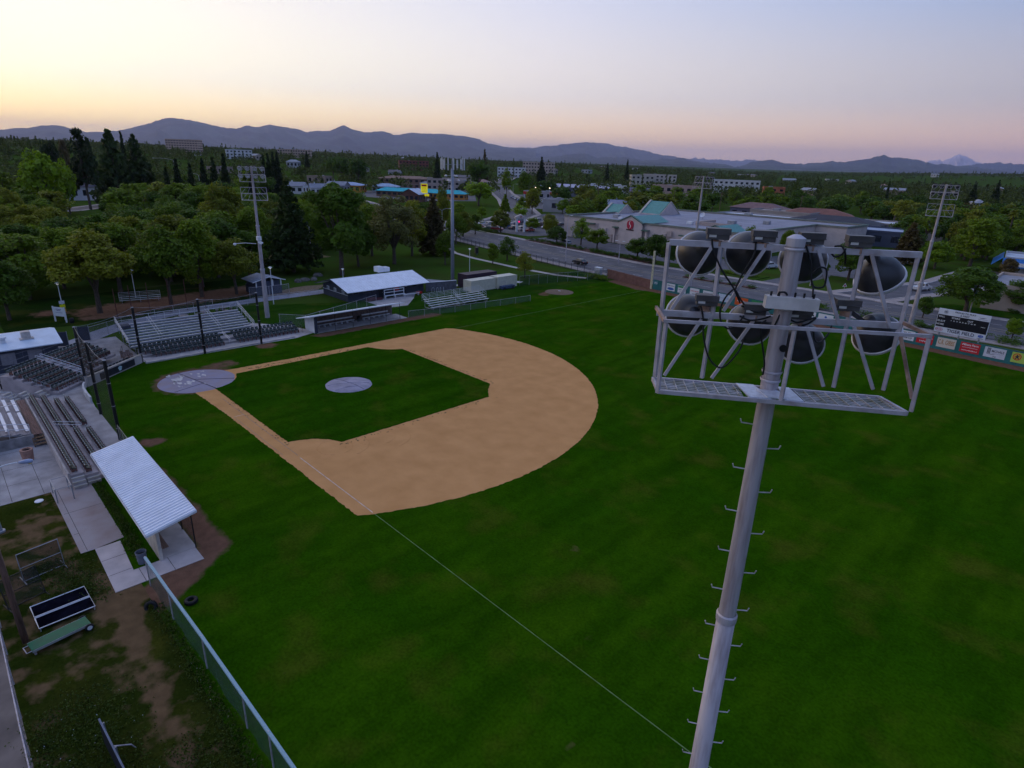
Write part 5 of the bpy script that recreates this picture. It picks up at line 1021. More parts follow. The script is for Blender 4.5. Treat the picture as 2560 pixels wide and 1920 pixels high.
MB().add([(2.75 + 0.36 * math.cos(i * 0.33), -0.135, 2.98 + 0.20 * math.sin(i * 0.33)) for i in range(19)], [tuple(range(19))]).build('oval_emblem', mat('ink_blue', (0.03, 0.10, 0.45), 0.5), sc, local=True)
for sx, sz in ((2.6, 3.03), (2.8, 3.08), (2.9, 2.98), (2.75, 2.92), (2.95, 2.9)): MB().add([(sx + 0.04 * math.cos(i * 1.257), -0.14, sz + 0.04 * math.sin(i * 1.257)) for i in range(5)], [tuple(range(5))]).build('star', wink, sc, local=True)
sring(-2.35, 5.72, 0.26, 0.26, mat('ink_grey', (0.16, 0.18, 0.24), 0.6), 'round_emblem'); MB().box(-2.5, -2.2, -0.14, -0.13, 5.62, 5.82).build('emblem_bar', mat('ink_grey', (0.16, 0.18, 0.24)), sc, local=True)
MB().add([(1.9, -0.135, 5.75), (2.2, -0.135, 5.68), (2.45, -0.135, 5.72), (2.95, -0.135, 5.74), (2.5, -0.135, 5.62), (2.2, -0.135, 5.6)], [(0, 1, 2, 3, 4, 5)]).build('wing_emblem', mat('ink_grey', (0.16, 0.18, 0.24)), sc, local=True)
strokes(sc, 2.45, 5.48, 0.10, 1.2, mat('ink_grey', (0.16, 0.18, 0.24)), -0.14)

# ---------------------------------------------------------------- foreground light tower
AR, NR_ = Vector((0.809, 0.588, 0)), Vector((0.588, -0.809, 0)); TP = Vector((71.23, -12.09, 0))
def TT(a, n, z): return TP + AR * a + NR_ * n + Vector((0, 0, z))     # tower frame: along the cross arm, towards the lot, up
tower = thing('light_tower', 'large galvanised floodlight tower with a steel basket in the foreground', 'light tower', tuple(TP))
MB().tube([(*TP.xy, 0), (*TP.xy, 10), (*TP.xy, 18.15)], [0.24, 0.19, 0.158], 20).build('pole', galvpole, tower, smooth=True)
MB().tube([(*TP.xy, 18.15), (*TP.xy, 18.22), (*TP.xy, 18.22), (*TP.xy, 24.62)], [0.158, 0.162, 0.145, 0.120], 20).build('pole_top', galvpole, tower, smooth=False)
MB().lathe([(0.175, -0.08), (0.18, 0.0), (0.178, 0.05), (0.155, 0.08)], (*TP.xy, 18.2), 20).build('coupling', galv, tower)
MB().lathe([(0.126, -0.02), (0.127, 0.09), (0.118, 0.095), (0.05, 0.135), (0.0, 0.14)], (*TP.xy, 24.62), 20).build('cap', galv, tower)
for z in (24.56, 23.72, 22.75, 22.62): MB().lathe([(0.136 + (24.6 - z) * 0.004, -0.02), (0.142 + (24.6 - z) * 0.004, 0.0), (0.136 + (24.6 - z) * 0.004, 0.02)], (*TP.xy, z), 20).build('clamp_band', galv, tower)
MB().lathe([(0.055, 0), (0.055, 0.02), (0.0, 0.02)], M=Matrix.Translation(TT(0.06, 0.135, 23.15)) @ NR_.to_track_quat('Z', 'Y').to_matrix().to_4x4(), n=14).build('hand_hole', blackmetal, tower)
fr = [((69.77, -12.98, 24.55), (72.52, -10.98, 24.55), 0.055, 0.085), ((69.71, -13.02, 23.49), (72.47, -11.01, 23.54), 0.055, 0.09)]
for a, b, w, h in fr: MB().beam(a, b, w, h).build('cross_beam', galv, tower)
MB().beam((70.10, -13.43, 23.50), (72.96, -11.35, 23.55), 0.04, 0.045).build('guard_rail', galv, tower)
MB().beam((69.70, -13.03, 23.57), (70.11, -13.42, 23.50), 0.04, 0.05).build('guard_rail', mat('rusty_steel', (0.40, 0.27, 0.22), 0.65, 0.2, var=0.25, scale=6), tower)
MB().beam((72.50, -10.99, 23.59), (72.96, -11.35, 23.55), 0.04, 0.05).build('guard_rail', mat('rusty_steel', (0.4, 0.27, 0.22)), tower)
for a, b in (((69.76, -12.98, 24.54), (69.77, -12.98, 23.49)), ((69.77, -12.98, 23.44), (69.78, -12.97, 22.47)), ((72.49, -11.00, 24.54), (72.49, -11.00, 23.45)), ((72.48, -11.01, 23.47), (72.48, -11.01, 22.55)), ((70.36, -12.55, 24.55), (70.38, -12.54, 23.50)), ((70.37, -12.54, 23.47), (70.36, -12.55, 22.50)), ((71.91, -11.42, 24.56), (71.91, -11.42, 23.52)), ((71.91, -11.42, 23.50), (71.92, -11.42, 22.53)),
             ((70.13, -13.41, 23.47), (70.13, -13.41, 22.39)), ((71.55, -12.38, 23.49), (71.55, -12.38, 22.39)), ((72.94, -11.36, 23.52), (72.96, -11.35, 22.45))):
    MB().beam(a, b, 0.05, 0.05).build('upright', galv, tower)
for a, b in (((70.28, -12.65, 24.53), (69.90, -12.92, 23.56)), ((70.87, -12.22, 24.54), (70.51, -12.48, 23.59)), ((71.44, -11.80, 24.56), (71.83, -11.52, 23.52)), ((72.01, -11.39, 24.54), (72.39, -11.11, 23.51)), ((70.27, -12.65, 23.44), (69.91, -12.91, 22.50)), ((70.87, -12.21, 23.47), (70.49, -12.49, 22.52)), ((71.47, -11.78, 23.48), (71.81, -11.53, 22.54)), ((72.00, -11.39, 23.49), (72.37, -11.12, 22.56))):
    MB().beam(a, b, 0.04, 0.045).build('brace', galv, tower)
MB().beam((72.58, -11.24, 23.44), (72.91, -11.24, 22.60), 0.035, 0.045).build('brace', mat('rusty_steel', (0.4, 0.27, 0.22)), tower)
# basket floor: welded grating and a chequer plate round the pole
FZ = 22.42
fl_ = [(-1.72, -0.14), (1.62, -0.14), (1.78, 0.44), (-1.66, 0.44)]
for (a0, n0), (a1, n1) in zip(fl_, fl_[1:] + fl_[:1]): MB().beam(TT(a0, n0, FZ), TT(a1, n1, FZ), 0.04, 0.06).build('floor_edge', galv, tower)
gr = MB()
for i in range(46):
    a = -1.70 + i * 0.0744
    if -0.44 < a < 0.34: continue
    if i % 2 == 0: gr.beam(TT(a, -0.14, FZ + 0.01), TT(a + 0.03 + 0.05 * (a + 1.7) / 3.4, 0.44, FZ + 0.01), 0.012, 0.03)
for j in range(8):
    n = -0.10 + j * 0.073
    for a0, a1 in ((-1.70, -0.42), (0.32, 1.66 + 0.1 * (n + 0.14) / 0.58)): gr.beam(TT(a0, n, FZ), TT(a1, n, FZ), 0.030, 0.02)
gr.build('grating', mat('grating_steel', (0.46, 0.45, 0.50), 0.5, 0.3, var=0.15, scale=5, col2=(0.20, 0.20, 0.14)), tower)
pm = mat('chequer_plate', (0.60, 0.63, 0.72), 0.45, 0.3, var=0.1, scale=14)
mb = MB(); mb.prism([tuple(TT(-0.46, -0.14, 0).xy), tuple(TT(-0.2, -0.14, 0).xy), tuple(TT(-0.05, 0.43, 0).xy), tuple(TT(-0.36, 0.43, 0).xy)], FZ + 0.025, FZ + 0.045); mb.prism([tuple(TT(-0.2, 0.10, 0).xy), tuple(TT(0.12, 0.10, 0).xy), tuple(TT(0.16, 0.43, 0).xy), tuple(TT(-0.1, 0.43, 0).xy)], FZ + 0.046, FZ + 0.062); mb.prism([tuple(TT(0.16, -0.14, 0).xy), tuple(TT(0.32, -0.14, 0).xy), tuple(TT(0.40, 0.43, 0).xy), tuple(TT(0.14, 0.43, 0).xy)], FZ + 0.025, FZ + 0.045); mb.build('chequer_plate', pm, tower)
jb = MB(); ja, jb_ = Vector((71.07, -12.40, 23.83)), Vector((71.65, -11.98, 23.82)); jb.beam(ja, jb_, 0.16, 0.17); jbo = jb.build('junction_box', mat('box_white', (0.60, 0.56, 0.54), 0.5, var=0.1, scale=4), tower)
for f in (0.10, 0.25, 0.55, 0.72, 0.9): p = ja + (jb_ - ja) * f; MB().tube([p, p + Vector((0, 0, 0.15))], 0.016, 8).build('cable_gland', blackmetal, jbo)
MB().box(*[v for k in range(3) for v in (min(ja[k], jb_[k]) + (jb_[k] - ja[k]) * 0 , min(ja[k], jb_[k]))]) if False else None
lampgrey = mat('lamp_housing', (0.030, 0.030, 0.036), 0.42, var=0.25, scale=3, spec=0.5)
lampgrey2 = mat('ballast_housing', (0.075, 0.068, 0.070), 0.5, var=0.2, scale=4, spec=0.4)
rimwhite = mat('lamp_rim', (0.62, 0.60, 0.62), 0.4, 0.3)
glassin = mat('lamp_reflector', (0.75, 0.75, 0.76), 0.25, 0.6)
labelw = mat('paper_label', (0.60, 0.58, 0.56), 0.7)
def lamp(parent, c, aim, box, arm, s=1.0, detail=True):
    """floodlight: bowl reflector with bright rim, ballast box on the beam and a bracket; sub-parts of the lamp"""
    c = Vector(c); q = (Vector(aim) - c).normalized().to_track_quat('Z', 'Y').to_matrix().to_4x4(); M = Matrix.Translation(c) @ q
    prof = [(0.0, -0.25), (0.062, -0.25), (0.070, -0.165), (0.13, -0.135), (0.195, -0.085), (0.245, -0.02), (0.272, 0.055), (0.288, 0.13)]
    b = MB().lathe([(r * s, z * s) for r, z in prof], M=M, n=28 if detail else 12).build('floodlight', lampgrey, parent, smooth=True)
    MB().lathe([(0.288 * s, 0.125 * s), (0.302 * s, 0.13 * s), (0.306 * s, 0.155 * s), (0.300 * s, 0.175 * s), (0.285 * s, 0.175 * s)], M=M, n=28 if detail else 12).build('rim', rimwhite, b)
    MB().lathe([(0.284 * s, 0.17 * s), (0.24 * s, 0.02 * s), (0.12 * s, -0.12 * s), (0.0, -0.14 * s)], M=M, n=20 if detail else 12).build('reflector', glassin, b, smooth=True)
    if box is not None:
        bx = Vector(box); az = math.atan2(arm.y, arm.x)
        q_ = 0.92 if detail else s; o = MB().rbox(tuple(bx + Vector((0, 0, 0.045 * q_))), (0.36 * q_, 0.20 * q_, 0.085 * q_), az).rbox(tuple(bx - Vector((0, 0, 0.042 * q_))), (0.33 * q_, 0.18 * q_, 0.08 * q_), az).build('ballast_box', lampgrey2, b)
        if detail:
            MB().rbox(tuple(bx + Vector((0, 0, 0.001))), (0.345, 0.198, 0.012), az).build('flange', lampgrey2, b)
            MB().rbox(tuple(bx + NR_ * 0.085 - arm * 0.08 + Vector((0, 0, -0.025))), (0.10, 0.012, 0.035), az).build('rating_label', labelw, b)
        MB().beam(bx - Vector((0, 0, 0.08 * s)), bx - Vector((0, 0, 0.15 * s)), 0.12 * s, 0.05 * s).build('mount', mat('rusty_steel', (0.4, 0.27, 0.22)), b)
        MB().beam(bx - Vector((0, 0, 0.05 * s)), c, 0.03 * s, 0.05 * s).build('yoke', lampgrey, b)
    return b
L1, L2, L3 = (18, 14, 0), (22, 22, 0), (36, 22, 0)
for c, aim, bx in (((70.01, -12.46, 24.42), (30, 32, 0), (70.30, -12.57, 24.70)), ((70.58, -12.04, 24.45), (32, 36, 0), (70.81, -12.20, 24.70)), ((71.20, -11.59, 24.40), (44, 42, 0), (71.33, -11.82, 24.70)), ((72.03, -11.02, 24.28), (80, 18, -14), (71.84, -11.45, 24.69)),
                   ((69.97, -12.49, 23.44), (30, 30, 0), (70.28, -12.59, 23.73)), ((70.73, -11.94, 23.40), (40, 30, -6), (70.84, -12.17, 23.64)), ((71.34, -11.49, 23.17), (60, 26, -10), (71.36, -11.80, 23.62)), ((72.14, -10.91, 23.40), (80, 30, -12), (71.86, -11.43, 23.79))):
    lamp(tower, c, aim, bx, AR, 1.14)
cable = mat('cable_black', (0.010, 0.010, 0.012), 0.5)
def smoothpts(P, k=6):
    P = [Vector(p) for p in P]; out = []
    for i in range(len(P) - 1):
        p0, p1, p2, p3 = P[max(i - 1, 0)], P[i], P[i + 1], P[min(i + 2, len(P) - 1)]
        for j in range(k):
            t = j / k; out.append(0.5 * ((2 * p1) + (p2 - p0) * t + (2 * p0 - 5 * p1 + 4 * p2 - p3) * t * t + (3 * p1 - p0 - 3 * p2 + p3) * t ** 3))
    return out + [P[-1]]
for pts in ([(70.27, -12.67, 24.65), (70.30, -12.66, 24.50), (70.44, -12.59, 24.21), (70.61, -12.47, 23.95), (70.69, -12.36, 23.73)], [(70.76, -12.31, 24.60), (70.77, -12.33, 24.44), (70.69, -12.41, 24.18), (70.64, -12.46, 23.95), (70.66, -12.45, 23.89), (70.74, -12.32, 23.71), (70.85, -12.18, 23.61)], [(70.61, -12.48, 23.93), (70.54, -12.53, 23.81), (70.50, -12.56, 23.63), (70.53, -12.54, 23.44), (70.62, -12.47, 23.34), (70.71, -12.40, 23.40), (70.76, -12.31, 23.54)],
            [(70.24, -12.69, 23.67), (70.30, -12.67, 23.48), (70.35, -12.67, 23.20), (70.45, -12.63, 22.90), (70.58, -12.56, 22.75), (70.68, -12.49, 22.77), (70.80, -12.38, 23.01), (70.76, -12.18, 23.16)], [(71.31, -11.91, 24.60), (71.41, -11.89, 24.38), (71.46, -11.88, 24.14), (71.50, -11.87, 24.04), (71.56, -11.98, 23.92)], [(71.61, -11.69, 24.61), (71.69, -11.66, 24.62), (71.75, -11.64, 24.54), (71.73, -11.48, 24.37)], [(71.45, -11.87, 24.22), (71.51, -11.82, 24.31), (71.59, -11.77, 24.30), (71.61, -11.75, 24.17), (71.60, -11.76, 24.05), (71.52, -11.82, 24.03), (71.46, -11.86, 24.08)],
            [(71.55, -11.61, 24.52), (71.64, -11.67, 24.47), (71.71, -11.62, 24.51), (71.73, -11.58, 24.59)], [(70.71, -12.34, 23.69), (70.90, -12.25, 23.62), (71.08, -12.20, 23.68), (71.21, -12.25, 23.79)], [(70.71, -12.34, 23.53), (70.86, -12.30, 23.49), (71.01, -12.21, 23.53), (71.06, -12.09, 23.56)], [(71.26, -12.19, 23.75), (71.24, -12.20, 23.64), (71.21, -12.25, 23.47)], [(71.31, -11.97, 23.54), (71.40, -11.93, 23.51), (71.51, -11.85, 23.56), (71.57, -11.72, 23.59)], [(71.71, -12.11, 23.47), (71.71, -11.99, 23.32), (71.74, -11.84, 23.27), (71.77, -11.69, 23.37), (71.76, -11.58, 23.48)],
            [(71.20, -12.29, 23.91), (71.21, -12.29, 23.96), (71.27, -12.25, 23.97), (71.30, -12.22, 23.93)], [(71.10, -12.31, 23.54), (71.07, -12.38, 23.42), (71.18, -12.31, 22.94), (71.19, -12.30, 22.72)], [(71.43, -11.82, 23.45), (71.52, -11.82, 23.50), (71.58, -11.74, 23.58)]):
    MB().tube(smoothpts(pts), 0.0135, 7).build('cable', cable, tower, smooth=True)
# climbing pegs
vl = (NR_ * 0.25 + AR).normalized()
for i in range(42):
    z = 22.25 - i * 0.39; s_ = 1 if i % 2 == 0 else -1; r = 0.13 + (24.6 - z) * 0.0036; d = AR * s_
    p0 = TP + d * (r - 0.02) + Vector((0, 0, z)); p1 = TP + d * (r + 0.17) + Vector((0, 0, z + 0.015)); p2 = p1 + d * 0.02 + Vector((0, 0, 0.06))
    MB().tube([p0, p1, p2], 0.011, 6).build('climbing_peg', galv, tower)

# ---------------------------------------------------------------- the other towers
def far_tower(x, y, h, az, label, top_lamps=2, pole_m=galvpole, lamp_out=1):
    t = thing('light_tower', label, 'light tower', (x, y, 0), 0, 'floodlight towers round the field')
    MB().tube([(x, y, 0), (x, y, h * 0.33), (x, y, h * 0.33), (x, y, h * 0.62), (x, y, h * 0.62), (x, y, h)], [0.38, 0.33, 0.28, 0.25, 0.21, 0.16], 14).build('pole', pole_m, t, smooth=False)
    MB().lathe([(0.36, 0), (0.40, 0.15), (0.36, 0.3)], (x, y, h * 0.33), 14).build('coupling', galv, t); MB().lathe([(0.28, 0), (0.31, 0.12), (0.27, 0.25)], (x, y, h * 0.62), 14).build('coupling', galv, t)
    a = Vector((math.cos(az), math.sin(az), 0)); f = Vector((a.y, -a.x, 0))          # arm and the side the lamps look to
    o = Vector((x, y, 0))
    def cage(z0, z1, half, lamps):
        pt = lambda u, v, z: o + a * u + f * v + Vector((0, 0, z))
        for z in (z1, (z0 + z1) / 2, z0): MB().beam(pt(-half, 0.15, z), pt(half, 0.15, z), 0.05, 0.06).build('cross_beam', galv, t)
        for u in (-half, half): MB().beam(pt(u, 0.15, z0), pt(u, 0.15, z1), 0.045).build('upright', galv, t); MB().beam(pt(u, 0.15, z0), pt(u, -0.5, z0), 0.06).build('floor_edge', galv, t); MB().beam(pt(u, -0.5, z0), pt(u, -0.5, z0 + 1.0), 0.05).build('upright', galv, t)
        MB().beam(pt(-half, -0.5, z0), pt(half, -0.5, z0), 0.06).build('floor_edge', galv, t); MB().beam(pt(-half, -0.5, z0 + 1.0), pt(half, -0.5, z0 + 1.0), 0.05).build('guard_rail', galv, t)
        for u in (-half, -half * 0.5, half * 0.5, half):
            for (za, zb) in ((z0, (z0 + z1) / 2), ((z0 + z1) / 2, z1)): MB().beam(pt(u * 0.98, 0.15, za), pt(u * 0.55, 0.15, zb), 0.035).build('brace', galv, t)
        if lamps:
            for z in (z1, (z0 + z1) / 2):
                for k in range(4):
                    u = -half * 0.85 + k * half * 0.5667; c = pt(u, 0.55, z - 0.15); lamp(t, c, o + a * u * 6 + f * 46 * 1.0 + Vector((0, 0, -4)), pt(u, 0.18, z + 0.16), a, 1.15, False)
    cage(h - 2.3, h - 0.15, 1.85, True)
    if top_lamps == 2: cage(h - 5.0, h - 3.1, 1.85, False)
    return t
far_tower(-24.0, 18.85, 23.6, R(60), 'tall floodlight tower at the left between the bleacher and the far dugout')
far_tower(48.3, 101.85, 24.1, R(195), 'tall floodlight tower standing behind the scoreboard end of the outfield wall')
far_tower(8.2, 95.9, 23.8, R(185), 'slender floodlight tower rising in front of the supermarket', 1)
# camera box and small globe arm on the left tower
lt = thing('security_camera', 'white security camera box strapped to the left floodlight tower', 'camera', (-23.6, 18.6, 12.6)); MB().box(-0.1, 0.5, -0.3, 0.3, 0, 0.6).build('housing', white, lt, local=True); MB().rbox((0.4, 0.1, -0.35), (0.7, 0.35, 0.35), 0.6, 0.0, 0.4).build('camera_body', white, lt, local=True); MB().rbox((0.55, 0.2, -0.55), (0.3, 0.3, 0.2), 0.6, 0.0, 0.4).build('lens_hood', rubber, lt, local=True)
la = thing('arm_lamp', 'small globe lamp on a thin arm of the left floodlight tower', 'lamp', (-24.2, 18.4, 12.0)); MB().tube([(0, 0, 0), (-0.9, -1.4, 0.1), (-1.6, -2.6, 0)], 0.04, 6).build('arm', white, la, local=True); MB().lathe([(0.0, 0.12), (0.2, 0.05), (0.26, -0.1), (0.15, -0.28), (0, -0.3)], (-1.65, -2.7, 0), 12).build('globe', white, la, local=True)
# cell tower
ct = thing('cell_tower', 'grey monopole cell tower with white antenna panels and lamps', 'cell tower', (-32.2, 64.3, 0))
MB().tube([(0, 0, 0), (0, 0, 23.6)], [0.42, 0.30], 16).build('pole', mat('tower_grey', (0.30, 0.32, 0.38), 0.5, 0.2, var=0.06), ct, local=True, smooth=True)
for k in range(3):
    a = R(135.6 + 90 + 120 * k + 20); d = Vector((math.cos(a), math.sin(a), 0)); p = Vector((-d.y, d.x, 0)); MB().beam(d * 0.3 + Vector((0, 0, 24.4)), d * 1.9 + Vector((0, 0, 24.4)), 0.1).build('arm', greysteel, ct, local=True)
    MB().beam(d * 1.9 - p * 1.7 + Vector((0, 0, 24.4)), d * 1.9 + p * 1.7 + Vector((0, 0, 24.4)), 0.08).build('arm', greysteel, ct, local=True)
    for u in (-1.6, -0.6, 0.5, 1.5):
        c = d * 2.05 + p * u + Vector((0, 0, 24.5)); MB().rbox(tuple(c), (0.14, 0.24, 1.5 + 0.35 * (k + int(u * 2)) % 2.0 * 0.6), a).build('antenna_panel', mat('antenna_white', (0.62, 0.62, 0.64), 0.5, var=0.08), ct, local=True); MB().tube([c - d * 0.18 - Vector((0, 0, 1.2)), c - d * 0.18 + Vector((0, 0, 1.2))], 0.03, 6).build('pipe_mount', galv, ct, local=True)
MB().tube([(0, 0, 23.6), (0, 0, 25.2)], 0.12, 10).build('spigot', greysteel, ct, local=True)
for k in range(6):
    a = R(60 * k); d = Vector((math.cos(a), math.sin(a), 0)); z = 22.2 - 0.9 * (k % 2)
    MB().beam(d * 0.3 + Vector((0, 0, z)), d * 1.3 + Vector((0, 0, z)), 0.06).build('lamp_arm', galv, ct, local=True); MB().lathe([(0.0, 0.2), (0.2, 0.12), (0.3, -0.15), (0.26, -0.15), (0.0, 0.05)], tuple(d * 1.35 + Vector((0, 0, z))), 12).build('floodlight', rimwhite, ct, local=True)
# ---------------------------------------------------------------- things lying about in the near left corner
up = thing('utility_pole', 'brown wooden utility pole leaning at the left edge', 'utility pole', (37.5, -21.2, 0))
MB().tube([(0, 0, 0), (-0.1, -0.05, 6.0), (-0.2, -0.1, 11)], [0.17, 0.145, 0.12], 12).build('pole', mat('pole_wood', (0.17, 0.10, 0.075), 0.85, var=0.25, scale=3, stretch=(5, 5, 0.4)), up, local=True, smooth=True)
MB().beam((-0.2, -1.0, 10.4), (-0.2, 0.9, 10.4), 0.1, 0.12).build('cross_arm', wood, up, local=True)
fs = thing('folded_screen', 'black mesh batting screen with a white tube frame lying on the grass', 'batting screen', (35.9, -19.2, 0.0), R(2))
for y0, y1, z in ((-1.30, 1.25, 0.22), (-1.30, 1.25, 0.22)): pass
for k, (xa, xb) in enumerate(((-1.25, -0.06), (0.06, 1.2))):
    mb = MB(); pts = [(xa, -1.35, 0.22), (xb, -1.35, 0.22), (xb, 1.35, 0.22), (xa, 1.35, 0.22), (xa, -1.35, 0.22)]; mb.tube(pts, 0.035, 8); mb.build('frame', alu, fs, local=True)
    MB().quad((xa, -1.35, 0.21), (xb, -1.35, 0.21), (xb, 1.35, 0.21), (xa, 1.35, 0.21)).build('mesh', mat('screen_mesh', (0.006, 0.006, 0.012), 0.9, var=0.3, spec=0.0), fs, local=True)
    for y in (-1.3, 1.3): MB().tube([(xa if k == 0 else xb, y, 0.0), (xa if k == 0 else xb, y, 0.22)], 0.03, 6).build('foot', alu, fs, local=True)
gc = thing('green_cart', 'dark green plank cart with a white wheel lying on the grass', 'cart', (38.5, -19.75, 0.0), math.atan2(2.5, -0.35))
MB().rbox((0, 0, 0.34), (2.75, 0.80, 0.10)).build('deck', mat('green_board', (0.006, 0.115, 0.050), 0.6, var=0.15, scale=2.5, col2=(0.020, 0.10, 0.05)), gc, local=True)
MB().rbox((0, -0.42, 0.31), (2.75, 0.03, 0.14)).rbox((0, 0.42, 0.31), (2.75, 0.03, 0.14)).build('edge_board', mat('edge_grey', (0.30, 0.32, 0.30), 0.6), gc, local=True)
for s_ in (-1, 1):
    w_ = MB().lathe([(0.05, -0.06), (0.19, -0.06), (0.22, -0.03), (0.22, 0.03), (0.19, 0.06), (0.05, 0.06)], M=Matrix.Translation((1.25, s_ * 0.52, 0.22)) @ Matrix.Rotation(R(90), 4, 'X'), n=20).build('wheel', rubber, gc, local=True)
    MB().lathe([(0.0, -0.07), (0.13, -0.07), (0.13, 0.07), (0.0, 0.07)], M=Matrix.Translation((1.25, s_ * 0.52, 0.22)) @ Matrix.Rotation(R(90), 4, 'X'), n=16).build('hub', white, gc, local=True)
MB().tube([(-1.35, -0.3, 0.30), (-1.6, -0.3, 0.30), (-1.6, 0.3, 0.30), (-1.35, 0.3, 0.30)], 0.025, 6).build('tow_handle', galv, gc, local=True)
for s_ in (-0.3, 0.3): MB().box(-1.3, -1.2, s_ - 0.04, s_ + 0.04, 0.0, 0.29).build('leg', galv, gc, local=True)
def tyre(loc, rz, label, tilt=0.0):
    t = thing('tyre', label, 'tyre', loc, rz, 'old tyres'); M = Matrix.Rotation(tilt, 4, 'X')
    MB().lathe([(0.19, 0.03), (0.30, 0.0), (0.36, 0.05), (0.37, 0.12), (0.36, 0.19), (0.30, 0.24), (0.19, 0.21), (0.20, 0.16), (0.26, 0.12), (0.20, 0.08), (0.19, 0.03)], M=M, n=26).build('tread', rubber, t, local=True, smooth=True)
    mb = MB()
    for i in range(26):
        a = i * 2 * math.pi / 26; mb.rbox(tuple(M @ Vector((0.372 * math.cos(a), 0.372 * math.sin(a), 0.12))), (0.02, 0.035, 0.17), a)
    mb.build('lug', rubber, t, local=True); return t
tyre((40.1, -13.5, 0.0), 0, 'old black tyre lying on the field grass by the mesh fence'); tyre((39.0, -15.35, 0.05), 1.0, 'old tyre leaning behind the green mesh fence', R(70))
gb = thing('litter_bin', 'grey blue ribbed litter bin beside the walkway slab', 'litter bin', (34.0, -14.55, 0.0)); MB().lathe([(0.25, 0), (0.31, 0.82), (0.33, 0.86), (0.30, 0.86), (0.24, 0.1), (0.0, 0.1)], n=20).build('body', mat('bin_grey', (0.15, 0.16, 0.20), 0.6), gb, local=True)
for z in (0.25, 0.5, 0.75): MB().lathe([(0.26 + 0.073 * z, z - 0.02), (0.275 + 0.073 * z, z), (0.26 + 0.073 * z, z + 0.02)], n=20).build('rib', mat('bin_grey', (0.15, 0.16, 0.2)), gb, local=True)
MB().lathe([(0.0, 0.6), (0.285, 0.62)], n=18).build('liner', rubber, gb, local=True)
def net_screen(loc, rz, w, h, label, lean=0.25, m_=None):
    t = thing('net_screen', label, 'net screen', loc, rz); f = m_ or blackmetal
    pts = [(-w / 2, 0, 0.05), (-w / 2, lean, h), (w / 2, lean, h), (w / 2, 0, 0.05), (-w / 2, 0, 0.05)]
    MB().tube(pts, 0.035, 8).build('frame', f, t, local=True); MB().quad(*[p for p in pts[:4]]).build('mesh', netmat('black_mesh', (0.012, 0.012, 0.014), 0.42), t, local=True)
    for x in (-w / 2, w / 2): MB().tube([(x, -0.5, 0.03), (x, 0.7, 0.03)], 0.035, 8).build('foot', f, t, local=True)
    MB().tube([(-w / 2, lean * 0.5, h / 2), (w / 2, lean * 0.5, h / 2)], 0.025, 8).build('mid_bar', f, t, local=True); return t
net_screen((33.6, -20.6, 0), R(105), 1.9, 1.7, 'leaning black net screen beside the utility pole', 0.6)
net_screen((31.2, -19.4, 0), R(100), 2.2, 1.9, 'faded grey net screen standing in the scruffy grass', 0.2, greysteel)
bp_ = thing('sign_panel', 'dark panel seen edge on near the bottom of the picture', 'panel', (49.6, -19.45, 0), R(3)); MB().box(-2.0, 2.0, -0.035, 0.035, 0.2, 1.6).build('board', mat('board_navy', (0.012, 0.014, 0.030), 0.5), bp_, local=True); MB().box(-2.0, 2.0, -0.037, 0.037, 1.6, 1.63).build('top_trim', mat('trim_blue', (0.10, 0.13, 0.20), 0.5), bp_, local=True)
for x in (-1.7, 0, 1.7): MB().box(x - 0.04, x + 0.04, 0.04, 0.12, 0, 1.55).build('post', greysteel, bp_, local=True)
MB().tube([(-0.9, 0.1, 0.8), (-0.9, 0.75, 0.35), (-0.9, 0.9, 0.02)], 0.03, 6).build('stay', galv, bp_, local=True)
cg = thing('cage_gate', 'pair of grey hoop barriers on the concrete pad', 'barrier', (20.9, -17.2, 0.02))
for y in (0.0, 1.05): 
    MB().tube([(-1.0, y, 0), (-1.0, y, 1.15), (1.0, y, 1.15), (1.0, y, 0)], 0.04, 8).build('hoop', greysteel, cg, local=True); MB().tube([(-1.0, y, 0.5), (1.0, y, 0.5)], 0.025, 6).build('mid_bar', greysteel, cg, local=True)
for x in (-1.0, 1.0): MB().tube([(x, 0, 1.15), (x, 1.05, 1.15)], 0.02, 6).build('tie_bar', greysteel, cg, local=True)
solo(MB().lathe([(0.0, 0.04), (0.28, 0.04), (0.30, 0.0)], (20.6, -18.2, 0.012), 14), 'drain_cover', white, 'pale round cover on the concrete beside the hoop barriers', 'cover')
# curved arm street lamp reaching in from the left
sl_ = thing('street_lamp', 'street lamp with a curved white arm and blue grey head at the left edge', 'street lamp', (23.8, -21.3, 0))
MB().tube([(0, 0, 0), (0, 0, 4.0)], [0.10, 0.07], 10).build('post', greysteel, sl_, local=True)
MB().tube(smoothpts([(0, 0, 3.7), (0.05, 0.25, 4.35), (0.1, 0.9, 4.75), (0.25, 1.7, 4.95), (0.45, 2.3, 5.02)]), 0.045, 8).build('arm', white, sl_, local=True, smooth=True)
hd = MB(); hd.lathe([(0.0, -0.42), (0.09, -0.38), (0.15, -0.1), (0.16, 0.2), (0.10, 0.40), (0.0, 0.44)], M=Matrix.Translation((0.6, 2.75, 5.0)) @ Vector((0.3, 0.95, 0)).to_track_quat('Z', 'Y').to_matrix().to_4x4(), n=16).build('head', mat('lamp_bluegrey', (0.32, 0.37, 0.52), 0.45), sl_, local=True, smooth=True)
MB().lathe([(0.0, -0.08), (0.10, -0.05), (0.12, 0.0)], (0.66, 2.95, 4.86), 12).build('lens', mat('lens_yellow', (0.75, 0.58, 0.12), 0.3), sl_, local=True)
lp = thing('lamp_post_base', 'grey steel post base standing in the scruffy grass at the left edge', 'post', (23.79, -20.84, 0.00)); MB().lathe([(0.28, 0), (0.28, 0.12), (0.14, 0.16), (0.10, 1.2), (0.0, 1.2)], n=14).build('base', greysteel, lp, local=True)
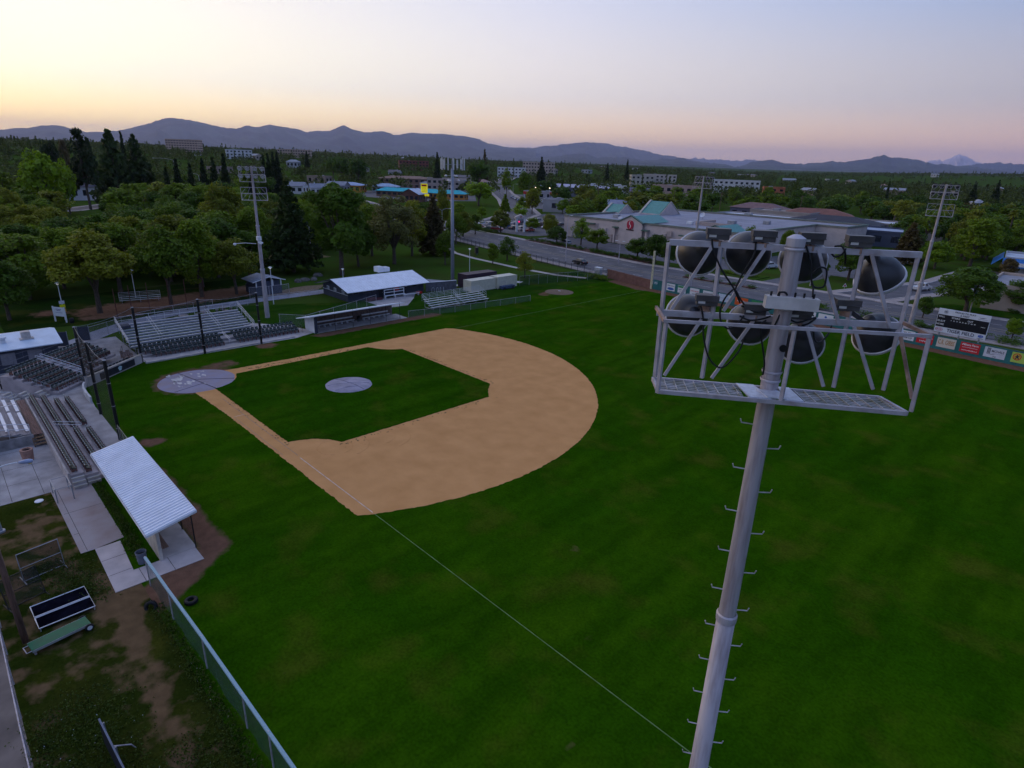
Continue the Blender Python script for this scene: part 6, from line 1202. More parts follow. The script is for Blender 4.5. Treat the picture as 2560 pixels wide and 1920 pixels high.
sm_ = thing('smoker_grill', 'large black domed smoker grill beside the home plate stand', 'grill', (-9.52, -16.37, 0.00), R(40))
MB().tube([(-1.1, 0, 0.75), (1.1, 0, 0.75)], 0.55, 18).build('drum', blackmetal, sm_, local=True, smooth=False); MB().tube([(0.8, 0.2, 1.2), (0.8, 0.2, 1.9)], 0.09, 10).build('chimney', blackmetal, sm_, local=True)
for x in (-0.9, 0.9):
    for y in (-0.35, 0.35): MB().box(x - 0.04, x + 0.04, y - 0.04, y + 0.04, 0, 0.4).build('leg', blackmetal, sm_, local=True)
MB().tube([(-0.8, -0.6, 0.85), (0.8, -0.6, 0.85)], 0.025, 6).build('handle', galv, sm_, local=True)

# ---------------------------------------------------------------- roads
def road(name, pts, w, z, label, m_=asphalt, lines=True, kerb=True):
    P2 = [Vector(p) for p in pts]; Lf, Rt = [], []
    for i, p in enumerate(P2):
        d = (P2[min(i + 1, len(P2) - 1)] - P2[max(i - 1, 0)]).normalized(); q = Vector((-d.y, d.x)); Lf.append(p + q * w / 2); Rt.append(p - q * w / 2)
    hz = lambda v: float(height(v.x, v.y)) + z
    mb = MB()
    for i in range(len(P2) - 1): mb.quad((*Rt[i], hz(Rt[i])), (*Rt[i + 1], hz(Rt[i + 1])), (*Lf[i + 1], hz(Lf[i + 1])), (*Lf[i], hz(Lf[i])))
    o = struct(mb, name, m_, label)
    def strip(off, width, zz, m2, nm, dash=None):
        mb = MB()
        for i in range(len(P2) - 1):
            a, b = P2[i], P2[i + 1]; d = (b - a).normalized(); q = Vector((-d.y, d.x)); L = (b - a).length; s0 = 0.0
            while s0 < L:
                s1 = min(L, s0 + (dash[0] if dash else L)); p0, p1 = a + d * s0 + q * off, a + d * s1 + q * off
                mb.quad((*(p0 - q * width / 2), hz(p0) + zz), (*(p1 - q * width / 2), hz(p1) + zz), (*(p1 + q * width / 2), hz(p1) + zz), (*(p0 + q * width / 2), hz(p0) + zz)); s0 = s1 + (dash[1] if dash else 0)
        return mb.build(nm, m2, o)
    if lines:
        wl_ = mat('road_paint', (0.55, 0.54, 0.52), 0.8, var=0.25, scale=0.8)
        strip(-w * 0.25, 0.16, 0.006, wl_, 'lane_line', (3.0, 6.0)); strip(w * 0.25, 0.16, 0.006, wl_, 'lane_line', (3.0, 6.0))
        strip(0.9, 0.16, 0.0065, mat('road_yellow', (0.42, 0.33, 0.16), 0.8), 'lane_line'); strip(-0.9, 0.16, 0.0065, mat('road_yellow', (0.42, 0.33, 0.16)), 'lane_line')
    if kerb:
        for s_ in (-1, 1):
            mb = MB()
            for i in range(len(P2) - 1):
                a, b = (Lf if s_ > 0 else Rt)[i], (Lf if s_ > 0 else Rt)[i + 1]; mb.beam((*a, hz(a) + 0.06), (*b, hz(b) + 0.06), 0.3, 0.14)
            mb.build('kerb', concrete2, o)
            mb = MB()
            for i in range(len(P2) - 1):
                d = (P2[i + 1] - P2[i]).normalized(); q = Vector((-d.y, d.x)) * s_
                a, b = (Lf if s_ > 0 else Rt)[i] + q * 1.25, (Lf if s_ > 0 else Rt)[i + 1] + q * 1.25; mb.beam((*a, hz(a) + 0.03), (*b, hz(b) + 0.03), 2.0, 0.12)
            mb.build('pavement', mat('pavement', (0.36, 0.30, 0.28), 0.85, var=0.1), o)
    return o
road('road', [(-330, 190), (-220, 158), (-150, 138), (-104, 125), (-61, 117.5), (-23, 111.5), (20, 112.5), (62, 114.5), (200, 118)], 20.5, 0.004, 'wide main road running behind the outfield wall')
road('road', [(-118, 150), (-155, 208), (-190, 238), (-243, 284), (-310, 338), (-461, 470), (-740, 781), (-1000, 1080)], 15, 0.012, 'grey road running away through the town towards the hills')
road('road', [(32, 124), (36, 139), (42, 160), (44, 200)], 9, 0.010, 'side street opposite the scoreboard', lines=False)
road('road', [(14, 124), (15, 146), (10, 165)], 7, 0.011, 'driveway into the supermarket yard', lines=False, kerb=False)
road('road', [(-330, 100), (-250, 30), (-235, -20), (-240, -90)], 9, 0.010, 'street hidden among the trees at the left', lines=False)
def lot(poly, label, z=0.016, m_=asphalt, name='parking_lot'):
    return struct(MB().sheet(poly, z), name, m_, label)
lot([(-128, 140), (-84, 140.5), (-81, 152), (-81, 240), (-150, 240), (-150, 212), (-122, 152)], 'supermarket parking lot with planted islands')
lot([(-78, 133), (0, 131), (-9, 152), (-79, 153)], 'driveway along the front of the supermarket', 0.018)
lot([(-9, 150), (24, 150), (24, 235), (0, 211), (-10, 160)], 'asphalt yard beside the supermarket', 0.0165)
lot([(-232, 262), (-200, 240), (-160, 244), (-225, 345), (-280, 350), (-300, 335)], 'car dealership lot', 0.02)
lot([(-440, 250), (-330, 195), (-250, 215), (-240, 250), (-300, 300), (-380, 310)], 'paved lots round the motel and shops', 0.02)
mulch = mat('mulch', (0.10, 0.045, 0.032), 0.95, var=0.25, scale=1.5)
struct(MB().prism([(-76, 130.5), (-40, 126.5), (-22, 124.5), (-22, 129.5), (-38, 131.5), (-74, 135)], 0.0, 0.14), 'planting_bed', mulch, 'reddish mulch bed between the road and the supermarket')
struct(MB().prism([(-118, 136.5), (-100, 134.5), (-86, 135.5), (-86, 139.5), (-116, 139.5)], 0.0, 0.13), 'planting_bed', parkgrass, 'grassy strip in front of the parking lot')
struct(MB().prism([(-14, 124.6), (9, 124.2), (9, 133), (-14, 131)], 0.0, 0.15), 'planting_bed', parkgrass, 'grass verge beside the supermarket driveway')
struct(MB().prism([(-4, 113.4), (14, 113.8), (14, 115.0), (-4, 114.4)], 0.0, 0.2), 'traffic_island', mulch, 'planted island in the middle of the road')
lot([(44, 127), (130, 130), (130, 137), (48, 134)], 'green verge in front of the cream building', 0.05, lawn, 'verge')
# ---------------------------------------------------------------- cars
def car_proto(kind):
    t = thing('parked_car', 'proto', 'car')
    L, W2, H = {'sedan': (4.6, 0.9, 1.45), 'suv': (4.7, 0.95, 1.75), 'van': (5.2, 1.0, 2.1), 'pickup': (5.4, 0.97, 1.8)}[kind]; h = L / 2
    prof = {'sedan': [(-h, 0.35), (-h, 0.85), (-h + 0.3, 0.98), (-0.9, 0.98), (0.9, 0.95), (h - 0.2, 0.80), (h, 0.6), (h, 0.35)],
            'suv': [(-h, 0.4), (-h, 1.05), (-h + 0.1, 1.12), (1.0, 1.10), (h - 0.15, 0.98), (h, 0.75), (h, 0.4)],
            'van': [(-h, 0.4), (-h, 1.15), (-h + 0.05, 1.2), (1.5, 1.18), (h - 0.2, 1.0), (h, 0.8), (h, 0.4)],
            'pickup': [(-h, 0.45), (-h, 1.05), (-0.4, 1.08), (1.1, 1.10), (h - 0.1, 1.0), (h, 0.8), (h, 0.45)]}[kind]
    cab = {'sedan': [(-1.75, 0.97), (-1.0, 1.42), (0.35, 1.45), (1.15, 0.95)], 'suv': [(-h + 0.08, 1.1), (-h + 0.35, 1.72), (0.4, 1.75), (1.2, 1.08)], 'van': [(-h + 0.05, 1.18), (-h + 0.2, 2.06), (1.1, 2.1), (2.0, 1.14)], 'pickup': [(-0.5, 1.06), (-0.35, 1.75), (0.75, 1.8), (1.4, 1.08)]}[kind]
    def loft(mb, prof, wa, wb, zmid):
        n = len(prof); w = lambda z: wa + (wb - wa) * min(1, max(0, (z - zmid[0]) / (zmid[1] - zmid[0])))
        vs = [(x, -w(z), z) for x, z in prof] + [(x, w(z), z) for x, z in prof]
        mb.add(vs, [tuple(range(n)), tuple(reversed(range(n, 2 * n)))] + [(i, i + n, (i + 1) % n + n, (i + 1) % n) for i in range(n)]); return mb
    body = loft(MB(), prof, W2, W2 * 0.95, (0.4, 1.1)).build('body', None, t, local=True); body.data.materials.clear(); body.data.materials.append(white)
    loft(MB(), cab, W2 * 0.93, W2 * 0.74, (0.95, H)).build('cabin', white, body, local=True)
    # glazing, set a little proud of the cabin
    z0, z1 = cab[0][1] + 0.06, H - 0.08
    for s_ in (-1, 1):
        wv = lambda z: (W2 * 0.93 + (W2 * 0.74 - W2 * 0.93) * (z - 0.95) / (H - 0.95)) + 0.006
        xa, xb, xc, xd = cab[0][0] + 0.35, cab[1][0] + 0.15, cab[2][0] - 0.02, cab[3][0] - 0.35
        MB().add([(xa, s_ * wv(z0), z0), (xd, s_ * wv(z0), z0), (xc, s_ * wv(z1), z1), (xb, s_ * wv(z1), z1)], [(0, 1, 2, 3) if s_ > 0 else (3, 2, 1, 0)]).build('side_window', darkglass, body, local=True)
    (xa, za), (xb, zb) = cab[3], cab[2]; k = 0.012
    MB().add([(xa - (xa - xb) * 0.1 + k, -W2 * 0.82, za + (zb - za) * 0.1), (xa - (xa - xb) * 0.1 + k, W2 * 0.82, za + (zb - za) * 0.1), (xa - (xa - xb) * 0.88 + k, W2 * 0.70, za + (zb - za) * 0.88), (xa - (xa - xb) * 0.88 + k, -W2 * 0.70, za + (zb - za) * 0.88)], [(0, 1, 2, 3)]).build('windscreen', darkglass, body, local=True)
    (xa, za), (xb, zb) = cab[0], cab[1]
    MB().add([(xa + (xb - xa) * 0.1 - k, -W2 * 0.82, za + (zb - za) * 0.1), (xa + (xb - xa) * 0.88 - k, -W2 * 0.70, za + (zb - za) * 0.88), (xa + (xb - xa) * 0.88 - k, W2 * 0.70, za + (zb - za) * 0.88), (xa + (xb - xa) * 0.1 - k, W2 * 0.82, za + (zb - za) * 0.1)], [(0, 1, 2, 3)]).build('rear_window', darkglass, body, local=True)
    for s_ in (-1, 1):
        for x in (-h + 0.85, h - 0.9):
            M = Matrix.Translation((x, s_ * (W2 - 0.08), 0.33)) @ Matrix.Rotation(R(90), 4, 'X'); w_ = MB().lathe([(0.0, -0.11), (0.33, -0.11), (0.33, 0.11), (0.0, 0.11)], M=M, n=14).build('wheel', rubber, t, local=True); MB().lathe([(0.0, -0.12), (0.2, -0.12), (0.2, 0.12), (0.0, 0.12)], M=M, n=10).build('rim', greysteel, w_, local=True)
        MB().rbox((h - 0.06, s_ * (W2 - 0.28), 0.68), (0.16, 0.34, 0.14)).build('headlight', mat('headlight', (0.7, 0.7, 0.72), 0.2), body, local=True)
        MB().rbox((-h + 0.03, s_ * (W2 - 0.2), 0.8), (0.1, 0.26, 0.2)).build('tail_light', mat('tail_light', (0.35, 0.01, 0.01), 0.3), body, local=True)
    return t
ORD = ['first', 'second', 'third', 'fourth', 'fifth', 'sixth', 'seventh', 'eighth', 'ninth', 'tenth', 'eleventh', 'twelfth', 'thirteenth', 'fourteenth', 'fifteenth', 'sixteenth']
PROTO = {k: car_proto(k) for k in ('sedan', 'suv', 'van', 'pickup')}
paints = {'white': (0.62, 0.63, 0.66), 'black': (0.018, 0.018, 0.022), 'red': (0.20, 0.015, 0.02), 'silver': (0.36, 0.37, 0.40), 'blue': (0.06, 0.11, 0.22), 'grey': (0.12, 0.12, 0.13), 'green': (0.03, 0.07, 0.05)}
BODY = {}
def car(kind, col, loc, rz, label, group='parked cars', name='parked_car'):
    o = copy_tree(PROTO[kind], (loc[0], loc[1], float(height(loc[0], loc[1])) + 0.03), rz, 1.0, label, group); o.name = name
    m_ = mat('car_paint_' + col, paints[col], 0.25, 0.2, var=0.02, spec=0.6)
    for c in o.children:
        if c.name.startswith('body'):
            key = (kind, col, 'b')
            if key not in BODY: me = c.data.copy(); me.materials[0] = m_; BODY[key] = me
            c.data = BODY[key]
            for g in c.children:
                if g.name.startswith('cabin'):
                    key = (kind, col, 'c')
                    if key not in BODY: me = g.data.copy(); me.materials[0] = m_; BODY[key] = me
                    g.data = BODY[key]
    return o
car('sedan', 'black', (-31.5, 107.2), R(170), 'dark sedan driving on the main road by the corner fence', name='driving_car')
car('suv', 'silver', (-60.5, 133.8), R(172), 'silver car parked under the trees before the supermarket wall')
car('suv', 'white', (2.5, 147.0), R(80), 'white utility car parked beside the supermarket yard')
car('pickup', 'white', (39.0, 146.5), R(75), 'white pickup truck parked on the side street')
car('sedan', 'white', (-115.5, 143.6), R(15), 'white sedan at the front of the parking lot')
car('sedan', 'red', (-112.0, 143.0), R(15), 'dark red sedan beside the white sedan in the parking lot')
car('suv', 'red', (-103.5, 143.2), R(20), 'dark red car behind the green cabinets')
car('sedan', 'green', (-107.0, 142.6), R(20), 'dark green sedan behind the green cabinets')
rr = random.Random(5); cols = ['white', 'silver', 'grey', 'blue', 'black', 'white', 'red']
for i in range(20):
    x, y = -122 + (i % 7) * 4.6 + rr.uniform(-.3, .3), 152 + (i // 7) * 14 + (i % 2) * 0.0; c = cols[i % 7]
    car(['sedan', 'suv', 'sedan', 'van'][i % 4], c, (x, y), R(90 + 4), '%s car in the supermarket lot, %s row, %s from the left' % (c, ('front', 'second', 'back')[i // 7], ORD[i % 7]), 'cars in the supermarket lot')
for i in range(22):
    f = i % 11; x, y = -215 - f * 4.6 + (i // 11) * 8, 268 + f * 3.4 + (i // 11) * 11; c = ['white', 'white', 'silver', 'blue', 'white', 'grey'][i % 6]
    car(['sedan', 'suv', 'pickup'][i % 3], c, (x, y), R(130 + rr.uniform(-8, 8)), '%s car in the %s row of the dealership lot, %s from the near end' % (c, ('front', 'back')[i // 11], ORD[f]), 'cars at the dealership')
for i in range(6): car('sedan', cols[i], (-300 - 44 * i, 332 + 40 * i + (i % 2) * 6), R(140), '%s car on the far road through the town, %s from the near end' % (cols[i], ORD[i]), 'cars on the far road')
for k in PROTO.values():
    for c in list(k.children_recursive): bpy.data.objects.remove(c)
    bpy.data.objects.remove(k)
# ---------------------------------------------------------------- supermarket
sm = thing('supermarket', 'large beige supermarket with green trimmed gables and a flat grey roof', 'building', (-45, 185, 0))
beige = mat('beige_stucco', (0.58, 0.48, 0.45), 0.85, var=0.06, scale=0.6); greentrim = mat('green_trim', (0.085, 0.15, 0.115), 0.6); tealroof = mat('teal_metal_roof', (0.10, 0.29, 0.26), 0.5, var=0.12)
flatroof = mat('flat_roof', (0.27, 0.27, 0.33), 0.8, var=0.12, scale=0.15); brownband = mat('brown_stucco', (0.44, 0.35, 0.33), 0.85)  # panels and vents in a darker brown stucco than the walls
def wall(poly, h, m_, nm='wall', z=0): 
    return MB().prism(poly, z, h).build(nm, m_, sm)
wall([(-79, 154), (-11.5, 155.5), (-11.5, 212), (-1.2, 212.5), (-0.8, 232), (-79, 226)], 6.9, beige)
MB().sheet([(-78.6, 154.4), (-11.9, 155.9), (-11.9, 212.2), (-1.6, 212.9), (-1.2, 231.6), (-78.6, 225.6)], 6.95).build('roof', flatroof, sm)
def parapet(a, b, z0=6.9, z1=7.5, th=0.35):
    p = MB().beam((*a, (z0 + z1) / 2), (*b, (z0 + z1) / 2), th, z1 - z0).build('parapet', beige, sm); MB().beam((*a, z1 + 0.06), (*b, z1 + 0.06), th + 0.5, 0.14).build('cornice', greentrim, p); MB().beam((*a, z1 - 0.35), (*b, z1 - 0.35), th + 0.25, 0.16).build('cornice', greentrim, p)
for a, b in (((-79, 154), (-54, 154.6)), ((-44.6, 154.8), (-22.5, 155.3)), ((-16, 155.4), (-11.5, 155.5)), ((-11.5, 155.5), (-11.5, 212)), ((-11.5, 212), (-1.2, 212.5)), ((-1.2, 212.5), (-0.8, 232)), ((-79, 154), (-79, 226)), ((-79, 226), (-0.8, 232))): parapet(a, b)
def gable(xa, xb, y, zb, zt, depth, emblem=True, roof=True):
    xm = (xa + xb) / 2; g = MB().add([(xa, y, 0), (xb, y, 0), (xb, y, zb), (xm, y, zt), (xa, y, zb), (xa, y + 0.5, 0), (xb, y + 0.5, 0), (xb, y + 0.5, zb), (xm, y + 0.5, zt), (xa, y + 0.5, zb)], [(0, 1, 2, 3, 4), (9, 8, 7, 6, 5), (1, 6, 7, 2), (0, 4, 9, 5)]).build('gable', beige, sm)
    MB().beam((xa - 0.4, y + 0.1, zb + 0.1), (xm, y + 0.1, zt + 0.2), 0.9, 0.3).build('cornice', greentrim, g); MB().beam((xb + 0.4, y + 0.1, zb + 0.1), (xm, y + 0.1, zt + 0.2), 0.9, 0.3).build('cornice', greentrim, g)
    if roof: MB().add([(xa, y + 0.5, zb), (xm, y + 0.5, zt), (xm, y + depth, zt), (xa, y + depth, zb), (xb, y + 0.5, zb), (xb, y + depth, zb)], [(0, 1, 2, 3), (1, 4, 5, 2)]).build('gable_roof', tealroof, g)
    return g
red = mat('sign_red', (0.45, 0.015, 0.05), 0.4); signw = mat('sign_white', (0.75, 0.72, 0.72), 0.4)
def emblem(par, cx, y, cz, s):
    rp = [(cx + s * 1.0 * math.copysign(abs(math.cos(t)) ** 0.8, math.cos(t)), y, cz + s * 1.05 * math.copysign(abs(math.sin(t)) ** 0.8, math.sin(t))) for t in [i * 2 * math.pi / 28 for i in range(28)]]
    e_ = MB().add(rp + [(a, b - 0.15, c) for a, b, c in rp], [tuple(range(28, 56))] + [(i, (i + 1) % 28, (i + 1) % 28 + 28, i + 28) for i in range(28)]).build('sign_disc', red, par)
    q = [(0.05, 0.95), (-0.30, 0.55), (-0.18, 0.15), (0.12, -0.10), (0.16, -0.45), (-0.10, -0.92)]; w_ = [0.08, 0.22, 0.26, 0.26, 0.22, 0.08]
    vs = [(cx + (a - w / 2) * s, y - 0.17, cz + b * s) for (a, b), w in zip(q, w_)] + [(cx + (a + w / 2) * s, y - 0.17, cz + b * s) for (a, b), w in zip(q, w_)]
    MB().add(vs, [(i, i + 1, i + 7, i + 6) for i in range(5)]).build('sign_curve', signw, e_)
g = gable(-54, -44.6, 153.6, 7.2, 9.4, 16); emblem(g, -49.3, 153.55, 6.6, 1.35); MB().box(-50.8, -47.8, 153.45, 153.58, 4.75, 5.15).build('sign_letters', mat('sign_dark', (0.05, 0.02, 0.03), 0.5), g)
g = gable(-22.5, -16, 154.6, 7.0, 8.9, 14); emblem(g, -19.2, 154.55, 6.8, 1.0)
for xa, xb, y0, y1, zt in ((-84, -77, 184.0, 194.0, 10.2), (-73.5, -64.5, 194.0, 208.0, 11.8)):
    ym = (y0 + y1) / 2
    rg = MB().add([(xb, y0, 6.9), (xb, y1, 6.9), (xb, ym, zt), (xa, y0, 6.9), (xa, y1, 6.9), (xa, ym, zt)], [(0, 1, 2), (5, 4, 3)]).build('entrance_tower', beige, sm)
    MB().add([(xa - 0.4, ym, zt + 0.1), (xb - 0.6, ym, zt + 0.1), (xb - 0.6, y0 - 0.5, 6.7), (xa - 0.4, y0 - 0.5, 6.7), (xb - 0.6, y1 + 0.5, 6.7), (xa - 0.4, y1 + 0.5, 6.7)], [(3, 2, 1, 0), (0, 1, 4, 5)]).build('tower_roof', tealroof, rg)
    for x_ in (xa - 0.5, xb + 0.05):
        for ye in (y0 - 0.7, y1 + 0.7): MB().beam((x_, ym, zt + 0.2), (x_, ye, 6.7), 0.8 if x_ < xb else 0.3, 0.6 if x_ < xb else 0.3).build('barge_board', mat('trim_cream', (0.50, 0.46, 0.40), 0.7), rg)
    MB().box(xa - 0.3, xb - 0.3, y0 - 0.4, y0 + 0.1, 6.7, 7.4).build('base_band', beige, rg)
for xa, xb, z in ((-73.5, -64.5, 5.4), (-56.5, -54.0, 5.1), (-44.6, -42.0, 5.1), (-30.5, -25.0, 4.9)): MB().box(xa, xb, 153.0, 154.4, z, z + 0.35).build('ledge', greentrim, sm)
for x in (-75, -60, -56, -51.5, -46.8, -43, -36): MB().box(x - 0.35, x + 0.35, 153.7, 154.5, 0, 5.0 if x > -57 else 4.6).build('pilaster', beige, sm)
for xa, xb in ((-62, -57), (-55.5, -52), (-51, -47.3), (-42.4, -37)): MB().box(xa, xb, 154.0, 154.45, 0.0, 2.6).build('panel', brownband, sm)
for x in (-64.2, -34.5): w_ = MB().box(x - 0.8, x + 0.8, 154.15, 154.62, 4.2, 5.9).build('vent_panel', brownband, sm); [MB().box(x - 0.8, x + 0.8, 154.08, 154.14, 4.3 + 0.32 * k, 4.45 + 0.32 * k).build('louvre', beige, w_) for k in range(5)]
for y in (166, 180, 196): MB().box(-11.5, -11.1, y - 0.5, y + 0.5, 3.6, 5.4).build('vent_panel', brownband, sm)
MB().box(-73, -70, 153.8, 154.4, 0, 2.6).build('door', mat('teal_door', (0.04, 0.12, 0.12), 0.5), sm)
for x, y, s_ in ((-66, 168, 1.6), (-62, 165, 1.0), (-59, 170, 1.2), (-38, 172, 1.4), (-30, 186, 1.8), (-24, 200, 1.6)): MB().rbox((x, y, 7.0 + s_ * 0.35), (s_ * 1.4, s_, s_ * 0.7)).build('roof_unit', white if s_ < 1.5 else greysteel, sm)
MB().box(-36, -20, 172, 173, 6.95, 8.2).build('roof_screen', mat('screen_tan', (0.40, 0.32, 0.29), 0.8), sm); MB().box(-36, -35, 173, 184, 6.95, 8.2).build('roof_screen', mat('screen_tan', (0.4, 0.32, 0.29)), sm)
MB().lathe([(0.0, 0.0), (0.7, 0.25), (1.0, 0.7)], M=Matrix.Translation((-47, 196, 8.2)) @ Matrix.Rotation(R(55), 4, 'X'), n=16).build('satellite_dish', white, sm); MB().tube([(-47, 196, 6.9), (-47, 196, 8.2)], 0.1, 8).build('dish_mount', greysteel, sm)
# monument sign
ms = thing('monument_sign', 'tall white pylon sign with a peaked cap and red display', 'sign', (-95.6, 147.8, 0), R(62))
for x in (-1.5, 1.5): MB().box(x - 0.35, x + 0.35, -0.35, 0.35, 0, 5.0).build('pillar', white, ms, local=True)
MB().add([(-2.3, -0.55, 5.0), (2.3, -0.55, 5.0), (2.3, -0.55, 5.5), (0, -0.55, 6.6), (-2.3, -0.55, 5.5), (-2.3, 0.55, 5.0), (2.3, 0.55, 5.0), (2.3, 0.55, 5.5), (0, 0.55, 6.6), (-2.3, 0.55, 5.5)], [(0, 1, 2, 3, 4), (9, 8, 7, 6, 5), (2, 7, 8, 3), (3, 8, 9, 4), (1, 6, 7, 2), (0, 4, 9, 5), (0, 5, 6, 1)]).build('cap', mat('cap_white', (0.55, 0.48, 0.46), 0.7), ms, local=True)
MB().box(-1.15, 1.15, -0.25, 0.25, 3.4, 5.0).build('sign_panel', mat('panel_grey', (0.35, 0.34, 0.37), 0.6), ms, local=True); MB().box(-1.1, 1.1, -0.30, -0.26, 3.5, 4.2).build('display', mat('display_black', (0.01, 0.01, 0.015), 0.3), ms, local=True)
MB().box(-1.0, -0.35, -0.32, -0.305, 3.6, 4.1).build('lit_segment', mat('lit_pink', (0.7, 0.02, 0.15), 0.4, emit=((1.0, 0.03, 0.20), 1.2)), ms, local=True); MB().box(0.05, 0.7, -0.32, -0.305, 3.8, 3.98).build('lit_segment', mat('lit_grey', (0.5, 0.45, 0.48), 0.4), ms, local=True)
e_ = MB().add([(0.45 * math.cos(i * 0.45), -0.57, 5.6 + 0.45 * math.sin(i * 0.45)) for i in range(14)], [tuple(range(14))]).build('emblem', mat('emblem_rose', (0.40, 0.20, 0.20), 0.6), ms, local=True); MB().beam((-0.14, -0.59, 5.95), (0.12, -0.59, 5.25), 0.14, 0.03).build('emblem_curve', signw, e_, local=True)
for i, (x, y) in enumerate(((-109.5, 139.2), (-106.5, 139.0))): b_ = thing('utility_cabinet', ('larger pale green utility cabinet at the edge of the parking lot', 'smaller dark green utility cabinet beside the pale one')[i], 'cabinet', (x, y, 0.1)); MB().box(-1.0, 1.0, -0.6, 0.6, 0, 1.3 - 0.3 * i).build('body', mat('cab_green%d' % i, ((0.16, 0.22, 0.17), (0.05, 0.08, 0.06))[i], 0.6), b_, local=True); MB().box(-1.05, 1.05, -0.65, 0.65, 1.3 - 0.3 * i, 1.36 - 0.3 * i).build('lid', mat('cab_green%d' % i, (0, 0, 0)), b_, local=True)
wc = thing('white_cabinet', 'white utility cabinet by the corner of the iron fence', 'cabinet', (-18.4, 98.6, 0)); MB().box(-0.8, 0.8, -0.5, 0.5, 0, 1.7).build('body', mat('cab_white', (0.5, 0.48, 0.48), 0.6), wc, local=True); MB().box(-0.85, 0.85, -0.55, 0.55, 1.7, 1.78).build('lid', white, wc, local=True)
bt = thing('electrical_cabinet', 'dark steel cabinet standing on the lawn by the iron fence', 'cabinet', (-60.2, 95.4, 0), R(-30)); MB().box(-0.9, 0.9, -0.4, 0.4, 0.35, 2.0).build('body', mat('cab_dark', (0.035, 0.03, 0.03), 0.6), bt, local=True)
for x in (-0.7, 0.7): MB().box(x - 0.08, x + 0.08, -0.1, 0.1, 0, 0.35).build('leg', greysteel, bt, local=True)
# ---------------------------------------------------------------- street lamps and traffic poles
def street_light(loc, h, az, label, heads=1, group='street lights', arm=2.6):
    t = thing('street_light', label, 'street light', (loc[0], loc[1], float(height(loc[0], loc[1]))), 0, group)
    MB().tube([(0, 0, 0), (0, 0, h)], [0.13, 0.08], 10).build('post', galv, t, local=True)
    for k in range(heads):
        a = az + math.pi * k; d = Vector((math.cos(a), math.sin(a), 0)); p = [Vector((0, 0, h - 0.1)), d * arm * 0.45 + Vector((0, 0, h + 0.5)), d * arm + Vector((0, 0, h + 0.55))]
        MB().tube(smoothpts(p), 0.05, 8).build('arm', galv, t, local=True); MB().rbox(tuple(d * (arm + 0.35) + Vector((0, 0, h + 0.53))), (0.75, 0.3, 0.14), a).build('lamp_head', white, t, local=True)
    return t
street_light((-37.5, 108.2), 11.5, R(100), 'tall street light rising from the road by the corner fence', arm=1.5)
street_light((-25.8, 116.6), 5.6, R(10), 'twin headed street lamp in the middle of the road', 2, arm=0.7)
street_light((-69.27, 49.58, 0.00), 9.0, R(200), 'street light among the centre trees')
street_light((-97.0, 111.5), 9.0, R(60), 'twin armed street light beside the cell tower', 2)
street_light((-258.17, 76.90, 0.00), 30.0 * 0 + 21, R(225), 'tall curved street light in front of the dark conifers', arm=9)
street_light((-295.65, 99.54, 0.00), 13, R(225), 'shorter street light beside the conifer row')
street_light((20.5, 129), 6.0, R(200), 'street light behind the first row of lamps beside the driveway')
street_light((36.8, 127.2), 8.0, R(250), 'street light at the mouth of the side street')
street_light((-236, 272), 9, R(40), 'far street light on the road through the town'); street_light((-262, 304), 9, R(40), 'farther street light on the road through the town')
tl = thing('traffic_post', 'post with a green topped sign and box behind the scoreboard', 'post', (52.2, 127.2, 0)); MB().tube([(0, 0, 0), (0, 0, 5.5)], [0.12, 0.08], 10).build('post', galv, tl, local=True); MB().rbox((0, 0, 4.6), (0.7, 0.2, 1.6), 0.5).build('sign_blade', mat('sign_teal', (0.16, 0.28, 0.27), 0.5), tl, local=True); MB().rbox((0, 0, 2.6), (0.5, 0.5, 0.7)).build('control_box', white, tl, local=True)
ts = thing('traffic_cone_sign', 'small red and white triangular road sign by the side street', 'sign', (28.2, 128.3, 0), R(40)); MB().tube([(0, 0, 0), (0, 0, 1.6)], 0.04, 6).build('post', galv, ts, local=True); MB().add([(-0.5, -0.06, 1.2), (0.5, -0.06, 1.2), (0, -0.06, 2.0)], [(0, 1, 2)]).build('triangle', signw, ts, local=True); MB().add([(-0.28, -0.08, 1.32), (0.28, -0.08, 1.32), (0, -0.08, 1.78)], [(0, 1, 2)]).build('triangle_centre', red, ts, local=True)
def utility(loc, h, label):
    t = thing('utility_pole', label, 'utility pole', (loc[0], loc[1], float(height(loc[0], loc[1]))), rr.uniform(-0.2, 0.2), 'wooden utility poles in the town'); MB().tube([(0, 0, 0), (0, 0, h)], [0.18, 0.12], 8).build('pole', mat('pole_wood', (0, 0, 0)), t, local=True); MB().beam((-1.3, 0, h - 0.6), (1.3, 0, h - 0.6), 0.12, 0.14).build('cross_arm', wood, t, local=True); MB().beam((-0.9, 0, h - 1.6), (0.9, 0, h - 1.6), 0.1, 0.12).build('cross_arm', wood, t, local=True); return t
for i, (x, y) in enumerate(((-150, 262), (-137, 275), (-120, 292), (-96, 300), (-62, 322))): utility((x, y), 13, ('utility pole', 'second utility pole', 'third utility pole', 'fourth utility pole', 'fifth utility pole')[i] + ' from the dealership behind the supermarket')
uw = thing('utility_wires', 'thin power lines strung between the wooden poles', 'wires', (-120, 280, 12))
up_ = [(-150, 262), (-137, 275), (-120, 292), (-96, 300), (-62, 322)]
for off in (-1.1, 0, 1.1):
    for a, b in zip(up_[:-1], up_[1:]): MB().tube([(a[0] + off, a[1], 12.5), ((a[0] + b[0]) / 2 + off, (a[1] + b[1]) / 2, 11.8), (b[0] + off, b[1], 12.5)], 0.03, 4).build('wire', rubber, uw)
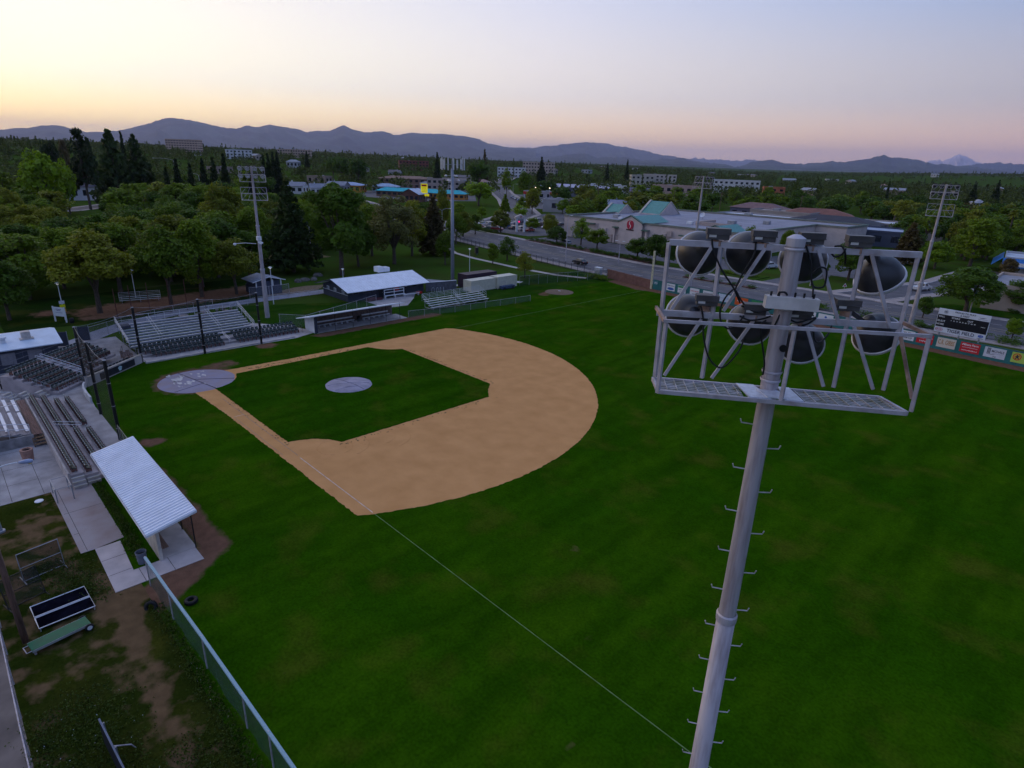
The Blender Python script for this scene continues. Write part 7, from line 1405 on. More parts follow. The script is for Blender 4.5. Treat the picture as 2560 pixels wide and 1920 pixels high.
# ---------------------------------------------------------------- town buildings
def house(name, label, cx, cy, w, d, h, rz, wallc, roofc, roof='flat', rise=2.5, floors=1, win=(0.03, 0.035, 0.05), bays=5, cat='building', group=None, base=None, bands=None):
    z0 = float(height(cx, cy)) if base is None else base
    t = thing(name, label, cat, (cx, cy, z0), rz, group); hw, hd = w / 2, d / 2
    wm = mat('wall_%.2f_%.2f_%.2f' % wallc, wallc, 0.85, var=0.07, scale=0.3); rm = mat('roof_%.2f_%.2f_%.2f' % roofc, roofc, 0.75, var=0.1, scale=0.4); gm = darkglass
    MB().box(-hw, hw, -hd, hd, -3, h).build('wall', wm, t, local=True)
    if roof == 'flat':
        MB().box(-hw + 0.2, hw - 0.2, -hd + 0.2, hd - 0.2, h, h + 0.12).build('roof', rm, t, local=True)
        mb = MB()
        for s_ in (-1, 1): mb.box(-hw, hw, s_ * hd - 0.15, s_ * hd + 0.15, h, h + 0.7); mb.box(s_ * hw - 0.15, s_ * hw + 0.15, -hd + 0.15, hd - 0.15, h, h + 0.7)
        mb.build('parapet', wm, t, local=True)
        u = MB(); u.rbox((hw * 0.3, 0, h + 0.7), (min(3, w * 0.2), min(2, d * 0.3), 1.2)); u.build('roof_unit', greysteel, t, local=True)
    elif roof == 'gable':
        r_ = MB().add([(-hw - 0.6, -hd - 0.6, h), (hw + 0.6, -hd - 0.6, h), (hw + 0.6, 0, h + rise), (-hw - 0.6, 0, h + rise), (-hw - 0.6, hd + 0.6, h), (hw + 0.6, hd + 0.6, h)], [(0, 1, 2, 3), (3, 2, 5, 4)]).build('roof', rm, t, local=True)
        MB().add([(-hw, -hd, h), (-hw, hd, h), (-hw, 0, h + rise), (hw, -hd, h), (hw, hd, h), (hw, 0, h + rise)], [(0, 2, 1), (3, 4, 5)]).build('gable_wall', wm, t, local=True)
        MB().box(hw * 0.4 - 0.3, hw * 0.4 + 0.3, -0.3, 0.3, h + rise * 0.6, h + rise + 0.9).build('chimney', wm, r_, local=True)
    else:
        MB().add([(-hw - 0.8, -hd - 0.8, h), (hw + 0.8, -hd - 0.8, h), (hw + 0.8, hd + 0.8, h), (-hw - 0.8, hd + 0.8, h), (-hw + hd, 0, h + rise), (hw - hd, 0, h + rise)], [(0, 1, 5, 4), (2, 3, 4, 5), (1, 2, 5), (3, 0, 4)]).build('roof', rm, t, local=True)
    fh = h / floors
    for f in range(floors):
        for (ax, n, half, depth_) in (('x', bays, hw, hd), ('y', max(2, int(bays * d / w)), hd, hw)):
            for s_ in (-1, 1):
                for i in range(n):
                    c = -half + (i + 0.5) * 2 * half / n; ww = min(2.4, 1.2 * half / n) ; za, zb = f * fh + fh * 0.35, f * fh + fh * 0.78
                    b_ = (c - ww / 2, c + ww / 2, s_ * depth_ - 0.04, s_ * depth_ + 0.04, za, zb) if ax == 'x' else (s_ * depth_ - 0.04, s_ * depth_ + 0.04, c - ww / 2, c + ww / 2, za, zb)
                    # only the two fronts the photograph can see
                    wx, wy = ((0, s_) if ax == 'x' else (s_, 0)); gx, gy = wx * math.cos(rz) - wy * math.sin(rz), wx * math.sin(rz) + wy * math.cos(rz)
                    if gx * (74 - cx) + gy * (-21 - cy) <= 0: continue
                    MB().box(*b_).build('window', gm, t, local=True)
        if bands:
            for s_ in (-1, 1): MB().box(-hw - 0.05, hw + 0.05, s_ * hd - 0.06, s_ * hd + 0.06, f * fh + fh * 0.88, f * fh + fh * 0.98).build('band', mat('band_%.2f_%.2f_%.2f' % bands, bands, 0.8), t, local=True)
    return t
CR, TAN, PK, WH, GY, BR = (0.46, 0.42, 0.36), (0.42, 0.31, 0.25), (0.45, 0.31, 0.27), (0.62, 0.61, 0.63), (0.22, 0.22, 0.25), (0.24, 0.12, 0.08)
RG, RD, RW, RB = (0.24, 0.25, 0.30), (0.05, 0.05, 0.06), (0.6, 0.62, 0.68), (0.18, 0.10, 0.07)
house('motel', 'two storey brown motel with a long balcony front in the town centre', -392, 300, 44, 20, 8.2, R(52), (0.26, 0.15, 0.12), (0.22, 0.13, 0.10), 'hip', 2.0, 2, bays=9, bands=(0.4, 0.3, 0.26))
house('office_block', 'windowless beige block beside the brown motel', -362, 322, 34, 24, 9.0, R(52), (0.42, 0.33, 0.29), (0.36, 0.30, 0.30), 'flat', floors=2, bays=8)
ty = house('motor_lodge', 'long low motel with a bright turquoise roof', -288, 232, 46, 9, 3.6, R(33), (0.16, 0.09, 0.06), (0.03, 0.42, 0.48), 'hip', 2.2, 1, bays=12)
house('turquoise_diner', 'small turquoise roofed wing beside the broad tree', -262, 246, 22, 9, 3.6, R(33), (0.45, 0.20, 0.05), (0.03, 0.42, 0.48), 'hip', 2.2, 1, bays=6)
house('orange_shop', 'orange shop with a pale blue roof near the yellow sign', -352, 222, 22, 14, 5.0, R(40), (0.50, 0.24, 0.03), (0.30, 0.38, 0.55), 'hip', 2.0, 1)
house('shop', 'low white shop with a pale blue roof beside the orange one', -338, 245, 18, 12, 4.6, R(40), (0.42, 0.40, 0.40), (0.30, 0.40, 0.55), 'hip', 2.0, 1)
house('shop', 'shop with a broad pale blue gable behind the yellow sign', -250, 208, 13, 12, 4.5, R(120), (0.13, 0.06, 0.05), (0.52, 0.58, 0.72), 'gable', 3.2, 1)
house('shop', 'two tone shop with blue awning left of the broad tree', -338, 318, 22, 18, 8.0, R(45), (0.40, 0.34, 0.32), (0.50, 0.52, 0.60), 'flat', floors=2, bays=4)
house('car_dealership', 'car dealership hall with a pale lilac roof and red fascia', -262, 372, 62, 22, 7.0, R(35), (0.20, 0.20, 0.27), (0.42, 0.40, 0.50), 'hip', 2.2, 1, bays=12)
dl = house('service_canopy', 'red and white canopy in front of the dealership', -240, 312, 26, 9, 5.0, R(35), (0.40, 0.38, 0.40), (0.5, 0.5, 0.55), 'flat', floors=1, bays=5)
for xa in (-13.1, 5.5): MB().box(xa, xa + 7.6, -4.75, -4.6, 3.5, 5.3).build('red_fascia', mat('fascia_red', (0.52, 0.03, 0.02), 0.5), dl, local=True)
for k in (-4, 6): MB().box(k, k + 0.3, -8.2, -7.9, 0, 8).build('lamp_post', galv, dl, local=True); MB().lathe([(0, 0.25), (0.3, 0.18), (0.42, 0), (0.3, -0.18), (0, -0.25)], (k + 0.15, -8.05, 8.2), 10).build('lamp', mat('warm_lamp', (1, 0.8, 0.6), 0.4, emit=((1.0, 0.72, 0.45), 5.0)), dl, local=True)
house('shop', 'small pale shop with a dark square window before the dealership', -160, 238, 12, 12, 6.0, R(35), (0.40, 0.37, 0.38), (0.36, 0.34, 0.38), 'flat', floors=1, bays=1)
house('hotel_tower', 'tan multi storey hotel tower on the left skyline', *(-1023.10, 321.31, 35.77, 37.50)[:2], 48, 20, 27, R(50), (0.52, 0.37, 0.30), (0.4, 0.3, 0.28), 'flat', floors=8, bays=12, base=13.0)
for nm, lb, px_, dist, w, d, h, wc_, rc_, rf_, fl in (
    ('white_church', 'white building with a small tower right of the tan hotel', 578, 1000, 34, 16, 12, WH, RW, 'flat', 3), ('office_block', 'long low tan building on the skyline left of centre', 720, 1300, 60, 20, 14, TAN, RB, 'flat', 3),
    ('brick_block', 'red brick building on the skyline behind the cell tower', 1015, 1000, 44, 18, 13, (0.22, 0.07, 0.06), (0.2, 0.1, 0.1), 'flat', 3), ('office_block', 'pale block on the skyline right of the cell tower', 1262, 950, 40, 18, 13, WH, RW, 'flat', 3),
    ('office_block', 'beige stepped building behind the dark tree', 1330, 1050, 50, 22, 20, (0.44, 0.35, 0.30), TAN, 'flat', 4), ('office_block', 'cream hospital wing left of the terracotta cupola', 1590, 760, 26, 16, 14, CR, (0.4, 0.2, 0.14), 'flat', 3),
    ('hospital', 'cream stepped hospital on the skyline above the supermarket', 1635, 780, 38, 20, 15, (0.52, 0.45, 0.40), (0.42, 0.25, 0.18), 'flat', 4), ('office_block', 'pink walled two storey building right of the supermarket gables', 1680, 500, 34, 14, 11, PK, (0.45, 0.22, 0.16), 'flat', 2),
    ('hospital', 'long white hospital building on the right skyline', 1830, 690, 44, 18, 13, (0.6, 0.58, 0.58), RW, 'flat', 3), ('office_block', 'terracotta orange building among the right hand trees', 1925, 560, 16, 12, 11, (0.40, 0.13, 0.07), (0.3, 0.12, 0.08), 'flat', 3),
    ('white_house', 'white house half hidden left of the centre trees', 715, 460, 13, 10, 5, WH, RG, 'gable', 1), ('white_house', 'second white house beside the centre trees', 770, 440, 10, 9, 5, WH, RG, 'gable', 1), ('grey_house', 'grey gabled house left of the orange shop', 822, 470, 13, 10, 5.5, GY, RG, 'gable', 1),
    ('cream_house', 'large white house with dark hipped roof in the left woods', 160, 395, 19, 12, 6.5, (0.62, 0.58, 0.62), (0.07, 0.065, 0.09), 'hip', 1), ('warehouse', 'low white roofed building among trees above the supermarket', 1500, 640, 30, 16, 6, WH, RW, 'flat', 1), ('warehouse', 'second pale roofed building among trees above the supermarket', 1545, 600, 24, 14, 6, WH, RW, 'flat', 1),
    ('grey_house', 'blue grey house between the supermarket gables and the trees', 1545, 345, 14, 10, 5, (0.20, 0.22, 0.30), (0.26, 0.27, 0.36), 'gable', 1), ('grey_house', 'small blue grey house behind the right supermarket gable', 1590, 350, 13, 10, 5, (0.17, 0.18, 0.26), (0.2, 0.21, 0.28), 'gable', 1), ('grey_house', 'slate roofed house below the cream hospital', 1588, 480, 14, 11, 7, GY, (0.16, 0.14, 0.20), 'gable', 2),
    ('warehouse', 'white flat roofed store behind the supermarket roof', 1905, 300, 40, 22, 5.5, (0.34, 0.31, 0.32), RW, 'flat', 1), ('warehouse', 'rusty roofed shed behind the supermarket', 1900, 350, 26, 14, 6.5, (0.13, 0.13, 0.20), (0.20, 0.11, 0.11), 'hip', 1), ('warehouse', 'stepped beige workshop behind the supermarket', 1965, 330, 28, 16, 6.5, (0.36, 0.31, 0.29), (0.33, 0.29, 0.28), 'flat', 1), ('warehouse', 'rust red metal roof beside the dark hall', 2045, 335, 30, 16, 6.0, (0.12, 0.10, 0.12), (0.22, 0.085, 0.06), 'hip', 1),
    ('dark_hall', 'dark roofed hall with a white gable vent behind the supermarket', 2095, 305, 36, 20, 5.0, (0.5, 0.5, 0.52), (0.035, 0.035, 0.05), 'hip', 1), ('warehouse', 'blue grey shed with a painted crest right of the supermarket', 2195, 275, 22, 20, 5.0, (0.07, 0.08, 0.12), (0.36, 0.42, 0.55), 'flat', 1), ('warehouse', 'long white roofed building behind the palm tree', 2215, 315, 44, 20, 5.0, (0.36, 0.30, 0.27), RW, 'flat', 1)):
    az = (2.3659, -0.3646)[0] - math.atan((px_ - 1280) / 1533.18 * math.cos(0.3496))
    X_, Y_ = 74.77 + dist * math.cos(az), -21.03 + dist * math.sin(az)
    house(nm, lb, X_, Y_, w, d, h, az + R(90 if fl > 1 else 80) + rr.uniform(-0.25, 0.25), wc_, rc_, rf_, 2.6, fl, bays=max(3, int(w / 4.5)))
# right hand street: blue roofed shop and cream building
br = house('blue_roof_shop', 'low shop with a bright blue canopy and white roof at the right', 60, 206, 30, 18, 4.2, R(8), (0.45, 0.45, 0.48), (0.60, 0.63, 0.70), 'flat', bays=6)
MB().add([(-15.5, -9.2, 4.6), (15.5, -9.2, 4.6), (15.5, -11.5, 2.4), (-15.5, -11.5, 2.4), (-15.5, -9.2, 2.4), (15.5, -9.2, 2.4)], [(0, 1, 2, 3), (1, 5, 2), (0, 3, 4)][:1] + [(1, 2, 5), (0, 4, 3)]).build('blue_canopy', mat('canopy_blue', (0.02, 0.15, 0.45), 0.5), br, local=True)
MB().box(-12, -3, -11.6, -11.5, 2.7, 3.7).build('sign_board', signw, br, local=True)
MB().add([(-15.5, -9.2, 4.6), (-15.5, 9.2, 4.6), (-17.8, 9.2, 2.4), (-17.8, -9.2, 2.4)], [(3, 2, 1, 0)]).build('blue_canopy', mat('canopy_blue', (0, 0, 0)), br, local=True)
cbld = house('cream_building', 'long windowless cream building behind the big tree at the right edge', 78, 147.5, 52, 22, 4.4, R(2), (0.45, 0.36, 0.30), (0.30, 0.29, 0.32), 'flat', bays=1)
for c in list(cbld.children):
    if c.name.startswith('window'): bpy.data.objects.remove(c)
ys = thing('yellow_sign', 'tall bright yellow shop sign with red lettering and a yellow arrow board', 'sign', (-246, 213, 0), R(38))
for x in (-1.0, 1.0): MB().tube([(x, 0, 0), (x, 0, 9)], 0.15, 8).build('post', galv, ys, local=True)
MB().box(-2.0, 2.0, -0.3, 0.3, 5.2, 10.6).build('board', mat('sign_yellow', (0.72, 0.62, 0.02), 0.5, emit=((1.0, 0.85, 0.0), 0.35)), ys, local=True)
MB().box(-1.6, 1.6, -0.34, -0.31, 9.0, 10.1).build('red_lettering', mat('sign_red2', (0.45, 0.01, 0.01), 0.5), ys, local=True)
for z in (6.0, 6.8, 7.6, 8.3): MB().box(-1.5, 1.5, -0.33, -0.31, z, z + 0.16).build('print', mat('sign_olive', (0.35, 0.30, 0.02), 0.6), ys, local=True)
for x in (-2.6, -1.0, 0.9, 2.4): MB().lathe([(0.0, -0.2), (0.75, -0.2), (0.75, 0.2), (0.0, 0.2)], M=Matrix.Translation((x, -0.4, 4.0)) @ Matrix.Rotation(R(90), 4, 'X'), n=14).build('disc', mat('sign_yellow', (0, 0, 0)), ys, local=True)

# ---------------------------------------------------------------- trees: prototypes (nominal 10 m tall, 8 m wide), then individuals
def clump_pts(g, centres, radii, per, squash=0.8):
    out = []
    for c, r in zip(centres, radii):
        d = g.normal(size=(per, 3)); d /= np.linalg.norm(d, axis=1)[:, None]; q = r * g.uniform(0.55, 1.08, per) ** 0.6
        p = d * q[:, None]; p[:, 2] *= squash; out.append(p + c)
    return np.concatenate(out)
def crown_points(kind, g, lod):
    k = 1.0 if lod == 0 else 0.36
    if kind in ('round', 'loose', 'oval', 'broad', 'park'):
        cz, rx, rz = {'round': (5.5, 2.95, 3.6), 'loose': (5.6, 2.9, 3.8), 'oval': (5.5, 2.5, 3.9), 'broad': (6.0, 3.3, 3.1), 'park': (6.0, 3.0, 3.2)}[kind]
        n = {'round': 40, 'loose': 40, 'oval': 36, 'broad': 40, 'park': 42}[kind]; cs, rs = [], []
        for i in range(n):
            d = np.array([0, 0, -1.0])
            while d[2] < (-0.82 if kind != 'park' else -0.6): d = g.normal(size=3); d /= np.linalg.norm(d)
            q = g.uniform(0.30, 1.0) ** 0.45; fl = 1.0 - 0.28 * max(0.0, d[2]) if kind != 'broad' else 1.0
            cs.append((d[0] * rx * q * fl, d[1] * rx * q * fl, cz + d[2] * rz * q)); rs.append(g.uniform(0.8, 1.4) if kind != 'loose' else g.uniform(0.65, 1.1))
        P = clump_pts(g, np.array(cs), rs, int((230 if kind != 'loose' else 170) * (1 if lod == 0 else 0.2)), 0.82); return P, (0.195 if kind != "loose" else 0.165) * (1 if lod == 0 else 2.0), cs
    if kind == 'tall':
        cs, rs = [], []
        for i in range(44):
            z = g.uniform(2.8, 9.5); r = 3.0 * math.sin(math.pi * min(1, max(0, (z - 1.4) / 8.9))) ** 0.6; a = g.uniform(0, 6.28); q = g.uniform(0.2, 1.0); cs.append((r * q * math.cos(a), r * q * math.sin(a), z)); rs.append(g.uniform(0.6, 1.25))
        return clump_pts(g, np.array(cs), rs, int(210 * k), 0.9), 0.20 / (k ** 0.45), cs
    if kind == 'euc':
        cs, rs = [], []
        for i in range(26):
            z = g.uniform(2.0, 9.6); a = g.uniform(0, 6.28); r = g.uniform(0.3, 2.3) * (1.25 - 0.09 * z) + 0.3; cs.append((r * math.cos(a) - 0.09 * (z - 5) * 2.2, r * math.sin(a), z)); rs.append(g.uniform(0.5, 1.0))
        return clump_pts(g, np.array(cs), rs, int(130 * k), 0.8), 0.20 / (k ** 0.45), cs
    if kind in ('cedar', 'fir', 'cypress', 'spire'):
        P = []; R0, lv, z0 = {'cedar': (4.0, 15, 1.3), 'fir': (2.6, 18, 1.2), 'cypress': (1.5, 14, 0.5), 'spire': (2.0, 20, 0.8)}[kind]
        for i in range(lv):
            z = z0 + (9.9 - z0) * i / (lv - 1); R_ = R0 * (1 - (z - z0) / (10.15 - z0)) ** (0.85 if kind != 'cypress' else 0.5) * g.uniform(0.82, 1.12) + 0.10
            nb = max(4, int(11 * R_ / R0 + 3))
            for b in range(nb):
                a = 2 * math.pi * (b + g.uniform(-0.3, 0.3)) / nb + i * 0.7; L = R_ * g.uniform(0.7, 1.1); m = max(4, int((36 if kind == 'cedar' else 30) * k * (0.4 + L / R0)))
                t = g.uniform(0.12, 1, m) ** 0.7; dr = (0.16 if kind == 'cedar' else 0.32); w = 0.30 * L * (1.05 - t) + 0.12
                P.append(np.stack([t * L * math.cos(a) + g.normal(0, 1, m) * w * -math.sin(a) * 0.6, t * L * math.sin(a) + g.normal(0, 1, m) * w * math.cos(a) * 0.6, z - t * t * L * dr + g.normal(0, 0.10, m)], 1))
        return np.concatenate(P), (0.30 if kind == 'cedar' else 0.26) / (k ** 0.45), []
    if kind == 'bush':
        cs = [(g.normal(0, 2.0), g.normal(0, 2.0), g.uniform(2.0, 6.5)) for i in range(14)]; return clump_pts(g, np.array(cs), [g.uniform(1.2, 2.2) for _ in cs], int(70 * k), 0.9), 0.42 / (k ** 0.45), cs
LEAF = {'mid': leafmat('leaf_mid', (0.115, 0.200, 0.009)), 'dark': leafmat('leaf_dark', (0.058, 0.125, 0.010)), 'olive': leafmat('leaf_olive', (0.155, 0.195, 0.014)), 'lime': leafmat('leaf_lime', (0.150, 0.270, 0.008)), 'grey': leafmat('leaf_greygreen', (0.135, 0.155, 0.048)),
        'conifer': leafmat('needle_dark', (0.022, 0.044, 0.013)), 'cedar': leafmat('needle_blue', (0.040, 0.074, 0.020)), 'brown': leafmat('leaf_brown', (0.095, 0.082, 0.034)), 'purple': leafmat('leaf_purple', (0.045, 0.030, 0.032))}
MESH = {}
def tree_mesh(kind, lod, leaf, var):
    key = (kind, lod, leaf, var)
    if key in MESH: return MESH[key]
    g = np.random.default_rng(hash((kind, lod, var)) % 1000 if False else sum(map(ord, kind)) * 7 + lod * 131 + var * 17)
    P, sz, cs = crown_points(kind, g, lod)
    nrm = None
    if kind not in ('cedar', 'fir', 'cypress', 'spire'):
        nrm = P - np.array([0, 0, 5.0]); nrm /= np.linalg.norm(nrm, axis=1)[:, None] + 1e-6; nrm = nrm * 0.6; nrm[:, 2] += 0.35
    o = leaf_cloud(P, sz, LEAF[leaf], 'crown', nrm=nrm, flat=0.0, seed=var + 3); cm = o.data; bpy.data.objects.remove(o)
    if kind in ('cedar', 'fir', 'cypress', 'spire', 'bush'): 
        mb = MB().tube([(0, 0, -0.5), (0, 0, 3), (0, 0, 9.4)], [0.24, 0.17, 0.03], 7)
    else:
        th = {'round': 2.6, 'loose': 2.4, 'oval': 2.8, 'broad': 3.0, 'park': 2.8, 'tall': 3.6, 'euc': 3.0}[kind]
        mb = MB().tube([(0, 0, -0.5), (0.03, 0, th * 0.5), (0.1, 0.05, th)], [0.28, 0.22, 0.19], 8)
        idx = sorted(range(len(cs)), key=lambda i: -cs[i][2])[:16:2]
        for i in idx:
            c = cs[i]; s = Vector((0.1, 0.05, th * g.uniform(0.75, 1.0))); e_ = Vector(c); mid = s * 0.5 + e_ * 0.5 + Vector((0, 0, -0.5)); mb.tube([s, mid, e_], [0.13, 0.08, 0.03], 5)
        if kind in ('tall', 'euc'): mb.tube([(0.1, 0.05, th), (0, 0, 6.5), (0.1, 0, 9.0)], [0.19, 0.12, 0.04], 7)
    o = mb.build('trunk', bark); tm = o.data; bpy.data.objects.remove(o)
    MESH[key] = (cm, tm); return MESH[key]
SPOTS = []
NAMES = {'cedar': 'cedar_tree', 'fir': 'conifer_tree', 'cypress': 'cypress_tree', 'spire': 'redwood_tree', 'euc': 'eucalyptus_tree', 'bush': 'shrub'}
def tree(kind, leaf, x, y, h, w, label, group=None, lod=None, trunk=True, z=None):
    dist = math.hypot(x - 74.8, y + 21); lod = (0 if dist < 260 else 1) if lod is None else lod
    cm, tm = tree_mesh(kind, lod, leaf, rr.randint(0, 2) if kind not in ('cedar', 'euc') else rr.randint(0, 1))
    z0 = float(height(x, y)) if z is None else z
    t = thing(NAMES.get(kind, 'broadleaf_tree'), label, 'shrub' if kind == 'bush' else 'tree', (x, y, z0), rr.uniform(0, 6.28), group)
    nw = {'cypress': 3.0, 'spire': 4.0, 'fir': 5.2, 'euc': 5.0, 'oval': 6.6, 'tall': 7.0}.get(kind, 8.0); t.scale = (w / nw, w / nw, h / 10.0)
    link(bpy.data.objects.new('crown', cm), t)
    if trunk: link(bpy.data.objects.new('trunk', tm), t)
    SPOTS.append((x, y, w)); return t
GP = 'individual park trees'
for kind, leaf, (x, y, h, w), lb in (
    ('park', 'olive', (-42.92, -1.01, 13.46, 13.49), 'large round tree with a forked trunk on bare earth nearest the park sign'),
    ('park', 'mid', (-43.09, 9.82, 13.57, 11.28), 'round tree on bare earth behind the middle of the bleacher'),
    ('tall', 'mid', (-46.08, 15.97, 13.85, 9.31), 'taller tree just behind the two round park trees'),
    ('park', 'olive', (-44.94, 21.90, 10.69, 9.56), 'smaller round tree beside the blue shed'),
    ('round', 'dark', (-45.52, -12.47, 9.77, 9.30), 'dark leafy tree at the far left edge above the concession roof'),
    ('cedar', 'cedar', (-61.24, 41.10, 19.87, 16.08), 'broad drooping conifer right of the left floodlight tower'),
    ('tall', 'dark', (-51.65, 47.93, 20.66, 15.40), 'tall dark tree with a bare lower trunk behind the clubhouse'),
    ('round', 'dark', (-60.06, 57.09, 12.91, 10.80), 'dark round tree beside the tall bare trunked one'),
    ('loose', 'grey', (-58.37, 66.40, 17.67, 16.74), 'tall pale grey green tree behind the clubhouse roof'),
    ('fir', 'brown', (-65.79, 84.34, 15.41, 10.68), 'brownish conifer left of the cell tower'),
    ('oval', 'mid', (-50.37, 76.41, 8.98, 5.32), 'narrow leafy tree touching the cell tower pole'),
    ('oval', 'mid', (-44.62, 87.61, 5.75, 3.56), 'small dense egg shaped tree beside the footpath'),
    ('loose', 'dark', (-46.49, 94.57, 6.79, 6.72), 'small open crowned tree beside the iron fence'),
    ('loose', 'olive', (-25.77, 80.63, 6.07, 5.79), 'soft willowy tree behind the cream containers'),
    ('bush', 'dark', (-42.88, 57.28, 2.17, 2.36), 'dark round shrub behind the clubhouse ridge'),
    ('loose', 'olive', (-67.13, 77.95, 15.67, 12.13), 'olive green tree behind the pale one'),
    ('oval', 'olive', (-104.48, 117.74, 18.16, 4.89), 'tall yellow green tree left of the cell tower top'),
    ('round', 'mid', (-76.39, 38.60, 14.52, 11.69), 'leafy tree behind the left floodlight tower'),
    ('round', 'olive', (-91.96, 38.25, 19.77, 12.49), 'pale yellow green tree rising left of the left floodlight tower'),
    ('round', 'mid', (-82.21, 53.84, 15.32, 11.72), 'leafy tree behind the drooping conifer'),
    ('round', 'mid', (-72.84, 68.83, 14.64, 11.97), 'leafy tree between the dark tree and the pale one'),
    ('broad', 'lime', (-208.75, 224.64, 14.29, 18.81), 'broad bright green umbrella shaped tree beside the far road'),
    ('oval', 'olive', (-94.44, 118.74, 9.03, 6.99), 'first yellow green tree of the parking lot beside the cell tower'),
    ('round', 'mid', (-98.89, 128.06, 7.46, 6.99), 'second green tree of the parking lot behind the low hedge'),
    ('round', 'olive', (-97.20, 139.21, 8.94, 9.28), 'olive tree left of the white pylon sign'),
    ('round', 'lime', (-146.69, 173.16, 5.55, 5.58), 'small lime green tree in the middle of the parking lot'),
    ('round', 'lime', (-134.41, 185.87, 7.50, 8.18), 'bright green tree above the white pylon sign'),
    ('fir', 'mid', (-167.97, 207.66, 8.84, 7.14), 'pointed green tree beside the far road'),
    ('round', 'olive', (-152.88, 212.68, 13.50, 9.05), 'tall tree standing before the red canopy'),
    ('round', 'mid', (-167.73, 221.66, 8.26, 8.64), 'round tree left of the red canopy'),
    ('round', 'mid', (-95.22, 154.31, 5.71, 6.83), 'round green tree right of the white pylon sign'),
    ('oval', 'olive', (-80.70, 148.48, 8.75, 6.15), 'yellow green tree at the corner of the supermarket'),
    ('round', 'lime', (-146.15, 228.56, 8.61, 8.38), 'dense round green tree right of the dealership'),
    ('broad', 'lime', (-123.16, 210.29, 7.35, 8.81), 'low bright green tree left of the supermarket gables'),
    ('round', 'dark', (-62.32, 131.95, 6.38, 8.14), 'dark leafy tree in the mulch bed, nearest the driveway'),
    ('loose', 'lime', (-58.11, 139.12, 9.09, 8.22), 'airy light green tree against the supermarket wall'),
    ('round', 'mid', (-48.85, 136.01, 6.91, 8.39), 'dark leafy tree in the mulch bed before the supermarket wall'),
    ('round', 'dark', (-28.23, 128.58, 6.71, 7.59), 'dark street tree right of the supermarket gable'),
    ('round', 'dark', (-20.12, 125.40, 8.55, 7.70), 'tall dark street tree beside the foul pole'),
    ('round', 'dark', (-14.68, 124.06, 7.51, 6.00), 'dark street tree behind the cross arm of the foreground tower'),
    ('round', 'lime', (-12.75, 164.91, 10.01, 4.95), 'bright green tree beside the second supermarket gable'),
    ('round', 'mid', (-1.94, 167.08, 9.48, 5.52), 'green tree behind the cap of the foreground tower'),
    ('round', 'dark', (23.01, 146.38, 9.86, 11.02), 'broad green tree seen through the foreground tower frame'),
    ('round', 'mid', (16.22, 146.30, 5.02, 4.54), 'small tree behind the foreground tower pole'),
    ('round', 'dark', (51.62, 126.39, 9.66, 13.05), 'big dark tree above the scoreboard'),
    ('round', 'dark', (58.42, 137.87, 6.90, 8.92), 'dark tree at the right edge before the cream building'),
    ('oval', 'dark', (47.30, 114.09, 4.38, 3.18), 'small dark tree beside the right floodlight tower'),
    ('round', 'lime', (31.63, 189.55, 8.61, 10.92), 'bright green tree right of the right floodlight tower'),
    ('round', 'lime', (61.82, 107.83, 3.92, 3.33), 'small bright green tree at the right edge by the road'),
    ('fir', 'brown', (23.36, 192.48, 11.91, 11.02), 'broad brownish conifer left of the right floodlight tower'),
    ('round', 'brown', (49.13, 184.44, 6.07, 4.83), 'brownish tree beside the blue roofed shop'),
    ('round', 'mid', (32.58, 221.25, 9.80, 11.53), 'green tree behind the lime one at the right'),
): tree(kind, leaf, x, y, h, w, lb, GP)
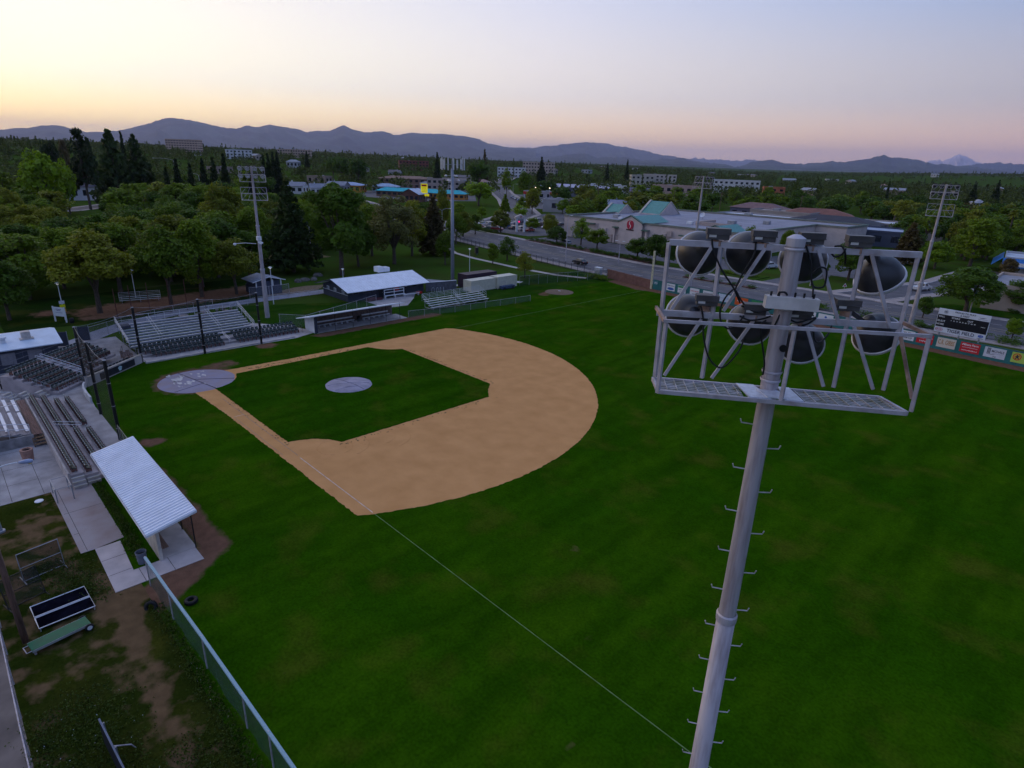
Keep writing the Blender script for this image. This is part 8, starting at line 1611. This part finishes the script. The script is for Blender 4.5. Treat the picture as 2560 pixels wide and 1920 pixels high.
for kind, leaf, (x, y, zt, w), lb in (
    ('euc', 'conifer', (-249.81, 38.54, 34.23, 10.93), 'tall leaning dark tree breaking the left skyline'),
    ('cedar', 'cedar', (-262.23, 52.84, 32.63, 21.31), 'tallest of the spreading cedars on the left skyline'),
    ('cedar', 'cedar', (-264.99, 63.03, 31.14, 20.18), 'right hand spreading cedar with a bent top on the left'),
    ('cedar', 'conifer', (-317.94, 55.03, 29.70, 12.21), 'dark cedar just right of the leaning tall tree'),
    ('spire', 'conifer', (-334.21, 74.58, 33.63, 5.67), 'thin pointed conifer rising among the cedars'),
    ('round', 'lime', (-222.42, 19.98, 27.02, 17.68), 'sunlit yellow green round tree on the left'),
    ('round', 'lime', (-231.35, 27.91, 22.56, 9.34), 'smaller yellow green tree right of the sunlit round one'),
    ('broad', 'conifer', (-399.83, 50.79, 30.78, 11.86), 'dark flat topped tree on the left skyline'),
    ('round', 'brown', (-438.20, 64.23, 32.27, 7.79), 'faint round tree on the left skyline'),
    ('spire', 'conifer', (-247.67, 69.86, 17.89, 5.45), 'dark pointed conifer, leftmost of the conifer row'), ('spire', 'conifer', (-246.42, 74.20, 21.43, 6.56), 'tall dark conifer, second of the conifer row'), ('spire', 'conifer', (-244.81, 79.44, 19.85, 5.89), 'dark conifer, third of the conifer row'),
    ('spire', 'conifer', (-243.16, 84.56, 21.73, 6.30), 'dark conifer, fourth of the conifer row'), ('spire', 'conifer', (-241.68, 88.90, 22.21, 6.71), 'dark conifer, fifth of the conifer row'), ('spire', 'conifer', (-249.53, 96.69, 24.05, 6.55), 'tallest dark conifer, rightmost of the conifer row'),
    ('spire', 'conifer', (-321.24, 146.53, 23.91, 6.38), 'dark redwood, leftmost of the clump of four'), ('spire', 'conifer', (-320.14, 149.11, 24.46, 6.40), 'dark redwood, second of the clump of four'), ('spire', 'conifer', (-319.00, 151.74, 25.47, 6.41), 'dark redwood, third of the clump of four'), ('spire', 'conifer', (-317.96, 154.09, 25.78, 6.91), 'dark redwood, rightmost of the clump of four'),
    ('spire', 'conifer', (-642.04, 334.20, 28.29, 7.45), 'lone dark conifer on the skyline left of centre'), ('broad', 'dark', (-488.06, 283.66, 24.98, 13.58), 'dark oak on the skyline, leftmost of three'), ('broad', 'dark', (-466.72, 280.95, 25.25, 17.59), 'dark oak on the skyline, middle of three'), ('broad', 'dark', (-442.25, 283.43, 24.69, 18.57), 'dark oak on the skyline, rightmost of three'),
    ('fir', 'conifer', (-370.80, 318.20, 29.66, 8.83), 'ragged dark conifer left of the cell tower antennas'), ('broad', 'dark', (-318.71, 318.94, 26.80, 20.97), 'big dark domed tree right of the cell tower antennas'), ('fir', 'brown', (-405.21, 402.32, 34.23, 9.35), 'thin ragged conifer behind the domed tree'),
    ('fir', 'conifer', (-338.77, 413.70, 28.42, 12.47), 'dark pointed tree on the skyline above the dealership'), ('fir', 'conifer', (-354.35, 532.02, 25.80, 8.50), 'dark tree on the skyline above the supermarket'), ('round', 'mid', (-273.98, 308.79, 21.55, 9.44), 'round green tree left of the far road'), ('round', 'mid', (-257.84, 311.05, 21.21, 11.56), 'round green tree right of the far road'),
    ('cypress', 'conifer', (-66.84, 479.32, 19.40, 3.34), 'dark spire tree left of the right floodlight tower'), ('fir', 'conifer', (-37.22, 588.78, 18.61, 10.61), 'dark conifer right of the right floodlight tower'), ('fir', 'conifer', (-26.36, 610.93, 22.07, 8.22), 'leaning dark conifer on the right hillside'), ('round', 'brown', (-4.32, 401.64, 11.72, 13.14), 'faded brown tree right of the right floodlight tower'),
    ('fir', 'conifer', (-408.61, 641.35, 30.29, 7.91), 'small dark skyline tree left of the hospital'), ('round', 'olive', (-113.92, 249.71, 14.47, 18.11), 'olive tree behind the right supermarket gable'), ('round', 'olive', (-104.02, 256.34, 13.40, 19.00), 'wide olive tree behind the supermarket roof'), ('round', 'dark', (-95.05, 273.53, 13.33, 18.31), 'dark tree behind the slender floodlight tower'),
): tree(kind, leaf, x, y, zt - float(height(x, y)), w, lb, 'trees of the town')
# palms
def palm(x, y, h, label):
    z0 = float(height(x, y)); t = thing('palm_tree', label, 'tree', (x, y, z0), rr.uniform(0, 6), 'palm trees'); MB().tube([(0, 0, -0.5), (0.1, 0, h * 0.5), (0, 0, h)], [0.38, 0.30, 0.26], 8).build('trunk', bark, t, local=True)
    mb = MB(); g = random.Random(int(x * 10))
    for i in range(46):
        a = g.uniform(0, 6.28); el = g.uniform(-0.9, 1.2); L = g.uniform(2.0, 2.8); d = Vector((math.cos(a), math.sin(a), 0)); s = Vector((-d.y, d.x, 0)); pts = [d * (L * f * math.cos(el * (1 - f * 0.3))) + Vector((0, 0, h + L * f * math.sin(el) - 1.1 * f * f)) for f in (0, 0.35, 0.7, 1.0)]
        for j in range(3): w0, w1 = (0.10, 0.5, 0.42, 0.05)[j], (0.10, 0.5, 0.42, 0.05)[j + 1]; mb.quad(pts[j] - s * w0, pts[j + 1] - s * w1, pts[j + 1] + s * w1, pts[j] + s * w0)
    mb.build('crown', LEAF['olive'], t, local=True)
palm(*(-9.18, 293.48, -0.00)[:2], 11, 'palm tree standing before the long white roofed building'); palm(*(30.22, 306.71, 0.00)[:2], 12, 'shaggy palm tree at the right edge among the trees')
# ---------------------------------------------------------------- scattered trees that only their place tells apart
CX, CY = 74.8, -21.0
def az_px(px): return (2.3659, -0.3646)[0] - math.atan((px - 1280) / 1533.18 * math.cos(0.3496))
CLEAR = [(800, 1170, 300, 475), (1230, 1300, 150, 900), (1290, 1425, 190, 400), (1390, 2175, 0, 292), (1870, 2260, 290, 345), (2160, 2260, 200, 330), (2380, 2700, 0, 225), (95, 220, 180, 388), (640, 2700, 0, 178), (570, 640, 0, 175), (-500, 640, 0, 124), (700, 735, 400, 455), (1145, 1240, 100, 205), (1600, 1700, 300, 345)]
def ok(x, y, w, gap):
    r = math.hypot(x - CX, y - CY); a = math.atan2(y - CY, x - CX); px = 1280 + math.tan(az_px(1280) - a) * 1533.18 / math.cos(0.3496)
    for p0, p1, r0, r1 in CLEAR:
        if p0 < px < p1 and r0 < r < r1: return False
    for (xx, yy, ww) in SPOTS:
        if (x - xx) ** 2 + (y - yy) ** 2 < (gap * (w + ww) / 2) ** 2: return False
    for (p, q, hw) in (((-118, 150), (-310, 338), 13), ((-310, 338), (-1000, 1080), 13), ((-330, 190), (-104, 125), 15), ((-104, 125), (200, 118), 15)):
        if float(seg(np.array(x), np.array(y), p, q)) < hw: return False
    return True
MARK = [(20, 'the left edge'), (90, 'the sunlit tree'), (185, 'the leaning tree'), (270, 'the tallest cedar'), (340, 'the bent topped cedar'), (400, 'the first row conifer'), (460, 'the tan hotel tower'), (555, 'the tallest row conifer'), (630, 'the left tower'), (690, 'the four redwoods'), (765, 'the lone skyline conifer'), (860, 'the skyline oaks'), (950, 'the brown motel'), (1012, 'the yellow sign'), (1070, 'the red brick block'), (1130, 'the cell tower'), (1196, 'the broad umbrella tree'), (1290, 'the white pylon sign'), (1350, 'the red canopy'), (1420, 'the dealership end'), (1500, 'the left gable'), (1580, 'the supermarket emblem'), (1640, 'the right gable'), (1690, 'the pink building'), (1750, 'the slender tower'), (1830, 'the white hospital'), (1925, 'the orange building'), (1990, 'the tower cap'), (2100, 'the dark hall'), (2170, 'the crest shed'), (2227, 'the palm'), (2300, 'the frame end'), (2365, 'the right tower'), (2450, 'the scoreboard'), (2540, 'the right edge')]
LOOK = {'mid': 'green', 'dark': 'dark green', 'olive': 'olive green', 'lime': 'bright green', 'conifer': 'blackish', 'brown': 'brownish'}
SHAPE = {'round': 'round', 'tall': 'tall', 'broad': 'wide', 'loose': 'airy', 'spire': 'pointed', 'fir': 'cone shaped'}
def describe(kind, leaf, x, y, r, r0, r1, where):
    a = math.atan2(y - CY, x - CX); px = 1280 + math.tan(az_px(1280) - a) * 1533.18 / math.cos(0.3496); m = min(MARK, key=lambda q: abs(q[0] - px))[1]
    f = (r - r0) / (r1 - r0); return '%s %s tree %s, %s, below %s' % (SHAPE.get(kind, 'leafy'), LOOK.get(leaf, 'green'), where, 'front' if f < 0.36 else ('middle' if f < 0.7 else 'rear'), m)
def scatter(n, p0, p1, r0, r1, kinds, hs, label, group, gap=0.55, wk=0.85):
    made = 0; tries = 0
    while made < n and tries < n * 40:
        tries += 1; a = az_px(rr.uniform(p0, p1)); r = math.sqrt(rr.uniform(r0 * r0, r1 * r1)); x, y = CX + r * math.cos(a), CY + r * math.sin(a)
        kind, leaf = rr.choice(kinds); h = rr.uniform(*hs); w = h * wk * rr.uniform(0.8, 1.15) * {'spire': 0.3, 'fir': 0.5, 'cypress': 0.25}.get(kind, 1)
        if not ok(x, y, w, gap): continue
        tree(kind, leaf, x, y, h, w, describe(kind, leaf, x, y, r, r0, r1, label), group); made += 1
    return made
BL = [('round', 'mid'), ('round', 'dark'), ('round', 'olive'), ('tall', 'mid'), ('broad', 'dark'), ('loose', 'mid')]
scatter(52, -140, 620, 136, 210, [('round', 'mid'), ('round', 'dark'), ('tall', 'dark'), ('round', 'olive'), ('tall', 'mid')], (10, 13.5), 'in the near left woods', 'woods left of the left floodlight tower', 0.42, 1.0)
scatter(50, -160, 660, 205, 320, BL, (10, 15), 'of the middle left woods', 'middle of the left woods', 0.42, 1.0)
scatter(22, -160, 700, 320, 470, BL + [('spire', 'conifer'), ('fir', 'conifer')], (11, 16), 'of the back left woods', 'back of the left woods', 0.45, 1.0)
scatter(22, 640, 1150, 180, 262, [('round', 'mid'), ('loose', 'olive'), ('tall', 'mid'), ('round', 'dark')], (9, 13), 'behind the park lawn', 'trees at the back of the park', 0.45, 1.0)
scatter(16, 1290, 1600, 400, 480, BL, (9, 14), 'behind the dealership', 'town trees behind the dealership', 0.45, 1.0)
scatter(14, 1420, 1620, 296, 400, BL, (8, 11), 'just behind the supermarket', 'town trees behind the supermarket', 0.45, 1.0)
scatter(30, 1600, 2250, 346, 480, BL, (10, 15), 'behind the workshops', 'green belt behind the workshops', 0.42, 1.0)
scatter(60, 2150, 2700, 228, 480, BL + [('round', 'dark')], (10, 15), 'of the right woods', 'woods at the right', 0.42, 1.0)
scatter(26, 780, 1235, 255, 300, [('round', 'mid'), ('round', 'olive'), ('round', 'lime'), ('oval', 'mid')], (5, 7.5), 'before the motels', 'small trees before the motels', 0.5, 1.0)
# scattered houses far off in the town
fh_cols = [(0.5, 0.48, 0.48), (0.38, 0.32, 0.28), (0.36, 0.36, 0.40), (0.30, 0.22, 0.19)]; fr_cols = [(0.30, 0.31, 0.36), (0.16, 0.14, 0.15), (0.30, 0.18, 0.15), (0.40, 0.42, 0.48)]
HOUSES = []
for i in range(36):
    px_ = 330 + i * 62 + rr.uniform(-24, 24); r = rr.choice([rr.uniform(560, 900), rr.uniform(700, 1500), rr.uniform(1400, 2300)]); a = az_px(px_); x, y = CX + r * math.cos(a), CY + r * math.sin(a)
    if 1225 < px_ < 1305: continue
    w = rr.uniform(10, 19) * (1 + r / 3000); m_ = min(MARK, key=lambda q: abs(q[0] - px_))[1]
    house('far_house', '%s low house far off among trees, %s %s' % (('pale', 'tan', 'grey', 'brown')[i % 4], ('just left of', 'just right of')[int(px_ > min(MARK, key=lambda q: abs(q[0] - px_))[0])], m_), x, y, w, w * 0.55, rr.uniform(4.5, 7), rr.uniform(0, 3.1), fh_cols[i % 4], fr_cols[rr.randint(0, 3)], rr.choice(['gable', 'hip', 'flat']), 2.4, 1, bays=3, group='far houses'); HOUSES.append((x, y, r))
# hedges and shrubs
GS = 'shrubs along the roads'
O16 = ORD
for i in range(16): tree('bush', 'dark', -44 + i * 1.45, 127.6 - i * 0.12, 1.7, 2.2, '%s dark shrub from the left in the hedge before the supermarket drive' % O16[i], GS, trunk=False, z=0.1)
for i in range(9): tree('bush', 'dark', -74 + i * 3.0, 132 - i * 0.35, 1.6, 2.4, '%s dark shrub from the left in the mulch bed' % O16[i], GS, trunk=False, z=0.1)
for i in range(12): tree('bush', 'dark', -117 + i * 1.7, 137.8, 1.4, 1.9, '%s low shrub from the left along the parking lot front' % O16[i], GS, trunk=False, z=0.1)
for i in range(10): tree('bush', 'dark', 28 + i * 4.2, 104.4 + (i % 2) * 0.5 + 0.05 * i, 1.5, 3.4, '%s low dark shrub from the left behind the outfield wall' % O16[i], GS, trunk=False)
for i in range(7): tree('bush', 'mid', -12 + i * 3.1, 128.5, 1.3, 2.8, '%s low shrub from the left on the driveway verge' % O16[i], GS, trunk=False, z=0.1)
for i in range(5): tree('bush', 'dark', -3 + i * 4.0, 114.2, 0.8, 2.0, '%s low shrub from the left on the traffic island' % O16[i], GS, trunk=False, z=0.18)
for i in range(5): tree('bush', 'mid', -16.5 + i * 1.0, 93.4 + 0.4 * (i % 2), 1.6, 2.0, '%s vine clump from the left over the left field corner fence' % O16[i], GS, trunk=False)
for i in range(4): tree('bush', 'dark', 58 + i * 11, 134.8, 1.1, 2.2, '%s small round shrub from the left before the cream building' % O16[i], GS, trunk=False)
for i, p in enumerate(((-49.64, 36.48, 0.00), (-50.09, 38.23, 0.00), (-49.85, 40.22, 0.00), (-53.68, 43.13, 0.00))):
    b_ = MB().lathe([(0.0, 0.8), (0.5, 0.7), (0.85, 0.35), (0.9, 0.0)], (0, 0, 0), 9).build('boulder', mat('boulder', (0.16, 0.14, 0.13), 0.9, var=0.25, scale=2, bump=0.4)); b_.location = (p[0], p[1], 0); b_.rotation_euler = (0, 0, i * 1.3); b_.scale = (1.0 + 0.3 * (i % 2), 0.8, 0.9)
    tag(b_, ('grey boulder at the left end of the rock group behind the lawn', 'second grey boulder behind the lawn', 'third grey boulder behind the lawn', 'grey boulder nearest the clubhouse roof')[i], 'boulder', 'boulders in the park')
# far woods: a mass nobody could count
fw = []; fz = []; g = np.random.default_rng(21)
N = 9500
aa = np.array([az_px(p) for p in g.uniform(-500, 2900, N)]); rr_ = np.sqrt(g.uniform(480 ** 2, 3600 ** 2, N)); rr_ = np.where(g.random(N) < 0.45, g.uniform(480, 1500, N), rr_)
X, Y = CX + rr_ * np.cos(aa), CY + rr_ * np.sin(aa); keep = (seg(X, Y, (-310, 338), (-1000, 1080)) > 12); 
for p0, p1, r0, r1 in CLEAR: 
    px = 1280 + np.tan(az_px(1280) - aa) * 1533.18 / math.cos(0.3496); keep &= ~((px > p0) & (px < p1) & (rr_ > r0) & (rr_ < r1))
keep &= ~((px > 2150) & (px < 2560) & (rr_ > 1650) & (rr_ < 2000) & (g.random(N) < 0.8))
for hx, hy, hr in HOUSES:
    ux, uy = (CX - hx) / hr, (CY - hy) / hr; t_ = (X - hx) * ux + (Y - hy) * uy; q_ = np.abs((X - hx) * uy - (Y - hy) * ux); keep &= ~((t_ > -8) & (t_ < 0.09 * hr + 20) & (q_ < 14 + 0.006 * hr))
X, Y, rr_ = X[keep], Y[keep], rr_[keep]; Z = height(X, Y)
for i in range(len(X)):
    far = rr_[i] > 1300; n = 30 if far else 64; con = g.random() < 0.16; w = g.uniform(2.8, 7.0) * (0.45 if con else 1.0) * (1.25 if far else 1); h = g.uniform(5.5, 13) * (1.35 if con else 1)
    d = g.normal(size=(n, 3)); d /= np.linalg.norm(d, axis=1)[:, None]; q = g.uniform(0.75, 1.1, n)[:, None]
    if con: t_ = g.random(n) ** 0.7; p = np.stack([d[:, 0] * w * (1 - t_ + 0.08), d[:, 1] * w * (1 - t_ + 0.08), t_ * h], 1)
    else: p = d * q * [w, w, h * 0.42]; p[:, 2] = np.abs(p[:, 2]) * 1.1 + h * 0.35; p += g.normal(0, 0.5, p.shape)
    fw.append(p + [X[i], Y[i], Z[i]]); fz.append(np.full(n, (2.0 if far else 1.15)))
fw = np.concatenate(fw); fz = np.concatenate(fz)
fz = fz * 0.85; o = leaf_cloud(fw, fz, leafmat('far_leaf', (0.046, 0.078, 0.015), 0.6, ns=0.02), 'far_woods', seed=9); tag(o, 'far woods and town trees merging into one mass below the hills', None, None, 'stuff')
